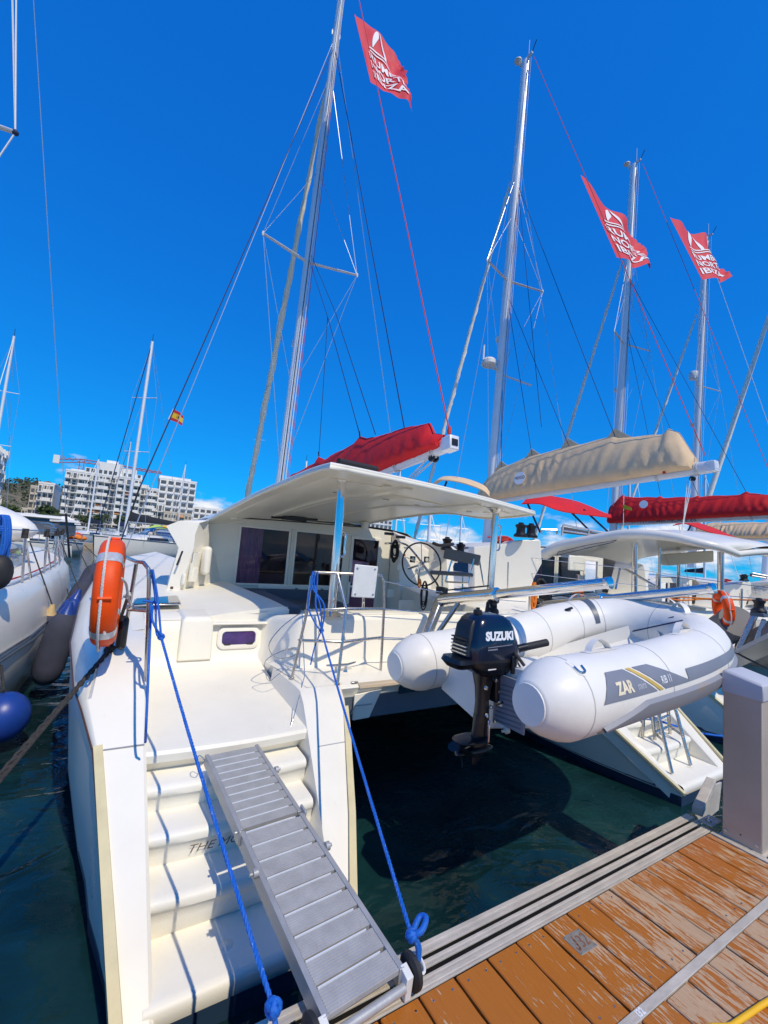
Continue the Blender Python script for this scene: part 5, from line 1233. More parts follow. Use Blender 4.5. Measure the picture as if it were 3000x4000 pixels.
q = V(on_tube(TL - 0.9, 178, 0.0)); B().lathe([(0.034, 0), (0.034, 0.008), (0.02, 0.01), (0.018, 0.004), (0.001, 0.004)], q, (0, -1, 0.1), 16).obj('valve', 'decal', tb)
q = V(on_tube(TL - 1.62, 125, 0.0)); B().beam(q, q + V((0.05, -0.04, 0.03)), 0.03, 0.02).obj('oar_lock', 'black', tb, bevel=0.005)
patch('strap', TL - 1.98, TL - 1.90, lambda t: 60, lambda t: 175, 'bluegrey', 0.003, 3)
# rigid hull, floor and transom
rows = []
for x, yw, zk, zc in ((2.20, 0.48, 0.50, 0.66), (2.6, 0.50, 0.50, 0.68), (3.0, 0.50, 0.55, 0.72), (3.5, 0.42, 0.66, 0.80), (3.88, 0.22, 0.84, 0.94), (4.10, 0.04, 1.02, 1.04)):
    tilt = 0.09
    rows.append([(x, 2.115 + s_ * yw, z + s_ * yw * -tilt * 0.8) for s_, z in ((-1, zc + 0.12), (-1, zc), (-0.5, lerp(zk, zc, 0.55)), (0, zk), (0.5, lerp(zk, zc, 0.55)), (1, zc), (1, zc + 0.12))])
B().grid(rows).obj('rigid_hull', 'grp', dg, 40)
B().loft([[(x, 1.68, 0.79), (x, 2.55, 0.72), (x, 2.55, 0.70), (x, 1.68, 0.77)] for x in (2.24, 3.85)]).obj('floor', 'grp', dg)
B().prism([(2.21, 1.64, 0.97), (2.21, 1.64, 0.68), (2.19, 2.115, 0.50), (2.21, 2.60, 0.60), (2.21, 2.60, 0.88), (2.225, 2.30, 0.90), (2.225, 1.93, 0.94)], (-0.045, 0, 0)).obj('transom', 'grp', dg, bevel=0.008)
B().bb(2.146, 2.162, 1.80, 2.05, 0.58, 0.88).obj('transom_pad', 'decal', dg, bevel=0.004)
for k in range(9): B().beam((2.145, 1.82, 0.61 + k * 0.028), (2.145, 2.03, 0.59 + k * 0.028), 0.004, 0.008).obj('pad_rib', 'bluegrey', dg)
B().lathe([(0.02, 0), (0.02, 0.02), (0.008, 0.025), (0.008, 0.05)], (2.16, 1.93, 0.56), (-1, 0, 0), 10).obj('drain_plug', 'gauge', dg)
for y0 in (2.3,): B().bb(2.5, 3.1, 1.75, 2.5, 0.79, 0.82).obj('thwart', 'grp', dg, bevel=0.01)
# sling from the far davit: block, carabiner, bridle
hk = k2 - V((0, -0.1, 0.26)); br_ = V((4.0, 1.95, 0.98))
b = B().tube([k2 - V((0, 0, 0.15)), hk], 0.007, 5); b.tube(curve([hk, hk + V((0.035, 0, -0.09)), hk + V((0.02, 0, -0.15)), hk + V((-0.02, 0, -0.15)), hk + V((-0.03, 0, -0.06)), hk], 4), 0.007, 6)
b.obj('carabiner', 'steel', dg)
b = B(); e_ = hk - V((0, 0, 0.16))
for q in (on_tube(1.95, 120), on_tube(2.15, 130)): b.tube([e_, V(q)], 0.006, 5)
b.obj('bridle', 'navyrope', dg)
b = B().tube([k1 - V((0, 0, 0.18)), V((2.45, 2.1, 0.86))], 0.007, 5); b.obj('bridle', 'darkrope', dg)

# ---- outboard motor
ob = thing('outboard_motor', 'dark navy outboard motor with white lettering clamped to the dinghy transom', 'outboard motor', (2.06, 2.06, 0.33))
OX, OY = 2.055, 2.06
def orr(z, x0, x1, hw, n=24, e=0.42):
    cx, hx = (x0 + x1) / 2, (x1 - x0) / 2; out = []
    for k in range(n):
        a = 2 * math.pi * k / n; c, s_ = math.cos(a), math.sin(a)
        out.append((OX + cx + hx * math.copysign(abs(c) ** e, c), OY + hw * math.copysign(abs(s_) ** e, s_), z))
    return out
cz = 0.985
cw = B().loft([orr(cz, -0.20, 0.215, 0.128), orr(cz + 0.05, -0.205, 0.212, 0.133), orr(cz + 0.11, -0.195, 0.195, 0.130), orr(cz + 0.125, -0.187, 0.186, 0.124), orr(cz + 0.19, -0.175, 0.165, 0.118), orr(cz + 0.235, -0.155, 0.135, 0.105), orr(cz + 0.262, -0.125, 0.095, 0.08), orr(cz + 0.270, -0.08, 0.05, 0.04)]).obj('cowl', 'navy', ob, 50)
B().loft([orr(cz - 0.012, -0.203, 0.218, 0.130), orr(cz + 0.004, -0.203, 0.218, 0.130)]).obj('cowl_seal', 'black', ob)
B().loft([orr(cz - 0.115, -0.05, 0.16, 0.07), orr(cz - 0.085, -0.12, 0.20, 0.10), orr(cz - 0.045, -0.20, 0.215, 0.122), orr(cz - 0.012, -0.205, 0.22, 0.13)]).obj('lower_cowl', 'engine', ob, 50)
B().loft([orr(z, x0, x1, w_) for z, x0, x1, w_ in ((cz - 0.055, -0.27, -0.10, 0.07), (cz - 0.02, -0.30, -0.08, 0.10), (cz + 0.005, -0.285, -0.12, 0.095))]).obj('carry_grip', 'engine', ob)
B().loft([orr(z, x0, x1, w_) for z, x0, x1, w_ in ((cz + 0.02, -0.225, -0.17, 0.08), (cz + 0.20, -0.20, -0.13, 0.07), (cz + 0.235, -0.17, -0.11, 0.06))]).obj('air_intake', 'black', ob, bevel=0.004)
for k in range(5): B().bb(OX - 0.228, OX - 0.212, OY - 0.07, OY + 0.07, cz + 0.03 + k * 0.022, cz + 0.038 + k * 0.022).obj('intake_rib', 'steel' if k < 3 else 'engine', ob)
B().lathe([(0.026, 0), (0.03, 0.012), (0.026, 0.03), (0.012, 0.034), (0.012, 0.045), (0.001, 0.045)], (OX - 0.09, OY - 0.01, cz + 0.262), n=14).obj('fuel_cap', 'black', ob)
sdn = V((0, -1, 0.06)).normalized()
def cow_text(body, x, z, size, bold, sx, m='letter'):
    vs, fs = text2d(body, size, bold, 0.0, sx)
    def pt(u, v_):
        zz = z + v_; hw = interp(zz - cz, [0, 0.05, 0.11, 0.125, 0.19, 0.235], [0.128, 0.133, 0.130, 0.124, 0.118, 0.105])
        x0 = interp(zz - cz, [0, 0.05, 0.11, 0.19], [-0.20, -0.205, -0.195, -0.175]); x1 = interp(zz - cz, [0, 0.05, 0.11, 0.19], [0.215, 0.212, 0.195, 0.165])
        c = ((x + u) - (x0 + x1) / 2) / ((x1 - x0) / 2); c = max(-0.995, min(0.995, c)); s_ = (1 - abs(c) ** (1 / 0.42 * 1.0 )) ** 0.42 if abs(c) < 1 else 0
        ca = abs(c) ** (1 / 0.42); sa = math.sqrt(max(0, 1 - ca * ca)) ** 0.42
        return V((OX + x + u, OY - hw * sa - 0.003, zz))
    B().add([pt(*v_) for v_ in vs], fs).obj('lettering', m, cw, 0)
cow_text('SUZUKI', -0.118, cz + 0.127, 0.068, 0.0040, 1.02)
B().beam((OX - 0.11, OY - 0.137, cz + 0.085), (OX + 0.10, OY - 0.134, cz + 0.095), 0.004, 0.004).obj('cowl_crease', 'decal', cw)
B().beam((OX - 0.11, OY - 0.136, cz + 0.07), (OX - 0.03, OY - 0.137, cz + 0.073), 0.003, 0.008).obj('small_print', 'decal', cw)
B().beam((OX - 0.08, OY - 0.117, cz - 0.05), (OX - 0.015, OY - 0.118, cz - 0.048), 0.004, 0.012).obj('maker_plate', 'letter', ob)
LOW0 = len(bpy.data.objects); names0 = set(o.name for o in bpy.data.objects)
B().loft([orr(z, x0, x1, w_, 20, 0.7) for z, x0, x1, w_ in ((0.48, -0.045, 0.05, 0.038), (0.60, -0.04, 0.045, 0.036), (0.74, -0.05, 0.055, 0.042), (0.80, -0.06, 0.065, 0.05), (0.875, -0.07, 0.10, 0.065))]).obj('mid_section', 'engine', ob, 40)
B().loft([orr(z, x0, x1, w_, 20, 0.8) for z, x0, x1, w_ in ((0.20, -0.075, 0.06, 0.030), (0.28, -0.07, 0.07, 0.035), (0.36, -0.06, 0.06, 0.034), (0.48, -0.05, 0.055, 0.04))]).obj('leg', 'engine', ob, 40)
B().loft([orr(z, x0, x1, w_, 16, 0.8) for z, x0, x1, w_ in ((0.262, -0.20, 0.03, 0.075), (0.272, -0.205, 0.04, 0.08), (0.28, -0.19, 0.045, 0.07))]).obj('cavitation_plate', 'engine', ob, bevel=0.002)
B().tube([(OX - 0.13, OY, 0.155), (OX - 0.08, OY, 0.155), (OX + 0.02, OY, 0.155), (OX + 0.08, OY, 0.155), (OX + 0.115, OY, 0.155)], [0.022, 0.036, 0.04, 0.03, 0.006], 14).obj('gearcase', 'engine', ob)
B().loft([orr(z, x0, x1, w_, 16, 0.9) for z, x0, x1, w_ in ((0.03, -0.055, -0.01, 0.004), (0.08, -0.06, 0.02, 0.007), (0.15, -0.07, 0.05, 0.012), (0.20, -0.075, 0.06, 0.030))]).obj('skeg', 'engine', ob)
pr_ = B()
for k in range(3):
    a = 2 * math.pi * k / 3 + 0.4; u = V((0, math.cos(a), math.sin(a))); v_ = V((0, -math.sin(a), math.cos(a))); c0 = V((OX - 0.15, OY, 0.155))
    pr_.grid([[c0 + u * r_ + v_ * (w_ * t) + V((t * w_ * 0.7, 0, 0)) for t in (-1, -0.3, 0.3, 1)] for r_, w_ in ((0.015, 0.018), (0.05, 0.038), (0.085, 0.04), (0.105, 0.02))], V((0.004, 0, 0)))
pr_.lathe([(0.024, -0.03), (0.024, 0.03), (0.012, 0.04)], (OX - 0.15, OY, 0.155), (-1, 0, 0), 12); pr_.obj('propeller', 'engine', ob)
B().prism([(OX + 0.05, OY - 0.06, 0.93), (OX + 0.19, OY - 0.06, 0.93), (OX + 0.19, OY - 0.06, 0.85), (OX + 0.12, OY - 0.06, 0.60), (OX + 0.06, OY - 0.06, 0.60)], (0, 0.12, 0)).obj('clamp_bracket', 'engine', ob, bevel=0.008)
for y in (-0.05, 0.05): B().tube([(OX + 0.20, OY + y, 0.82), (OX + 0.28, OY + y, 0.82)], 0.009, 8).obj('clamp_screw', 'steel', ob)
for o in [q for q in bpy.data.objects if q.name not in names0]:       # short shaft leg
    for v in o.data.vertices: v.co.z = 0.90 - (0.90 - v.co.z) * 0.66 if v.co.z < 0.90 else v.co.z
til = B().tube([(OX + 0.18, OY - 0.05, 1.02), (OX + 0.30, OY - 0.075, 1.045)], 0.026, 10).obj('tiller', 'engine', ob)
B().tube([(OX + 0.29, OY - 0.073, 1.043), (OX + 0.46, OY - 0.11, 1.075)], 0.0245, 12).obj('grip', 'rubber', til)
B().tube(curve([(OX + 0.15, OY - 0.08, 0.92), (OX + 0.17, OY - 0.1, 0.80), (OX + 0.10, OY - 0.09, 0.72), (OX + 0.05, OY - 0.07, 0.70)], 4), 0.008, 6).obj('cable', 'black', ob)
for q in ((0.06, 0.84), (-0.02, 0.80), (0.09, 0.77), (0.03, 0.68), (0.0, 0.63), (0.07, 0.59)): B().lathe([(0.014, 0), (0.012, 0.014), (0.005, 0.018)], (OX + q[0], OY - 0.045, q[1]), (0, -1, 0), 8).obj('bolt', 'steel', ob)
B().tube([(OX + 0.10, OY - 0.06 - 0.004 * k, 0.875 - k * 0.009) if k % 2 else (OX + 0.115, OY - 0.065 - 0.004 * k, 0.875 - k * 0.009) for k in range(8)], 0.004, 5).obj('kill_cord', 'redrope', ob)
B().box((OX + 0.10, OY - 0.075, 0.70), (0.05, 0.03, 0.03)).obj('tilt_lever', 'pvc', ob, bevel=0.008)
B().tube([(OX + 0.02, OY - 0.05, 0.60), (OX + 0.022, OY - 0.05, 0.47)], 0.008, 6).obj('shift_rod', 'chrome', ob)
B().box((OX + 0.12, OY - 0.135, 0.955), (0.04, 0.02, 0.11)).obj('cowl_latch', 'engine', ob, bevel=0.006)
st = B().tube([V((2.185, 1.980, 1.064)), V((2.197, 1.860, 0.966))], 0.010, 6).obj('steering_strap', 'fuzzrope', ob)

# ================================================================ mooring lines
def moor(name, label, pts, r, m, cat_='rope'):
    o = rope_twist(pts, r).obj(name, m, None, 70); return tag(o, label, cat_, None)
M['bluerope'] = mat('bright_blue_rope', (0.004, 0.125, 0.56), 0.55, var=0.35, vscale=75, col2=(0.35, 0.55, 0.85), c2=(0.63, 0.70), bump=0.3, bscale=200)
# right-hand blue line: bight on the rail, knot, then down to a ring on the dock
kn = V((1.563, 3.550, 0.864)); ring_c = V((1.158, 1.421, 0.020)); kd = V((1.123, 1.427, 0.130))
b = rope_twist(sag(kn, kd, 0.015), 0.0085)
for dx in (0.0, 0.022, 0.045): b.tube(curve([at_ + V((dx, -0.02, 0.02)), at_ + V((dx + 0.004, -0.03, -0.12)), vl(at_, kn, 0.6) + V((0.05 - dx * 1.8, -0.03, 0.02)), kn + V((0, -0.01, 0))], 5), 0.0075, 6)
b.tube(curve([kn, kn + V((-0.05, 0, 0.04)), ab_ + V((0.0, -0.03, 0.02)), ab_ + V((-0.01, -0.03, 0.14)), at_ + V((0.015, -0.03, -0.03))], 4), 0.0075, 6)
b.tube(curve([kn, kn + V((-0.04, 0.02, -0.14)), kn + V((-0.06, 0.03, -0.30))], 4), 0.0065, 6)
rope_knot(b, kn, 0.0085, 4); rope_knot(b, kd, 0.0095, 5)
b.tube(curve([kd, kd + V((0.03, -0.02, 0.02)), kd + V((0.075, 0.01, 0.03)), kd + V((0.06, 0.035, 0.02)), kd], 4), 0.012, 6)
b.tube(curve([kd, vl(kd, ring_c, 0.5) + V((0.01, 0, 0.01)), ring_c + V((0, 0.0, 0.012))], 4), 0.0085, 6); b.tube(curve([kd + V((0.01, 0, 0)), vl(kd, ring_c, 0.5) + V((0.022, 0, 0.005)), ring_c + V((0.005, 0.0, 0.012))], 4), 0.0085, 6)
tag(b.obj('mooring_rope', 'bluerope', None, 70), 'bright blue mooring rope running from the stern rail to the ring beside the gangway wheel', 'rope', 'blue mooring ropes')
rg_ = B().tube([ring_c + V((math.cos(a) * 0.020, math.sin(a) * 0.036, 0.004 + 0.008 * math.sin(a))) for a in [i * 2 * math.pi / 16 for i in range(16)]], 0.0055, 8, closed=True)
tag(rg_.obj('mooring_ring', 'pvc'), 'white metal mooring ring on the dock edge holding the blue rope', 'mooring ring')
# left-hand blue line
kn = V((0.264, 3.100, 0.944)); ke = V((0.577, 1.417, 0.120)); top_ = V((0.177, 3.250, 1.354)); lo_ = V((0.285, 5.076, 0.900)); lo_ = V((0.194, 3.300, 1.136))
b = rope_twist(sag(kn, ke, 0.02), 0.0085)
b.tube(curve([top_, vl(top_, kn, 0.4) + V((0.012, 0, -0.02)), kn], 4), 0.007, 6); b.tube(curve([top_ + V((-0.01, 0, 0)), lo_ + V((0.02, -0.03, 0.03)), kn + V((-0.03, 0, 0.03)), kn], 4), 0.007, 6)
b.tube(curve([lo_ + V((-0.05, -0.03, 0.01)), lo_ + V((0.03, -0.03, 0.0)), lo_ + V((0.03, 0.03, -0.01)), lo_ + V((-0.04, 0.02, 0.005))], 4), 0.008, 6)
b.tube(curve([lo_ + V((0, -0.03, -0.01)), vl(lo_, V((0.206, 2.950, 0.808)), 0.5), V((0.218, 2.850, 0.561)), V((0.234, 2.900, 0.383))], 5), 0.0075, 6)
b.tube(curve([lo_ + V((0.01, -0.03, -0.02)), kn + V((-0.06, 0, 0.1)), kn], 4), 0.007, 6)
rope_knot(b, kn, 0.0085, 6); rope_knot(b, ke, 0.011, 7)
b.tube([ke, ke + V((0.015, -0.05, -0.10))], 0.010, 6)
tag(b.obj('mooring_rope', 'bluerope', None, 70), 'blue mooring rope with a navy sheen running from the left rail down across the steps', 'rope', 'blue mooring ropes')
# heavy weathered line off the quarter
a_, e_ = V((-0.004, 3.834, 0.700)), V((-0.95, 1.47, -0.14))
b = rope_twist(sag(a_, e_, 0.01, 20), 0.019, 2); b.tube(sag(a_ + V((0.0, 0, 0.02)), e_ + V((0.05, 0.02, 0.0)), 0.02, 20), 0.012, 6)
rope_knot(b, a_, 0.016, 8); b.tube([a_, V((0.063, 3.750, 1.110))], 0.012, 6)
tag(b.obj('mooring_rope', 'fuzzrope', None, 70), 'thick weathered black doubled line from the left stern quarter towards the dock', 'rope')
# steel cable with snap hook at the gate
b = B(); p0 = V((1.463, 3.800, 0.985))
b.tube(curve([p0, (1.267, 3.750, 0.859), (1.169, 3.750, 0.708), (1.249, 3.750, 0.595), (1.411, 3.750, 0.608), p0 + V((0.0, 0, -0.3))], 5), 0.004, 5)
b.tube(curve([V((1.425, 3.700, 0.531)), V((1.290, 3.700, 0.485)), (1.185, 3.700, 0.418), (1.134, 3.700, 0.549), (1.164, 3.700, 0.612), (1.294, 3.700, 0.670), (1.440, 3.750, 0.679)], 4), 0.003, 5)
b.tube([p0, (1.425, 3.500, 0.499), (1.224, 3.150, 0.297)], 0.0035, 5); b.tube([(1.224, 3.150, 0.297), (1.198, 3.120, 0.256), (1.204, 3.100, 0.223)], 0.008, 6)
b.tube([V((1.393, 3.750, 0.669)), V((1.327, 3.740, 0.659))], 0.008, 6)
tag(b.obj('gate_cable', 'steel', None, 70), 'thin steel gate wire with snap hooks looped loosely by the stern rail', 'cable')
# left boat's far mooring line, light blue rope astern of the far hull
tag(B().tube(curve([V((5.050, 2.669, 0.046)), V((5.600, 2.615, -0.115)), V((6.100, 2.514, -0.242)), V((6.600, 2.395, -0.314))], 5), 0.012, 7).obj('mooring_rope', 'bluerope', None), 'short bright blue line beyond the folded boarding ladder', 'rope')

# ================================================================ lifebuoys
def lifebuoy(name, label, c, axis, R_, r, rope=True, squash=1.0):
    t = thing(name, label, 'lifebuoy', c, 'orange lifebuoys'); c = V(c); ax = V(axis).normalized(); u = ax.cross(V((0, 0, 1))).normalized(); w_ = u.cross(ax)
    if w_.z < 0: w_ = -w_
    def pt(a, rr, q): return c + (u * math.cos(a) + w_ * math.sin(a)) * rr + ax * q
    rings = []; N = 48
    for i in range(N):
        a = 2 * math.pi * i / N; rings.append([pt(a, R_ + math.copysign(abs(math.cos(b_)) ** 0.7, math.cos(b_)) * r, math.copysign(abs(math.sin(b_)) ** 0.7, math.sin(b_)) * r * squash) for b_ in [2 * math.pi * k / 18 for k in range(18)]])
    rings.append(rings[0]); ringo = B().loft(rings, True, False).obj('ring', 'orange', t, 60)
    for k in range(4):
        a0 = math.radians(45 + 90 * k); rr = []
        for da in (-0.10, -0.05, 0, 0.05, 0.10): rr.append([pt(a0 + da, R_ + math.copysign(abs(math.cos(b_)) ** 0.7, math.cos(b_)) * (r + 0.002), math.copysign(abs(math.sin(b_)) ** 0.7, math.sin(b_)) * (r * squash + 0.002)) for b_ in [2 * math.pi * j / 18 for j in range(18)]])
        B().loft(rr, True, False).obj('reflective_band', 'reflect', ringo, 60)
    if rope:
        line = []
        for i in range(65):
            a = 2 * math.pi * i / 64; k = abs(math.sin(2 * a)); line.append(pt(a, R_ + r * 1.03 + 0.045 * k, -r * 0.25))
        rope_twist(line, 0.0085).obj('grab_line', 'whiterope', t, 70)
        for k in range(4): B().tube([pt(math.pi / 2 * k, R_ + r * 1.04, r * 0.5 * q) for q in (-1, -0.3, 0.3, 1)], 0.012, 6).obj('line_clip', 'orange', t)
    return t, pt, ringo
lb, lpt, lring = lifebuoy('lifebuoy', 'big orange lifebuoy with white rope seen edge-on at the left stern corner', (-0.059, 3.550, 1.169), (1.0, -0.03, 0.03), 0.288, 0.075, True, 1.0)
b = B(); c0 = V((-0.019, 3.400, 1.243))
b.obj('lanyard', 'whiterope', lb) if False else None
tail = rope_twist(curve([V((-0.095, 3.350, 1.409)), V((-0.081, 3.330, 1.261)), V((-0.023, 3.280, 1.293)), V((0.031, 3.350, 1.254)), V((0.059, 3.500, 1.142)), V((0.088, 3.600, 1.057))], 5), 0.009); rope_knot(tail, V((0.054, 3.500, 1.151)), 0.010, 11); rope_knot(tail, V((0.082, 3.600, 1.060)), 0.010, 12)
tail.obj('lanyard', 'whiterope', lb, 70)
sd = rope_twist(curve([V((-0.030, 3.260, 1.262)), V((-0.056, 3.250, 1.222)), V((-0.059, 3.250, 1.093)), V((-0.046, 3.270, 0.930))], 5), 0.0095); sd.obj('lanyard', 'whiterope', lb, 70)
tag(B().box(V((0.058, 3.750, 0.847)), (0.07, 0.10, 0.24)).obj('lamp_holder', 'black', None, bevel=0.03), 'black buoy light holder behind the foot of the big lifebuoy', 'light')
lifebuoy('lifebuoy', 'worn orange lifebuoy with silver bands hanging at the far right stern rail', (7.984, 3.022, 1.146), (0.66, -0.74, 0.12), 0.20, 0.066, True)

# ================================================================ flags
def flag(label, lt, lb_, ft, fb, waves, seed):
    """pennant bent to the halyard: luff top, luff bottom, fly top, fly bottom"""
    t = thing('pennant', label, 'flag', V(lb_), 'red pennants on the flag halyards'); rnd = random.Random(seed)
    lt, lb_, ft, fb = V(lt), V(lb_), V(ft), V(fb); nrm = (ft - lt).cross(lb_ - lt).normalized()
    ph = [rnd.uniform(0, 6) for _ in range(4)]
    def S(u, v, off=0.0):                      # u luff->fly, v top->bottom
        p = lt.lerp(ft, u).lerp(lb_.lerp(fb, u), v)
        A_ = 0.10 * u ** 0.7
        h_ = A_ * (math.sin(u * waves * 3.0 + v * 5.0 + ph[0]) + 0.5 * math.sin(u * 9 - v * 7 + ph[1]) + 0.25 * math.sin(u * 17 + v * 13 + ph[2]))
        q = p + nrm * (h_ + off)
        q += (lb_ - lt).normalized() * 0.10 * u * math.sin(u * 5 + ph[3]) + V((0, 0, -0.12 * u * u))
        if u > 0.97: q += V((0.03 * math.sin(v * 40), 0, 0.04 * math.sin(v * 57)))
        return q
    rows = [[S(i / 40, j / 40) for j in range(41)] for i in range(41)]
    cloth = B().grid(rows).obj('cloth', 'flagred', t, 80)
    b = B()
    def put(vs, fs, u0, v0, su, sv):
        b.add([S(min(0.985, max(0.012, u0 + x * su)), v0 - y * sv, k) for x, y in vs for k in (NSIDE,)], fs)
    NSIDE = 0.02 if nrm.dot(V((0, 0, 1.6)) - lt) > 0 else -0.02
    for word, v0 in (('RUMBO', 0.66), ('NORTE', 0.79), ('IBIZA', 0.92)):
        vs, fs = refine(*text2d(word, 1.0, 0.022), 0.12); xm = max(x for x, y in vs)
        # refine long faces so that the letters follow the waves
        put([(x / xm, y) for x, y in vs], fs, 0.10, v0, 0.80, 0.135)
    def blade(pts): put([(x, y) for x, y in pts], [tuple(range(len(pts)))], 0, 1, 1, 1)
    def strip(cv, w_):
        n = len(cv); 
        for k in range(n - 1):
            (x0, y0), (x1, y1) = cv[k], cv[k + 1]; a, c = w_(k / (n - 1)), w_((k + 1) / (n - 1))
            put([(x0, y0), (x1, y1), (x1 + c, y1), (x0 + a, y0)], [(0, 1, 2, 3)], 0, 1, 1, 1)
    strip([(0.46 - 0.22 * math.sin(k / 12 * 1.5), 0.93 - k / 12 * 0.38) for k in range(13)], lambda t_: 0.012 + 0.09 * math.sin(math.pi * t_))
    strip([(0.50 + 0.02 * k / 12, 0.95 - k / 12 * 0.42) for k in range(13)], lambda t_: 0.01 + 0.14 * t_ * (1.15 - t_) * 1.6)
    for k in range(2): 
        cv = [(0.14 + 0.72 * q / 16, 0.50 - 0.045 * k + 0.03 * math.sin(q / 16 * math.pi)) for q in range(17)]
        for q in range(16): put([(cv[q][0], cv[q][1]), (cv[q + 1][0], cv[q + 1][1]), (cv[q + 1][0], cv[q + 1][1] + 0.02), (cv[q][0], cv[q][1] + 0.02)], [(0, 1, 2, 3)], 0, 1, 1, 1)
    b.obj('lettering', 'flagwhite', cloth, 0)
    return t
flag('red pennant highest in the picture, torn at its lower tip, beside the big mast', (3.000, 8.124, 13.450), (3.000, 6.873, 10.514), (4.047, 7.734, 12.842), (3.880, 6.788, 10.578), 2.2, 3)
flag('red pennant hanging folded across the third mast, longest and narrowest of the pennants', (9.900, 7.248, 12.723), (9.900, 6.094, 9.548), (12.569, 7.186, 12.230), (12.085, 6.382, 10.411), 3.4, 5)
flag('small red pennant in front of the rightmost tall mast', (16.800, 8.220, 15.536), (16.800, 7.090, 12.343), (19.414, 8.216, 16.022), (18.842, 6.981, 13.248), 2.8, 9)
# courtesy flag on the port shroud
sf = thing('courtesy_flag', 'small red and yellow striped flag on the slanting wire at the left', 'flag', (0.550, 10.127, 3.943))
fl = [V((0.565, 9.893, 4.199)), V((0.503, 9.954, 3.977)), V((0.760, 9.790, 4.082)), V((0.756, 9.814, 3.882))]
def spt(u, v, o=0): return fl[0].lerp(fl[2], u).lerp(fl[1].lerp(fl[3], u), v) + V((0.05, -0.1, 0)) * math.sin(u * 5) * u * 0.4 + V((0, -o, 0))
for nm, m_, v0, v1, o_ in (('red_band', 'spainred', 0, 0.26, 0), ('yellow_band', 'spainyel', 0.26, 0.74, 0), ('red_band', 'spainred', 0.74, 1, 0)): B().grid([[spt(i / 10, lerp(v0, v1, j / 4)) for j in range(5)] for i in range(11)]).obj(nm, m_, sf)
B().grid([[spt(lerp(-0.16, 0, i / 2), j / 3) for j in range(4)] for i in range(3)]).obj('hoist_sleeve', 'pvc', sf)
b = B()
for u, v, w_, h_ in ((0.42, 0.40, 0.10, 0.20), (0.33, 0.38, 0.025, 0.24), (0.57, 0.38, 0.025, 0.24), (0.42, 0.33, 0.08, 0.06)): b.grid([[spt(u + x * w_, v + y * h_, 0.012) for y in (0, 1)] for x in (0, 1)])
b.obj('emblem', 'brown', sf, 0)
# port cap shroud with the courtesy flag (passes outside the spreader)
wire(cat, mat_(13.9), V((0.050, 4.270, 1.976)), 0.0065, 'navyrope', 'flag_line'); wire(cat, V((0.050, 4.270, 1.976)), (-0.15, 8.9, 0.95), 0.008, 'darkrope', 'flag_line')

# ================================================================ neighbouring catamarans
def mline(p, q, z):
    p, q = V(p), V(q); return p.lerp(q, (z - p.z) / (q.z - p.z))
ncat = thing('catamaran', 'white catamaran with tan boom cover next to the front one', 'catamaran', (3.0, 2.1, WATER), 'catamarans moored stern to the pontoon')
for sg in (1, -1): hull(ncat, sg); deckmould(ncat, sg)
superstructure(ncat)
OX2 = 6.85
ncat.location.x += OX2
bpy.context.view_layer.update()
# rounded hard roof with a deep bright edge
Eg = [V(p) for p in ((8.200, 6.490, 1.785), (8.200, 6.110, 1.968), (8.200, 5.444, 2.104), (8.200, 4.802, 2.230), (8.200, 4.322, 2.246), (8.250, 3.910, 2.211), (8.350, 3.553, 2.129), (8.600, 3.280, 2.061), (9.000, 3.210, 1.987))]
Ec = curve(Eg, 3); rows = []; N2 = 18
ax_ = 9.85
for i, p in enumerate(Ec):
    q = V((2 * ax_ - p.x, p.y, p.z)); 
    rows.append([p.lerp(q, j / N2) + V((0, -0.25 * math.sin(math.pi * j / N2) * (i / len(Ec)) ** 4, 0.10 * math.sin(math.pi * j / N2))) for j in range(N2 + 1)])
B().grid([[c + V((0, 0, 0.0)) for c in r_] for r_ in rows]).obj('roof_lining', 'under', ncat, 60)
B().grid([[c + V((0, 0, 0.13 * math.sin(math.pi * max(0.12, min(0.88, j / N2))) ** 0.3 + 0.02)) for j, c in enumerate(r_)] for r_ in rows]).obj('hard_roof', 'gel', ncat, 60)
rim = [r_[0] for r_ in rows] + rows[-1][1:-1] + [r_[-1] for r_ in reversed(rows)] + list(reversed(rows[0][1:-1]))
nr = len(rim); n_e = len(Ec)
rad = [lerp(0.13, 0.055, min(1, k / n_e)) if k < n_e else 0.055 for k in range(nr)]
B().tube([p + V((0, 0, 0.05)) for p in rim], rad, 10, closed=True).obj('roof_edge', 'gel', ncat, 60)
B().tube([V((8.060, 6.095, 1.808)), V((8.060, 5.348, 2.001)), V((8.060, 4.843, 2.128)), V((8.060, 4.779, 2.169)), V((8.060, 5.350, 2.064)), V((8.060, 6.066, 1.887)), V((8.060, 6.095, 1.808))], 0.009, 6).obj('grab_slot', 'bluegrey', ncat)
for p_, q_, r_ in (((8.536, 4.674, 1.192), (8.433, 4.634, 2.153), 0.05), ((9.134, 3.496, 1.259), (9.043, 3.464, 2.071), 0.05), ((11.717, 5.357, 1.201), (11.601, 5.310, 2.293), 0.038), ((10.783, 5.335, 1.125), (10.669, 5.289, 2.194), 0.03)): B().tube([V(p_), V(q_)], r_, 14).obj('roof_post', 'chrome', ncat)
B().prism([V((10.778, 5.239, 2.054)), V((11.292, 4.451, 2.211)), V((11.322, 4.460, 1.955)), V((10.886, 5.203, 1.794))], (0.3, 0.3, 0)).obj('roof_pod', 'cream', ncat, bevel=0.03)
B().tube(curve([V((8.528, 4.985, 1.611)), V((8.522, 4.869, 1.635)), V((8.183, 4.051, 1.338))], 5), 0.022, 8).obj('rail', 'steel', ncat)
B().tube([V((8.317, 4.916, 1.232)), V((8.538, 4.980, 1.597))], 0.02, 8).obj('rail', 'steel', ncat)
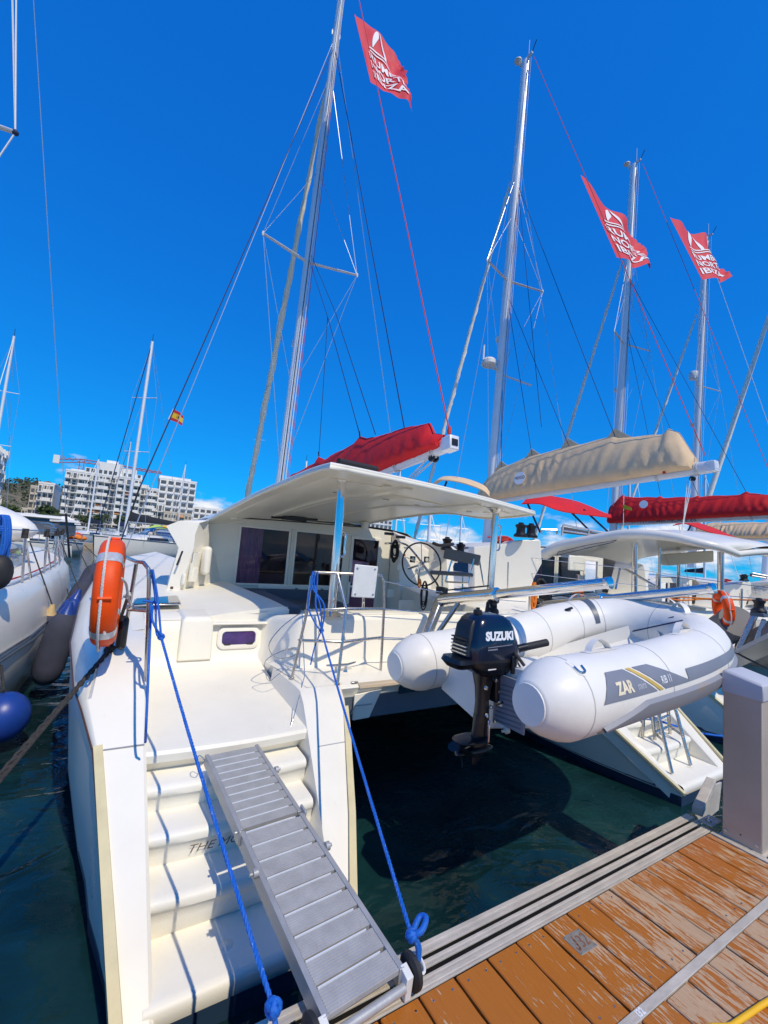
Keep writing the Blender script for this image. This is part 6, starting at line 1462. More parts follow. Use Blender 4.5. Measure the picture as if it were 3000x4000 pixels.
for a, c in (((6.617, 7.150, 1.776), (8.184, 4.484, 1.649)), ((6.656, 7.162, 1.438), (8.219, 4.495, 1.349)), ((8.184, 4.484, 1.649), (8.576, 2.516, 1.517)), ((8.219, 4.495, 1.349), (8.596, 2.522, 1.343))): wire(ncat, a, c, 0.006, 'steel', 'lifeline', 0.02)
for q0, q1 in (((6.658, 6.152, 1.048), (6.609, 6.124, 1.585)), ((8.147, 4.085, 1.212), (8.118, 4.062, 1.596)), ((5.939, 4.985, 0.654), (5.890, 4.960, 1.168)), ((8.240, 2.886, 0.996), (8.196, 2.863, 1.467))): B().tube([V(q0), V(q1)], 0.014, 8).obj('stanchion', 'steel', ncat)
coil(ncat, (5.691, 4.591, 1.359), 0.30, 0.46, 0.022, 'rubber', 21, 10)
coil(ncat, (5.528, 4.577, 1.303), 0.09, 0.42, 0.014, 'orangerope', 22, 4)
coil(ncat, (6.782, 4.655, 1.269), 0.22, 0.26, 0.014, 'orangerope', 23, 5)
B().prism([V((6.190, 6.695, 1.839)), V((6.795, 6.323, 1.970)), V((6.857, 6.280, 2.030)), V((7.330, 5.992, 2.106)), V((7.366, 5.974, 2.077)), V((7.447, 5.975, 1.615)), V((7.284, 6.123, 1.120)), V((7.253, 6.176, 0.796)), V((6.322, 6.737, 0.709))], (0.3, 0.5, 0)).obj('winch_plinth', 'gel', ncat, bevel=0.03)
for q in ((6.919, 6.118, 2.112), (7.262, 6.146, 2.130)): winch(ncat, V(q), 1.8, 'black')
b = B()
for a, c in (((8.512, 6.324, 2.281), (8.509, 6.300, 2.528)), ((8.509, 6.300, 2.528), (9.244, 5.415, 2.355)), ((8.503, 6.316, 2.398), (9.252, 5.418, 2.288)), ((8.838, 5.880, 2.441), (8.857, 5.886, 2.282)), ((8.273, 6.697, 2.298), (8.261, 6.693, 2.399)), ((8.261, 6.693, 2.399), (8.568, 6.509, 2.416)), ((8.568, 6.509, 2.416), (8.580, 6.513, 2.321))): b.tube([V(a), V(c)], 0.022, 7)
b.obj('roof_rail', 'steel', ncat)
B().prism([V((8.600, 6.365, 2.502)), V((9.345, 5.474, 2.341)), V((9.350, 5.476, 2.295)), V((8.617, 6.371, 2.349))], (0.05, 0.1, 0)).obj('bench_back', 'seatgrey', ncat, bevel=0.02)
B().box((7.784, 5.419, 1.670), (0.5, 0.05, 0.30)).obj('bulkhead_arch', 'cream', ncat, bevel=0.08)
coil(ncat, (7.213, 6.874, 2.144), 0.6, 0.16, 0.016, 'redrope', 25, 8)
B().tube([V((6.777, 6.905, 2.089)), V((7.009, 6.532, 2.114))], 0.02, 6).obj('rope_tail', 'redrope', ncat)
for k, (q0, q1) in enumerate((((7.761, 2.747, 0.588), (7.906, 2.604, 1.123)), ((7.687, 2.559, 0.566), (7.782, 2.449, 1.079)))): B().beam(q0, q1, 0.07, 0.07, (1, 0, 0)).obj('davit_leg', 'railsteel', ncat, bevel=0.012)
B().box((7.697, 2.492, 1.143), (0.16, 0.16, 0.06)).obj('winch_base', 'bluegrey', ncat, bevel=0.01); winch(ncat, (7.694, 2.491, 1.171), 1.2)
wire(ncat, (7.925, 3.983, 1.221), (8.431, 2.503, 1.344), 0.012, 'orangerope', 'orange_line', 0.02)
tag(B().tube(curve([V((7.933, 3.863, 1.206)), V((8.201, 3.708, 1.175)), V((8.571, 3.482, 1.231)), V((8.679, 3.303, 1.215)), V((8.745, 3.257, 1.286)), V((8.632, 3.322, 1.297))], 4), 0.014, 6).obj('heaving_line', 'orangerope'), 'bright orange line tied along the rail and round the far lifebuoy', 'rope')
catC = dup(ncat, (6.85, 0, 0), 'white catamaran with red boom cover, third along the pontoon')
catD = dup(ncat, (13.5, 0.4, 0), 'white catamaran partly hidden at the right behind the red boom')
# spars and covers for each
rigs = ((ncat, (9.900, 10.119, 2.710), (9.900, 9.618, 18.823), 10.9, 1.3, 15.6, 'tancanvas', 6.4), (catC, (16.800, 10.089, 4.137), (16.800, 9.722, 18.953), 11.0, 1.3, 15.8, 'redcanvas', False), (catD, (23.400, 10.056, 6.587), (23.400, 9.730, 18.707), 11.0, 1.3, 15.8, 'tancanvas', False))
RM = []
for (r_, p_, q_, sz, hf, hz, cv, rd) in rigs:
    q_ = V(q_); b0 = mline(p_, q_, 2.0)
    RM.append(rig(r_, b0.x, b0, q_, sz, hf, hz, 'alu', 'whitesail', (7.9 if rd else False), 0.125, (b0.x, 14.4, 1.5), 0.07, 9))
bo2 = boomset(ncat, (9.900, 3.939, 3.820), (9.900, 10.068, 3.498), r=0.13)
sailcover(ncat, [(9.900, 4.259, 4.061), (9.900, 4.557, 4.650), (9.900, 4.788, 4.789), (9.900, 4.891, 4.659), (9.900, 5.936, 4.788), (9.900, 5.989, 4.836), (9.900, 7.235, 4.794), (9.900, 8.555, 4.727), (9.900, 9.756, 4.509), (9.900, 10.168, 4.323), (9.900, 10.458, 3.994)], (9.900, 3.939, 3.820), (9.900, 10.068, 3.498), 'tancanvas', 0.33, 5)
for q in ((9.900, 5.982, 4.822), (9.900, 7.260, 4.813), (9.900, 8.480, 4.731), (9.900, 9.670, 4.532)):
    q = V(q); B().prism([q + V((0, -0.45, -0.12)), q + V((0, 0.30, -0.10)), q + V((0, 0.03, 0.22))], (0.02, 0, 0)).obj('lazy_jack_patch', 'tancanvas', bo2)
e2 = V((9.550, 8.584, 4.016)); b = B(); b.lathe([(0.19, 0), (0.19, 0.012), (0.001, 0.014)], e2, (-1, -0.1, 0.1), 20); b.obj('cover_logo', 'letter', bo2)
b = B(); lettering(b, 'HOOD', e2 + V((-0.02, 0.155, -0.042)), (0, -1, 0.05), (0, 0.05, 1), 0.125, 0.002, off=0.012, sx=0.95); b.obj('lettering', 'transomtext', bo2, 0)
tackle(ncat, (9.900, 4.300, 3.607), (9.187, 4.164, 2.373), 'whiterope')
B().tube([V((9.700, 4.778, 3.905)), V((9.700, 4.749, 3.734))], 0.03, 6).obj('reef_line', 'redrope', bo2)
TOPL2 = (RM[0][1](18.3), V((9.900, 4.070, 4.049)))
wire(ncat, TOPL2[0] + V((0, -0.4, 0.3)), TOPL2[1], 0.009, 'redrope', 'flag_halyard')
# lazy jacks and dark lines of the second boat
for q, t in (((9.900, 5.982, 4.822), 14.5), ((9.900, 7.260, 4.813), 10.5), ((9.900, 8.480, 4.731), 10.5), ((9.900, 9.670, 4.532), 9.0), ((9.900, 8.190, 5.534), 14.8)): wire(ncat, RM[0][1](t), q, 0.008, 'navyrope', 'lazy_jack')
bo3 = boomset(catC, (16.800, 4.747, 3.669), (16.800, 9.858, 3.486), r=0.13)
sailcover(catC, [(16.800, 4.861, 4.241), (16.800, 5.667, 4.356), (16.800, 5.766, 4.429), (16.800, 5.933, 4.342), (16.800, 7.053, 4.351), (16.800, 7.116, 4.418), (16.800, 7.248, 4.346), (16.800, 8.251, 4.394), (16.800, 8.342, 4.487), (16.800, 8.475, 4.409), (16.800, 9.683, 4.530), (16.800, 9.716, 4.615), (16.800, 9.941, 4.485), (16.800, 10.252, 4.198)], (16.800, 4.747, 3.669), (16.800, 9.858, 3.486), 'redcanvas', 0.33, 8)
b = B(); lettering(b, 'WWW.RUMBONORTE.ES', V((16.660, 9.311, 3.443)), (0, -1, 0.012), (0, 0, 1), 0.185, 0.003, sx=1.06, off=0.02); b.obj('lettering', 'seatgrey', bo3, 0)
B().lathe([(0.15, 0), (0.15, 0.01), (0.001, 0.012)], V((16.440, 8.751, 4.127)), (-1, -0.1, 0.1), 18).obj('cover_logo', 'letter', bo3)
B().tube([V((16.500, 9.543, 4.582)), V((16.000, 9.234, 2.831))], 0.012, 5).obj('lanyard', 'whiterope', bo3)
cfl = [V((16.300, 9.446, 4.146)), V((16.300, 9.440, 3.965)), V((16.300, 9.107, 3.990)), V((16.300, 9.105, 3.892))]
tag(B().prism([cfl[0], cfl[2], cfl[3], cfl[1]], (-0.01, 0, 0)).obj('courtesy_flag', 'spainyel'), 'little faded yellow flag on a cord at the forward end of the red boom cover', 'flag')
wire(catC, RM[1][1](18.4) + V((0, -0.4, 0.3)), (16.800, 4.804, 3.733), 0.009, 'redrope', 'flag_halyard')
for q, t in (((16.800, 8.342, 4.487), 12), ((16.800, 7.116, 4.418), 12), ((16.800, 5.766, 4.413), 14)): wire(catC, RM[1][1](t), q, 0.008, 'navyrope', 'lazy_jack')
bo4 = boomset(catD, (23.400, 6.456, 3.503), (23.400, 10.048, 3.401), r=0.13)
sailcover(catD, [(23.400, 6.613, 4.140), (23.400, 8.166, 4.165), (23.400, 9.440, 4.161), (23.400, 9.806, 3.945), (23.400, 10.182, 3.635)], (23.400, 6.456, 3.503), (23.400, 10.048, 3.401), 'tancanvas', 0.45, 11)
wire(catD, RM[2][1](18.4), (23.400, 6.294, 4.556), 0.010, 'whiterope', 'flag_halyard')
B().lathe([(0.22, 0), (0.24, 0.1), (0.24, 0.3), (0.2, 0.36), (0.02, 0.38)], V((23.400, 10.151, 11.420)), n=14).obj('radar_dome', 'pvc', RM[2][0])
# canvas canopies over the helms
def canopy(parent, pts, m, n=8):
    """pts: two edge lines of equal length"""
    e0, e1 = [curve(p, 3) for p in pts]
    rows = [[p.lerp(q, j / n) + V((0, 0, 0.07 * math.sin(math.pi * j / n))) for j in range(n + 1)] for p, q in zip(e0, e1)]
    o = B().grid(rows, (0, 0, -0.02)).obj('canopy', m, parent, 60)
    B().tube(e0, 0.018, 6).obj('canopy_bow', m, o); B().tube(e1, 0.018, 6).obj('canopy_bow', m, o); return o
canopy(ncat, ([(6.865, 9.155, 3.485), (6.917, 8.881, 3.590), (7.178, 8.383, 3.513), (7.440, 7.898, 3.325), (7.563, 7.726, 3.161)], [(7.738, 10.131, 3.722), (7.916, 9.889, 3.911), (8.208, 9.371, 3.857), (8.534, 8.964, 3.674), (8.622, 8.816, 3.475)]), 'tancanvas')
canopy(catC, ([(10.288, 9.123, 3.388), (10.453, 8.559, 3.379), (10.894, 8.085, 3.182), (12.028, 7.305, 3.104)], [(11.776, 9.812, 3.983), (12.024, 9.442, 3.886), (12.767, 8.901, 3.742), (13.451, 8.189, 3.333)]), 'redcanvas')
canopy(catD, ([(18.476, 8.692, 3.539), (18.698, 8.319, 3.618), (19.098, 7.872, 3.394), (20.032, 7.229, 3.145)], [(20.566, 9.053, 3.874), (20.573, 8.814, 3.882), (21.183, 8.358, 3.676), (21.828, 7.894, 3.348)]), 'redcanvas')
for r_, ps in ((ncat, (((7.241, 9.036, 3.615), (7.071, 9.227, 2.764)),)), (catC, (((11.441, 8.222, 3.235), (12.194, 7.851, 2.526)), ((11.764, 8.020, 3.344), (12.659, 7.572, 2.570)), ((10.440, 9.029, 3.427), (10.882, 8.859, 2.558)))), (catD, (((19.099, 8.315, 3.618), (18.834, 8.550, 2.879)),))):
    for a, c in ps: B().tube([V(a), V(c)], 0.028, 6).obj('canopy_strut', 'navyrope', r_)
# furled headsail of a boat outside the picture, its stay in view
fb = thing('sailing_yacht', 'yacht at the far right showing only its furled white headsail on a slanting stay', 'sailing boat', (30.2, 8.5, WATER))
B().loft([[(30.2 + s_ * w_, y, z) for s_, z in ((-1, 0.7), (-0.9, -0.2), (0, -0.9), (0.9, -0.2), (1, 0.7))] for y, w_ in ((4, 1.0), (7, 1.5), (11, 1.4), (15, 0.3))]).obj('hull', 'gel', fb)
ft_, hd_ = V((30.200, 12.305, 6.202)), V((30.200, 9.266, 17.121)); d_ = hd_ - ft_
B().tube([ft_ - d_ * 0.2, ft_, hd_, hd_ + d_ * 0.12], [0.10, 0.15, 0.11, 0.06], 9).obj('furled_sail', 'whitesail', fb)
spar(fb, 'mast', (30.2, 9.6, 0.7), hd_ + d_ * 0.3, 0.13, 0.18, 'alu')
# grey dinghy and dark gangway at the right edge
gd2 = thing('inflatable_dinghy', 'olive grey inflatable dinghy cut off by the right edge of the picture', 'dinghy', (8.363, 2.631, 0.512))
c0, c1 = V((8.432, 2.823, 0.519)), V((7.654, 2.068, 0.982))
B().tube([c0 - (c1 - c0) * 0.12, c0, c0.lerp(c1, 0.25), c1], [0.10, 0.22, 0.26, 0.26], 18).obj('buoyancy_tube', 'seatgrey', gd2)
B().tube([c0 + V((0.4, 0.8, -0.05)), c1 + V((0.4, 0.8, 0))], 0.24, 16).obj('buoyancy_tube', 'seatgrey', gd2)
g2 = thing('gangway', 'dark grey gangway with a rope handrail running up at the right edge', 'gangway', (7.424, 2.729, 0.433))
g0, g1 = V((7.388, 2.751, 0.422)), V((6.554, 1.902, 0.987)); B().beam(g0, g1, 0.30, 0.06).obj('deck_panel', 'greygel', g2, bevel=0.006)
dd = (g1 - g0).normalized()
for k in range(16): c = g0.lerp(g1, (k + 0.5) / 16) + V((0, 0, 0.034)); B().beam(c - dd * 0.012, c + dd * 0.012, 0.26, 0.012).obj('tread_bar', 'steel', g2)
tag(B().tube(sag(V((7.938, 3.434, 0.822)), V((6.201, 1.800, 0.615)), 0.04), 0.012, 6).obj('mooring_rope', 'fuzzrope'), 'dark line crossing below the grey gangway at the right edge', 'rope')

# ================================================================ monohull on the left
mh = thing('sailing_yacht', 'white sailing yacht at the left, bow pointing away, fenders along its side', 'sailing boat', (-2.6, 5, WATER))
HY = [4.9, 5.6, 6.6, 8.0, 9.8, 11.5, 13.0, 14.3, 15.3, 15.9]
HX = [-1.15, -0.95, -0.83, -0.78, -0.80, -0.90, -1.12, -1.45, -1.85, -2.22]
XM = -2.35; rows = []; bots = []
def sec(y, x):
    k = (x - XM) / (-0.78 - XM); k = max(k, 0.03)
    r_ = [(XM + (p - XM) * 1, y, z) for p, z in ((x - 0.30 * k, 0.86), (x - 0.20 * k, 0.84), (x - 0.10 * k, 0.72), (x - 0.04 * k, 0.45), (x, 0.20), (x - 0.02 * k, -0.1), (x - 0.16 * k, -0.58), (lerp(x, XM, 0.5), -0.95), (XM, -1.1))]
    return r_ + [(2 * XM - q[0], q[1], q[2]) for q in reversed(r_[:-1])]
B().loft([sec(y, x) for y, x in zip(HY, HX)], False).poly(sec(HY[0], HX[0])).obj('hull', 'gel', mh, 60)
for dz, m_, w_ in ((0.20, 'bluegrey', 0.02), (0.27, 'steel', 0.012)): B().tube([(x + 0.004, y, dz) for y, x in zip(HY[:-1], HX[:-1])], w_, 6).obj('rub_rail', m_, mh)
B().grid([[(x - 0.30 * max(0.03, (x - XM) / (-0.78 - XM)), y, 0.858), (XM, y, 0.93), (2 * XM - x + 0.3 * max(0.03, (x - XM) / (-0.78 - XM)), y, 0.858)] for y, x in zip(HY, HX)]).obj('deck', 'deck', mh, 30)
B().loft([[(XM + s_ * w_, y, z) for s_, z in ((-1, 0.88), (-0.86, 0.88 + h_ * 0.9), (-0.5, 0.88 + h_), (0.5, 0.88 + h_), (0.86, 0.88 + h_ * 0.9), (1, 0.88))] for y, w_, h_ in ((6.2, 0.95, 0.42), (8.5, 0.95, 0.40), (11, 0.75, 0.30), (12.6, 0.4, 0.06))]).obj('coachroof', 'gel', mh, 30)
B().loft([[(XM + 0.93 * w_, y, 1.0), (XM + 0.88 * w_, y, 1.0 + h_ * 0.6), (XM + 0.86 * w_, y, 1.0 + h_ * 0.6), (XM + 0.9 * w_, y, 1.0)] for y, w_, h_ in ((7.0, 1.02, 0.3), (9.2, 0.99, 0.28), (10.4, 0.86, 0.16))]).obj('cabin_window', 'glassdark', mh)
for y in (11.9, 9.6): B().box((XM + 0.05, y, 1.22 if y > 10 else 1.31), (0.5, 0.5, 0.05)).obj('deck_hatch', 'glassdark', mh, bevel=0.015)
B().tube([(x - 0.26 * max(0.03, (x - XM) / (-0.78 - XM)), y, 0.89) for y, x in zip(HY, HX)], 0.018, 6).obj('toe_rail', 'alu', mh)
SS = []
for y in (6.9, 8.3, 9.5, 10.7, 12.0, 13.3):
    x = interp(y, HY, HX) - 0.22; top = V((x - 0.06 + 0.02, y - 0.02, 1.50)); SS.append(top)
    st_ = B().tube([(x, y, 0.86), top], 0.016, 8).obj('stanchion', 'steel', mh)
    B().tube([top - V((0, 0, 0.10)), top + V((0, 0, 0.02))], 0.035, 8).obj('joint_wrap', 'fuzzrope', st_)
    B().tube([top - V((0, 0, 0.04)), (x + 0.02, y + 0.42, 0.87)], 0.014, 6).obj('brace', 'steel', st_)
for dz in (0, -0.30): B().tube([(interp(4.9, HY, HX) - 0.3, 4.9, 1.5 + dz)] + [p + V((0, 0, dz)) for p in SS] + [(-2.0, 15.2, 1.55 + dz)], 0.007, 5).obj('lifeline', 'steel', mh)
B().tube([(-1.2, 5.0, 0.87)] + [(interp(y, HY, HX) - 0.30, y, 0.89) for y in (6, 7.5, 9, 11, 13)] , 0.011, 6).obj('jackline', 'redrope', mh)
B().tube(curve([(-1.62, 14.3, 0.87), (-1.66, 14.4, 1.55), (-2.2, 15.6, 1.6), (-2.9, 14.5, 1.55), (-2.95, 14.3, 0.87)], 5), 0.016, 8).obj('pulpit', 'steel', mh)
TT = V((-2.135, 8.200, 7.430)); mb = V((TT.x - 1.05, 8.55, 0.95)); mt = mb + V((0.05, -0.5, 18))
ms = spar(mh, 'mast', mb, mt, 0.09, 0.13, 'alu')
B().tube([V((mb.x + 0.02, 8.33, TT.z - 0.02)), TT], [0.055, 0.04], 8, flat=0.6).obj('spreader', 'white_spar', ms); B().sphere(TT, 0.045, 8).obj('spreader_tip', 'navycanvas', ms)
u_ = V((-2.455, 8.300, 9.599)); wire(ms, TT, u_ + (u_ - TT) * 0.6, 0.013, 'pvc'); wire(ms, TT, mb + V((0.05, -0.4, 15)), 0.012, 'pvc'); wire(ms, TT, mb + V((0.35, -0.3, 4)), 0.011, 'pvc')
f0, f1 = V((-1.98, 15.2, 1.0)), V((-2.990, 11.200, 12.598)); f0 = V((-1.285, 14.600, 0.727)); wire(mh, f0, f1 + (f1 - f0) * 0.25, 0.0095, 'wire', 'furled_forestay')
B().tube([f0 + V((0.02, 0, 0.0)), f0.lerp(f1, 0.10)], 0.028, 8).obj('furler', 'black', mh)
wire(mh, (-2.678, 10.600, 12.133), (-2.470, 10.600, 10.896), 0.001, 'wire') if False else None
for q, s_ in (((-1.066, 5.657, 1.529), 5), ): coil(mh, V(q) + V((0, 0, 0.12)), 0.20, 0.50, 0.012, 'bluerope', s_, 12); coil(mh, V(q) + V((-0.06, -0.06, -0.02)), 0.14, 0.30, 0.012, 'lime', 7, 4); coil(mh, V(q) + V((-0.08, -0.03, 0.1)), 0.1, 0.2, 0.012, 'redrope', 8, 3)
B().sphere((-1.033, 5.567, 1.091), 0.135, 10, (0.9, 0.8, 1.3)).obj('winch_bag', 'rubber', mh)
ct_ = V((-2.186, 10.052, 1.558)); tw = B(); rr = []
for k in range(15):
    t = k / 14; w_ = 0.62 * math.sin(math.pi * (0.5 + 0.5 * t)) ** 0.6 + 0.02 if t > 0.0 else 0.62; c = ct_ + V((lerp(-0.3, 0.86, t), lerp(0.2, -0.45, t), -0.10 * t))
    rr.append([c + V((0, math.cos(a) * w_, math.sin(a) * w_ * 0.62)) for a in [i * 2 * math.pi / 16 for i in range(16)]])
tn = tag(tw.loft(rr).obj('tender', 'hypalon', None, 60), 'white tender under a clear cover poking into the picture at the left edge', 'dinghy')
# fenders
def fender(label, c, r, ln, tilt, m, end='tan_end', lash=None):
    t = thing('fender', label, 'fender', c, 'fenders between the hulls'); c = V(c); ax = V(tilt).normalized()
    B().lathe([(0.02, -ln / 2), (r * 0.55, -ln / 2 + 0.03), (r * 0.9, -ln / 2 + 0.12), (r, -ln / 2 + 0.22), (r, ln / 2 - 0.22), (r * 0.9, ln / 2 - 0.12), (r * 0.55, ln / 2 - 0.03), (0.03, ln / 2)], c, ax, 18).obj('body', m, t, 60)
    B().lathe([(r * 0.56, ln / 2 - 0.035), (r * 0.30, ln / 2 + 0.05), (0.03, ln / 2 + 0.12), (0.001, ln / 2 + 0.12)], c, ax, 12).obj('eye_end', end, t, 60)
    if lash: B().tube([c + ax * (ln / 2 + 0.1), V(lash)], 0.009, 6).obj('lanyard', 'fuzzrope', t)
fender('longest dark fender, nearest in the row between the two hulls, blue at its top', (-0.590, 6.695, 0.087), 0.165, 0.90, (0.16, 0.0, 1), 'fendersock', 'blueplastic', (-0.643, 7.713, 0.690))
fender('dark fender with a tan end, tight against the left yacht', (-0.815, 7.656, -0.019), 0.15, 0.75, (0.08, 0.0, 1), 'fendersock', 'tan_end', (-1.138, 7.706, 1.318))
fender('glossy blue fender just beyond the long dark one', (-0.619, 8.213, 0.241), 0.15, 0.55, (0.25, 0.1, 1), 'blueplastic', 'blueplastic', (-0.917, 8.977, 1.304))
fender('dark fender in the middle of the row between the hulls', (-0.600, 9.361, 0.319), 0.17, 0.75, (0.3, 0.4, 1), 'fendersock', 'fendersock', (-0.861, 10.342, 1.325))
fender('dark fender with blue cap farthest along between the hulls', (-0.551, 11.184, 0.453), 0.20, 0.80, (0.3, 0.5, 1), 'fendersock', 'blueplastic', (-0.824, 12.438, 1.165))
rb = thing('fender', 'large round blue ball fender low over the water at the left edge', 'fender', (-0.775, 5.320, -0.221), 'fenders between the hulls')
B().sphere((-0.783, 5.325, -0.222), 0.205, 20, (1, 1, 1.08)).obj('body', 'blueplastic', rb, 60); B().tube([V((-0.811, 5.316, 0.016)), V((-0.921, 5.717, 0.150))], 0.012, 6).obj('lanyard', 'fuzzrope', rb)

# ================================================================ far side of the harbour
kind(B().bb(-220, 60, 158, 420, WATER - 1, 0.75).obj('quay', 'quay', None, 0), 'structure')
kind(B().bb(-60, 9.5, 52, 55, WATER - 0.3, 0.0).obj('jetty', 'sand', None, 0), 'structure')
jl = [o for o in bpy.data.objects if o.name == 'jetty'][0]
for k in range(12): B().tube([(-55 + k * 5.5, 52.2, WATER - 0.5), (-55 + k * 5.5, 52.2, 1.0)], 0.14, 8).obj('pile', 'sand', jl)
# hillside
rows = []
for i in range(14):
    y = 300 + i * 22; rows.append([(-260 + j * 14, y, 1 + 36 * math.exp(-((-260 + j * 14 + 75) / 60) ** 2) * min(1, i / 8) + 2.5 * math.sin(j * 1.3 + i) + 1.5 * math.sin(j * 2.9 - i * 1.7)) for j in range(30)])
kind(B().grid(rows).obj('hillside', 'earth', None, 60), 'structure')
rnd = random.Random(4); sb = B()
def clump(b, c, r, n, rnd, sq=0.8):
    for _ in range(n):
        d = V((rnd.gauss(0, 1), rnd.gauss(0, 1), rnd.gauss(0, 1))).normalized() * r * rnd.uniform(0.45, 1.0); d.z *= sq; p = V(c) + d
        u = V((rnd.uniform(-1, 1), rnd.uniform(-1, 1), rnd.uniform(-1, 1))).normalized(); w_ = u.orthogonal(); s_ = r * rnd.uniform(0.10, 0.24)
        b.add([p - u * s_ - w_ * s_ * 0.6, p + u * s_ - w_ * s_ * 0.5, p + u * s_ * 0.7 + w_ * s_, p - u * s_ * 0.8 + w_ * s_ * 0.7], [(0, 1, 2, 3)])
for _ in range(330):
    x, y = rnd.uniform(-170, -5), rnd.uniform(330, 520); i = (y - 300) / 22
    z = 1 + 36 * math.exp(-((x + 75) / 60) ** 2) * min(1, i / 8); clump(sb, (x, y, z + 1.5), rnd.uniform(2, 4.5), 16, rnd)
sc_ = sb.obj('hillside_scrub', 'foliage2', None, 0); kind(sc_, 'stuff'); sc_['label'] = 'pine scrub covering the far hillside'
def tree(label, x, y, z, hgt, r, seed, m='foliage'):
    t = thing('tree', label, 'tree', (x, y, z), 'trees along the far quay'); rnd = random.Random(seed)
    tr = B().tube([(x, y, z), (x + 0.1, y, z + hgt * 0.35), (x + 0.15, y, z + hgt * 0.7)], [0.22, 0.17, 0.08], 8)
    for k in range(5): a = k * 1.3; tr.tube([(x + 0.1, y, z + hgt * (0.35 + 0.06 * k)), (x + math.cos(a) * r * 0.6, y + math.sin(a) * r * 0.6, z + hgt * (0.6 + 0.06 * k))], [0.10, 0.03], 5)
    tr.obj('trunk', 'bark', t)
    b = B()
    for _ in range(16): clump(b, (x + rnd.uniform(-r, r) * 0.75, y + rnd.uniform(-r, r) * 0.75, z + hgt * rnd.uniform(0.45, 0.95)), r * rnd.uniform(0.3, 0.5), 70, rnd)
    b.obj('crown', m, t, 0)
for k, (px, r_, h_) in enumerate(((-20.5, 3.2, 6), (-11.5, 2.2, 5), (-7.2, 2.4, 5), (-1.8, 2.3, 5.2), (7.8, 2.0, 4.6), (-30, 2.6, 5.5))):
    tree(('broad round tree on the quay left of the tall apartment block', 'low bushy tree before the left half of the tall apartment block', 'small tree below the middle of the apartment block', 'small tree on the quay beyond the white yacht', 'little tree at the right foot of the apartment block', 'tree on the quay near the pale hillside houses')[k], px, 160.5 + k * 0.7, 0.75, h_, r_, 30 + k)

def block(name, label, x0, x1, y, dep, floors, bays, fh=2.85, z0=0.75, wallm='wall', balc=True, stagger=0.0, seed=1, extra=None, angle=0.0, side=None, skip=()):
    """apartment house: walls with recessed dark openings, slabs, parapets"""
    t = thing(name, label, 'building', ((x0 + x1) / 2, y, z0)); rnd = random.Random(seed); H = floors * fh; bw = (x1 - x0) / bays
    B().bb(x0, x1, y, y + dep, z0, z0 + H).obj('wall', wallm, t, 0)
    B().bb(x0 - 0.1, x1 + 0.1, y - 0.1, y + dep, z0 + H, z0 + H + 0.55).obj('parapet', wallm, t, 0)
    wm = {}
    def copy_(key, mk, loc):
        if key not in wm: wm[key] = mk()
        o = link(key[0], wm[key], t); o.location = loc
        return o
    for f in range(floors):
        for k in range(bays):
            if (f, k) in skip: continue
            x = x0 + bw * (k + 0.5); z = z0 + f * fh; v = (f * 3 + k * 5 + seed) % 3; off = stagger * (k % 2)
            if balc:
                copy_(('window', v), lambda: (B().bb(-bw * 0.36, bw * (0.02 + 0.1 * v), -0.04, 0.02, 0.15, fh * 0.80)).bb(bw * 0.2 + v * 0.12, bw * 0.40, -0.04, 0.02, 0.5, fh * 0.78).mesh('window', 'winglass', 0), (x, y, z))
                copy_(('slab', k % 2), lambda: B().bb(-bw * 0.49, bw * 0.49, -1.25 - off, 0, -0.10, 0.10).mesh('slab', wallm, 0), (x, y, z))
                if v != 1: copy_(('parapet', k % 2, v), lambda: B().bb(-bw * 0.49, bw * (0.49 if v == 0 else 0.12), -1.25 - off, -1.15 - off, 0.1, 1.0).mesh('parapet', wallm, 0), (x, y, z))
                else: copy_(('railing', k % 2), lambda: B().bb(-bw * 0.49, bw * 0.49, -1.23 - off, -1.20 - off, 0.85, 0.95).bb(-bw * 0.49, bw * 0.49, -1.23 - off, -1.20 - off, 0.1, 0.2).bb(-bw * 0.49, -bw * 0.45, -1.23 - off, -1.20 - off, 0.1, 0.95).bb(bw * 0.45, bw * 0.49, -1.23 - off, -1.20 - off, 0.1, 0.95).mesh('railing', 'greygel', 0), (x, y, z))
                copy_(('fin', 0), lambda: B().bb(bw * 0.47, bw * 0.53, -1.25, 0, -0.1, fh - 0.1).mesh('fin', wallm, 0), (x, y, z))
                if rnd.random() < 0.06: copy_(('awning', 0), lambda: B().prism([(-bw * 0.45, -1.3, fh * 0.55), (-bw * 0.45, -0.05, fh * 0.85), (-bw * 0.45, -0.05, fh * 0.80)], (bw * 0.9, 0, 0)).mesh('awning', 'awning', 0), (x, y, z))
            else:
                copy_(('window', 0), lambda: B().bb(-bw * 0.36, bw * 0.36, -0.03, 0.02, fh * 0.28, fh * 0.80).mesh('window', 'winglass', 0), (x, y, z))
                copy_(('sill', 0), lambda: B().bb(-bw * 0.46, bw * 0.46, -0.55, 0, 0.0, fh * 0.26).mesh('sill', wallm, 0), (x, y, z))
                copy_(('fin', 0), lambda: B().bb(-bw * 0.5, -bw * 0.40, -0.5, 0, fh * 0.26, fh).mesh('fin', wallm, 0), (x, y, z))
    if side:                     # windows on the left end wall
        for f in range(floors):
            for k in range(side): copy_(('end_window', 0), lambda: B().bb(-0.03, 0.02, -0.8, 0.8, 0.9, 2.2).mesh('window', 'winglass', 0), (x0, y + dep * (k + 0.5) / side, z0 + f * fh))
    return t
YB = 170.0
bA = block('apartment_block', 'tall white stepped apartment block with rows of balconies across the harbour', -18.9, -4.6, YB, 16, 8, 8, 2.30 + 0.0, seed=2, stagger=0.35)
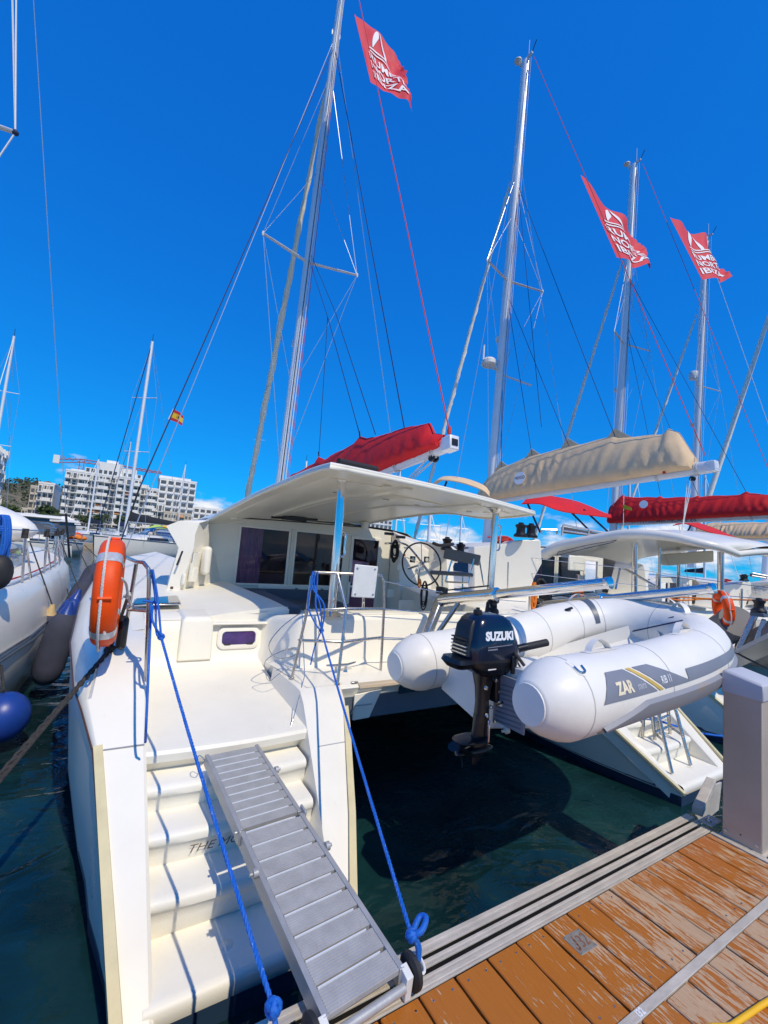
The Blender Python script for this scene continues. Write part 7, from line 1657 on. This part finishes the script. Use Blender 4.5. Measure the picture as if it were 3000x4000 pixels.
def extend(t, x0, x1, y, z0, floors, bays, fh, seed, stagger=0.0):
    k = block('wing', '', x0, x1, y, 14, floors, bays, fh, z0, seed=seed, stagger=stagger)
    for ch in list(k.children):
        ch.parent = t; ch.matrix_parent_inverse = Matrix.Translation(-V(t.location))
        if ch.name.split('.')[0] in ('window', 'slab', 'railing', 'fin', 'awning') : pass
        ch.location = V(ch.location)
    bpy.data.objects.remove(k)
extend(bA, -4.5, 2.4, YB - 1.2, 0.75, 8, 3, 2.30, 5)
extend(bA, 2.5, 8.0, YB + 2.5, 0.75, 7, 3, 2.28, 7, 0.3)
for x0, x1, z0, hh, dy in ((-17.8, -14.2, 19.2, 0.9, 3), (-14, -10.6, 19.2, 1.9, 2), (-10.5, -3.6, 19.2, 4.4, 2), (-3.5, 0.6, 19.2, 3.3, 2.5), (0.7, 2.4, 19.2, 1.8, 2.5), (2.6, 4.8, 16.8, 1.2, 4), (-8.5, -5.2, 23.6, 1.1, 4)):
    B().bb(x0, x1, YB + dy - 2, YB + 12, z0, z0 + hh).obj('roof_storey', 'wall', bA, 0)
    if hh > 1.5:
        for k in range(int((x1 - x0) / 1.4)): B().bb(x0 + 0.3 + 1.4 * k, x0 + 1.2 + 1.4 * k, YB + dy - 2.05, YB + dy - 1.98, z0 + 0.4, z0 + 1.7).obj('window', 'winglass', bA, 0)
B().tube([(-6.2, YB + 3, 24.5), (-6.2, YB + 3, 26.8)], 0.08, 6).obj('antenna', 'steel', bA)
B().bb(-4.62, -4.35, YB - 2.6, YB, 0.75, 19.4).obj('dividing_wall', 'wall', bA, 0)
block('apartment_block', 'white high-rise with stepped balconies at the far left edge', -49.0, -35.2, YB - 15, 16, 9, 7, 2.45, seed=11, stagger=0.5)
XR = -35.2
bT = [o for o in bpy.data.objects if o.get('label', '').startswith('white high-rise')][0]
B().lathe([(1.3, 0), (1.3, 4.2), (1.1, 4.6), (0.01, 4.7)], (-38.6, YB - 9, 23.2), n=16).obj('water_tank', 'wall', bT)
sl = B().bb(0, 1.3, -1.5, 1.5, -0.1, 0.1).mesh('slab', 'wall', 0); pp = B().bb(1.2, 1.3, -1.5, 0.9, 0.1, 0.95).mesh('parapet', 'wall', 0); wd = B().bb(-0.02, 0.04, -1.2, 0.8, 0.2, 2.0).mesh('window', 'winglass', 0); fn = B().bb(0, 1.3, 1.5, 1.7, -0.1, 2.4).mesh('fin', 'wall', 0)
for f in range(9):
    for k in range(5):
        for nm, me in (('slab', sl), ('parapet', pp), ('window', wd), ('fin', fn)): o = link(nm, me, bT); o.location = (XR + (0.3 if (f + k) % 3 == 0 and nm != 'window' else 0), YB - 13.2 + k * 3.25, 0.75 + f * 2.45)
block('hotel', 'plain white hotel with rows of dark square windows right of the tall block', (8.040, 185.000, 16.770)[0] + 0.6, (21.622, 185.000, 18.153)[0], 185, 14, 8, 5, 2.72, balc=False, seed=3, side=2, skip=())
B().bb((8.040, 185.000, 16.770)[0] + 0.2, (19.431, 185.000, 18.363)[0], 185.5, 198, 22.5, 23.8).obj('roof_storey', 'wall', [o for o in bpy.data.objects if o.name == 'hotel'][0], 0)
block('house', 'white stepped house in front of the hotel', (6.559, 172.000, 9.623)[0], (10.404, 172.000, 10.083)[0], 172, 10, 4, 2, 2.8, seed=8)
block('house', 'cream terraced house below the hotel', (10.365, 168.000, 8.104)[0], (19.042, 168.000, 8.159)[0], 168, 10, 3, 4, 2.7, wallm='wall2', seed=9)
block('house', 'long low white house at the right end of the far quay', (23.441, 200.000, 16.156)[0], (38.210, 200.000, 17.480)[0], 200, 12, 5, 6, 2.6, seed=12, balc=False)
block('house', 'grey-white terraced flats left of the tall apartment block', (-26.175, 176.000, 8.376)[0], (-21.936, 176.000, 8.923)[0], 176, 16, 5, 3, 2.75, seed=13)
block('house', 'orange-topped small block among the flats on the left', (-29.549, 186.000, 8.518)[0], (-26.982, 186.000, 8.849)[0], 186, 10, 5, 2, 2.6, seed=15, wallm='wall2', balc=False)
block('house', 'yellowish villa low on the hillside', (-38.708, 220.000, 6.744)[0], (-34.640, 220.000, 7.236)[0], 220, 8, 2, 4, 3.0, seed=16, wallm='wall2', balc=False)
block('hotel', 'white block far behind the starboard winches', (124.419, 230.000, 15.123)[0], (142.843, 230.000, 15.948)[0], 230, 14, 6, 6, 3.4, seed=17, balc=False)
# tower crane
ck = thing('tower_crane', 'red tower crane standing behind the apartment block', 'crane', ((-22.997, 260.000, 30.400)[0], 260, 0.7))
cx_, ctop = (-23.155, 260.000, 33.494)[0], (-23.155, 260.000, 33.494)[2]
b = B()
for dx in (-0.9, 0.9): b.tube([(cx_ + dx, 260, 0.7), (cx_ + dx, 260, ctop + 1.5)], 0.16, 4)
for k in range(int(ctop / 2)): b.tube([(cx_ - 0.9 * (-1) ** k, 260, k * 2.0), (cx_ + 0.9 * (-1) ** k, 260, k * 2.0 + 2)], 0.09, 4)
b.obj('tower', 'crane', ck)
j0, j1 = V((-34.019, 260.000, 31.565)), V((12.427, 260.000, 32.472)); b = B()
for dz in (0, 1.6): b.tube([j0.lerp(V((cx_, 260, ctop)), 0.0) + V((0, 0, dz)), V((cx_, 260, ctop + dz)), V((j1.x, 260, ctop + dz * 0.4))], 0.22, 4)
for k in range(40): t = k / 40; b.tube([V((lerp(j0.x, j1.x, t), 260, ctop + 1.6 * (k % 2))), V((lerp(j0.x, j1.x, t + 0.025), 260, ctop + 1.6 * ((k + 1) % 2)))], 0.12, 4)
b.obj('jib', 'crane', ck); B().bb(j0.x - 0.5, j0.x + 2.0, 259, 261, ctop - 2.2, ctop + 1.8).obj('counterweight', 'pvc', ck)
# cars, tents and parasols on the quay
CARS = ('white car second from the left on the far quay', 'dark car beside the round quay tree', 'white car leftmost on the far quay', 'white car below the left half of the apartment block', 'dark car below the middle of the apartment block', 'white car below the right half of the apartment block', 'dark car rightmost on the far quay')
def car(x, y, m, k):
    t = thing('parked_car', CARS[k], 'car', (x, y, 0.75), 'cars parked on the far quay')
    B().loft([[(x + u, y + s_ * 0.85, 0.75 + z) for u, z in ((-2.1, 0.35), (-2.1, 0.8), (-1.3, 0.9), (1.2, 0.9), (2.1, 0.75), (2.15, 0.35))] for s_ in (-1, 1)]).obj('body', m, t, bevel=0.08)
    B().loft([[(x + u, y + s_ * 0.72, 0.75 + z) for u, z in ((-1.5, 0.88), (-1.1, 1.42), (0.5, 1.42), (1.2, 0.88))] for s_ in (-1, 1)]).obj('cabin', 'winglass', t, bevel=0.05)
    for dx in (-1.3, 1.3): B().lathe([(0.32, -0.1), (0.32, 0.1)], (x + dx, y - 0.85, 1.07), (0, 1, 0), 12).obj('wheel', 'rubber', t)
for k, (x, m_) in enumerate(((-26.5, 'carwhite'), (-23.5, 'carblue'), (-28.6, 'carwhite'), (-12.6, 'carwhite'), (-9.0, 'carblue'), (-3.8, 'carwhite'), (0.9, 'carblue'))): car(x, 159.6 + (k % 3) * 1.5, m_, k)
for x, y, w_, m_, lb_ in ((-24.5, 159, 5.5, 'wall', 'white marquee on the left of the far quay'), (-16.5, 161, 3.5, 'wall', 'white market tent next to the round tree'), (-8.4, 161.5, 3.2, 'pedcap', 'pale grey tent before the apartment block'), (8.5, 150.5 + 8.5, 3.0, 'lime', 'lime green awning at the right foot of the apartment block'), (10.8, 160.5, 2.4, 'yellow', 'bright yellow awning on the far quay'), (13.5, 161, 3.0, 'wall', 'white awning beside the yellow one')):
    t = thing('tent', lb_, 'tent', (x, y, 0.75))
    B().add([(x - w_, y - 1.5, 2.9), (x + w_, y - 1.5, 2.9), (x + w_, y + 2.5, 2.9), (x - w_, y + 2.5, 2.9), (x - w_ * 0.2, y + 0.5, 4.3), (x + w_ * 0.2, y + 0.5, 4.3)], [(0, 1, 5, 4), (2, 3, 4, 5), (1, 2, 5), (3, 0, 4)]).obj('roof', m_, t, 0)
    for dx in (-1, 1): B().tube([(x + dx * w_ * 0.97, y - 1.45, 0.75), (x + dx * w_ * 0.97, y - 1.45, 2.9)], 0.07, 6).obj('pole', 'steel', t)

# ================================================================ boats in the basin
def yacht(label, bow, stern, beam, free, mastz=None, mpos=0.45, hullm='gel', dark=False, sprayhood=False, bag=None, spreaders=True, mr=0.09):
    bow, stern = V((bow[0], bow[1], 0)), V((stern[0], stern[1], 0)); d = (bow - stern); Ln = d.length; d.normalize(); s_ = V((d.y, -d.x, 0))
    t = thing('sailing_yacht' if mastz else 'motor_boat', label, 'sailing boat' if mastz else 'motor boat', ((bow.x + stern.x) / 2, (bow.y + stern.y) / 2, WATER), 'boats in the basin')
    def P(a, c, z): return stern + d * (a * Ln) + s_ * c + V((0, 0, WATER + z))
    rows = []; rd = []
    for a, w_ in ((0, 0.78), (0.2, 0.95), (0.45, 1.0), (0.7, 0.80), (0.88, 0.42), (1.0, 0.03)):
        w_ = w_ * beam / 2; f_ = free * (1 + 0.25 * a); aa = a
        rows.append([P(aa, -w_, f_), P(aa - 0.012, -w_ * 0.97, f_ * 0.5), P(aa - 0.03, -w_ * 0.8, 0), P(aa - 0.05, 0, -0.5), P(aa - 0.03, w_ * 0.8, 0), P(aa - 0.012, w_ * 0.97, f_ * 0.5), P(aa, w_, f_)]); rd.append([P(a, -w_, f_), P(a, 0, f_ + 0.08), P(a, w_, f_)])
    B().loft(rows, False).poly(rows[0]).obj('hull', hullm, t, 50); B().grid(rd).obj('deck', 'deck', t, 40)
    for sg in (-1, 1): B().tube([r_[0 if sg < 0 else 2] for r_ in rd], 0.035, 6).obj('rub_rail', 'bluegrey', t)
    c1 = B().loft([[P(a, c * w_, free + z * h_) for c, z in ((-1, 0.1), (-0.85, 0.9), (-0.5, 1.1), (0.5, 1.1), (0.85, 0.9), (1, 0.1))] for a, w_, h_ in ((0.30, beam * 0.32, 0.55), (0.55, beam * 0.30, 0.55), (0.76, beam * 0.18, 0.25))]).obj('coachroof', 'gel', t, 40)
    for sg in (-1, 1): B().quad(P(0.36, sg * beam * 0.315, free + 0.22), P(0.60, sg * beam * 0.285, free + 0.25), P(0.60, sg * beam * 0.262, free + 0.45), P(0.36, sg * beam * 0.285, free + 0.45)).obj('cabin_window', 'glassdark', t, 0)
    if dark or not mastz:
        B().loft([[P(a, c * beam * 0.36, free + z) for c, z in ((-1, 0.5), (-0.85, h_), (0.85, h_), (1, 0.5))] for a, h_ in ((0.18, 1.55), (0.45, 1.5), (0.60, 0.8))]).obj('wheelhouse_glass', 'winglass', t, 30)
        B().loft([[P(a, c * beam * 0.37, free + 1.5 + z) for c, z in ((-1, 0.0), (-0.8, 0.16), (0.8, 0.16), (1, 0.0), (0.9, -0.05), (-0.9, -0.05))] for a in (0.10, 0.3, 0.50)]).obj('wheelhouse_roof', 'gel', t, 40)
    if sprayhood:
        rr = [[P(a, math.cos(q) * beam * 0.33, free + 0.4 + math.sin(q) * h_) for q in [math.pi * i / 10 for i in range(11)]] for a, h_ in ((0.30, 0.95), (0.38, 0.85), (0.44, 0.45))]
        B().grid(rr).obj('sprayhood', 'navycanvas' if sprayhood == 1 else 'clearvinyl', t, 60); B().tube(rr[0], 0.03, 6).obj('sprayhood_bow', 'black', t)
    for a in (0.05, 0.25, 0.45, 0.65, 0.85):
        for sg in (-1, 1): w_ = interp(a, [0, 0.2, 0.45, 0.7, 0.88, 1], [0.78, 0.95, 1, 0.8, 0.42, 0.03]) * beam / 2 * 0.95; B().tube([P(a, sg * w_, free * (1 + 0.2 * a)), P(a, sg * w_, free * (1 + 0.2 * a) + 0.62)], 0.018, 6).obj('stanchion', 'steel', t)
    for sg in (-1, 1): B().tube([P(a, sg * interp(a, [0, 0.2, 0.45, 0.7, 0.88, 1], [0.78, 0.95, 1, 0.8, 0.42, 0.03]) * beam / 2 * 0.95, free * (1 + 0.2 * a) + 0.62) for a in (0.02, 0.25, 0.45, 0.65, 0.85, 0.99)], 0.014, 5).obj('lifeline', 'steel', t)
    if mastz:
        mb_, mt_ = P(mpos, 0, free + 0.5), P(mpos - 0.015, 0, mastz); ms_ = spar(t, 'mast', mb_, mt_, mr, mr * 1.3, 'alu', 10)
        for k in (0.42, 0.70):
            J = mb_.lerp(mt_, k); tp = []
            for sg in (-1, 1): e = J + s_ * sg * beam * 0.27; tp.append(e); B().tube([J, e], 0.03, 6).obj('spreader', 'alu', ms_)
            for sg, e in zip((-1, 1), tp): wire(ms_, e, mb_.lerp(mt_, min(0.98, k + 0.29)), 0.012); wire(ms_, e, P(mpos, sg * beam * 0.42, free) if k < 0.5 else mb_.lerp(mt_, 0.42) + s_ * sg * beam * 0.27, 0.012)
        wire(ms_, mt_, P(0.985, 0, free + 0.3), 0.03, 'navyrope' if bag else 'whitesail', 'forestay'); wire(ms_, mt_, P(0.0, 0, free + 0.3), 0.012)
        B().tube([mt_, mt_ + V((0, 0, 0.6))], 0.02, 5).obj('antenna', 'black', ms_)
        bm_ = B().tube([P(mpos - 0.01, 0, free + 1.5), P(0.08, 0, free + 1.6)], 0.07, 8).obj('boom', 'alu', t)
        B().loft([[P(a, c * 0.16, free + z) for c, z in ((-0.7, 1.55), (-1, 1.7), (0, 1.55 + h_), (1, 1.7), (0.7, 1.55))] for a, h_ in ((mpos - 0.015, 0.75), (mpos - 0.1, 0.6), (0.12, 0.35))]).obj('sail_bag', bag or 'blackcanvas', t, 60)
    return t
yacht('white sailing yacht with charcoal sail bag facing the gap beside the lifebuoy', (-1.852, 34.320, -0.550), (4.2, 41.5), 3.9, 1.3, (-0.183, 36.000, 16.540)[2], 0.71, sprayhood=2, bag='blackcanvas', mr=0.12)
yacht('long white motor yacht with a dark window band behind the left yacht', (-9.5, 31.5), (-3.2, 33.5), 3.6, 1.0)
yacht('dark-windowed cabin cruiser behind the rail right of the lifebuoy', (4.6, 41), (10, 46), 3.4, 1.1)
yacht('small motor boat with red gear at the far jetty', (-7.5, 47), (-4.0, 50), 2.6, 0.8)
yacht('sailing yacht behind the motor yacht with a thin tall mast', (-6.0, 58), (-2.5, 68), 3.4, 1.1, (-4.571, 63.000, 10.599)[2], mr=0.10)
yacht('far yacht whose mast stands at the left edge of the picture', ((-9.030, 42.000, 16.192)[0] - 0.4, 37.8), ((-9.030, 42.000, 16.192)[0] + 0.3, 47), 3.3, 1.1, (-9.030, 42.000, 16.192)[2], 0.54, mr=0.10)
yacht('far yacht whose mast rises behind the left part of the red boom cover', (11.886, 32.777, 0.303)[:2], ((11.886, 32.777, 0.303)[0] + 3, (11.886, 32.777, 0.303)[1] + 9), 3.5, 1.1, (9.840, 30.000, 9.914)[2] * 1.0, mr=0.11)
yacht('far yacht whose mast shows just above the red boom cover', (17.741, 40.997, 0.143)[:2], ((17.741, 40.997, 0.143)[0] + 3, (17.741, 40.997, 0.143)[1] + 9), 3.5, 1.1, (18.231, 44.000, 12.711)[2] * 0.9, mr=0.11)
yacht('far yacht with a wooden mast behind the helm seat', (19.268, 23.681, 0.832)[:2], ((19.268, 23.681, 0.832)[0] + 4, (19.268, 23.681, 0.832)[1] + 9), 3.5, 1.1, (21.759, 26.335, 5.924)[2], mr=0.12)
yacht('far yacht with its mast beside the second mast', (21.568, 31.681, 0.588)[:2], ((21.568, 31.681, 0.588)[0] + 3, (21.568, 31.681, 0.588)[1] + 9), 3.5, 1.1, (23.735, 33.998, 10.676)[2], mr=0.11)
yacht('far yacht seen through the gap under the tan boom', (32.261, 34.689, 0.541)[:2], ((32.261, 34.689, 0.541)[0] + 4, (32.261, 34.689, 0.541)[1] + 9), 3.5, 1.1, (35.037, 36.993, 7.344)[2], mr=0.11)
yacht('far yacht between the right-hand masts', (55.457, 27.911, 0.943)[:2], ((55.457, 27.911, 0.943)[0] + 5, (55.457, 27.911, 0.943)[1] + 9), 3.5, 1.1, (57.557, 29.372, 19.500)[2], mr=0.12)
yacht('far yacht at the right end of the row of masts', (62.105, 21.645, 0.895)[:2], ((62.105, 21.645, 0.895)[0] + 5, (62.105, 21.645, 0.895)[1] + 9), 3.5, 1.1, (66.185, 22.335, 15.656)[2], mr=0.12)
yacht('low white runabout on the left of the basin', (-16, 44), (-11, 46), 2.5, 0.8)
yacht('white cabin motor boat with blue canvas left of the white yacht', (-6.2, 36.0), (-3.6, 40.0), 2.7, 0.9)
yacht('small white cruiser moored at the jetty behind the big lifebuoy', (2.6, 47.5), (4.2, 51.0), 2.6, 0.8)
yacht('white fishing boat with a wheelhouse near the right end of the jetty', (7.2, 48.0), (9.0, 51.5), 2.8, 0.9)
yacht('grey motor boat in front of the quay cars', (-21.0, 58.0), (-16.5, 60.5), 3.0, 1.0)
yacht('sailing yacht with blue sail bag between the jetty and the quay', (-3.2, 70.0), (0.6, 79.0), 3.4, 1.1, 15.5, bag='navycanvas', mr=0.09)
yacht('sailing yacht lying right of the blue-bagged one before the quay', (5.5, 74.0), (8.5, 83.0), 3.4, 1.1, 14.0, mr=0.09)
yacht('white motor cruiser close to the far quay wall', (-15.0, 110.0), (-9.0, 113.0), 3.8, 1.3)
yacht('long white motor cruiser below the apartment block', (-5.0, 118.0), (3.0, 120.5), 4.0, 1.4)
yacht('little white boat by the quay below the hotel', (7.0, 116.0), (12.0, 118.0), 3.2, 1.1)
# bright gear heaped on the far jetty
for k, (q, s_, m_, lb_) in enumerate((((-5.930, 57.331, 0.311), 0.9, 'orange', 'heap of orange-red floats on the far jetty'), ((-4.514, 56.485, 0.389), 0.6, 'orangerope', 'small orange float on the far jetty near the yacht bow'), ((0.997, 53.268, -0.058), 0.55, 'orange', 'orange and yellow gear on the jetty behind the lifebuoy'), ((-5.335, 54.697, -0.182), 0.5, 'lime', 'greenish bag by the orange floats'))):
    t = thing('gear_heap', lb_, 'floats', q); rnd = random.Random(k)
    for j in range(5): B().sphere(V(q) + V((rnd.uniform(-1, 1) * s_ * 1.5, rnd.uniform(-0.5, 0.5), rnd.uniform(-0.4, 0.4) * s_)), s_ * rnd.uniform(0.4, 0.7), 8, (1.3, 0.8, 0.7)).obj('float', m_, t)
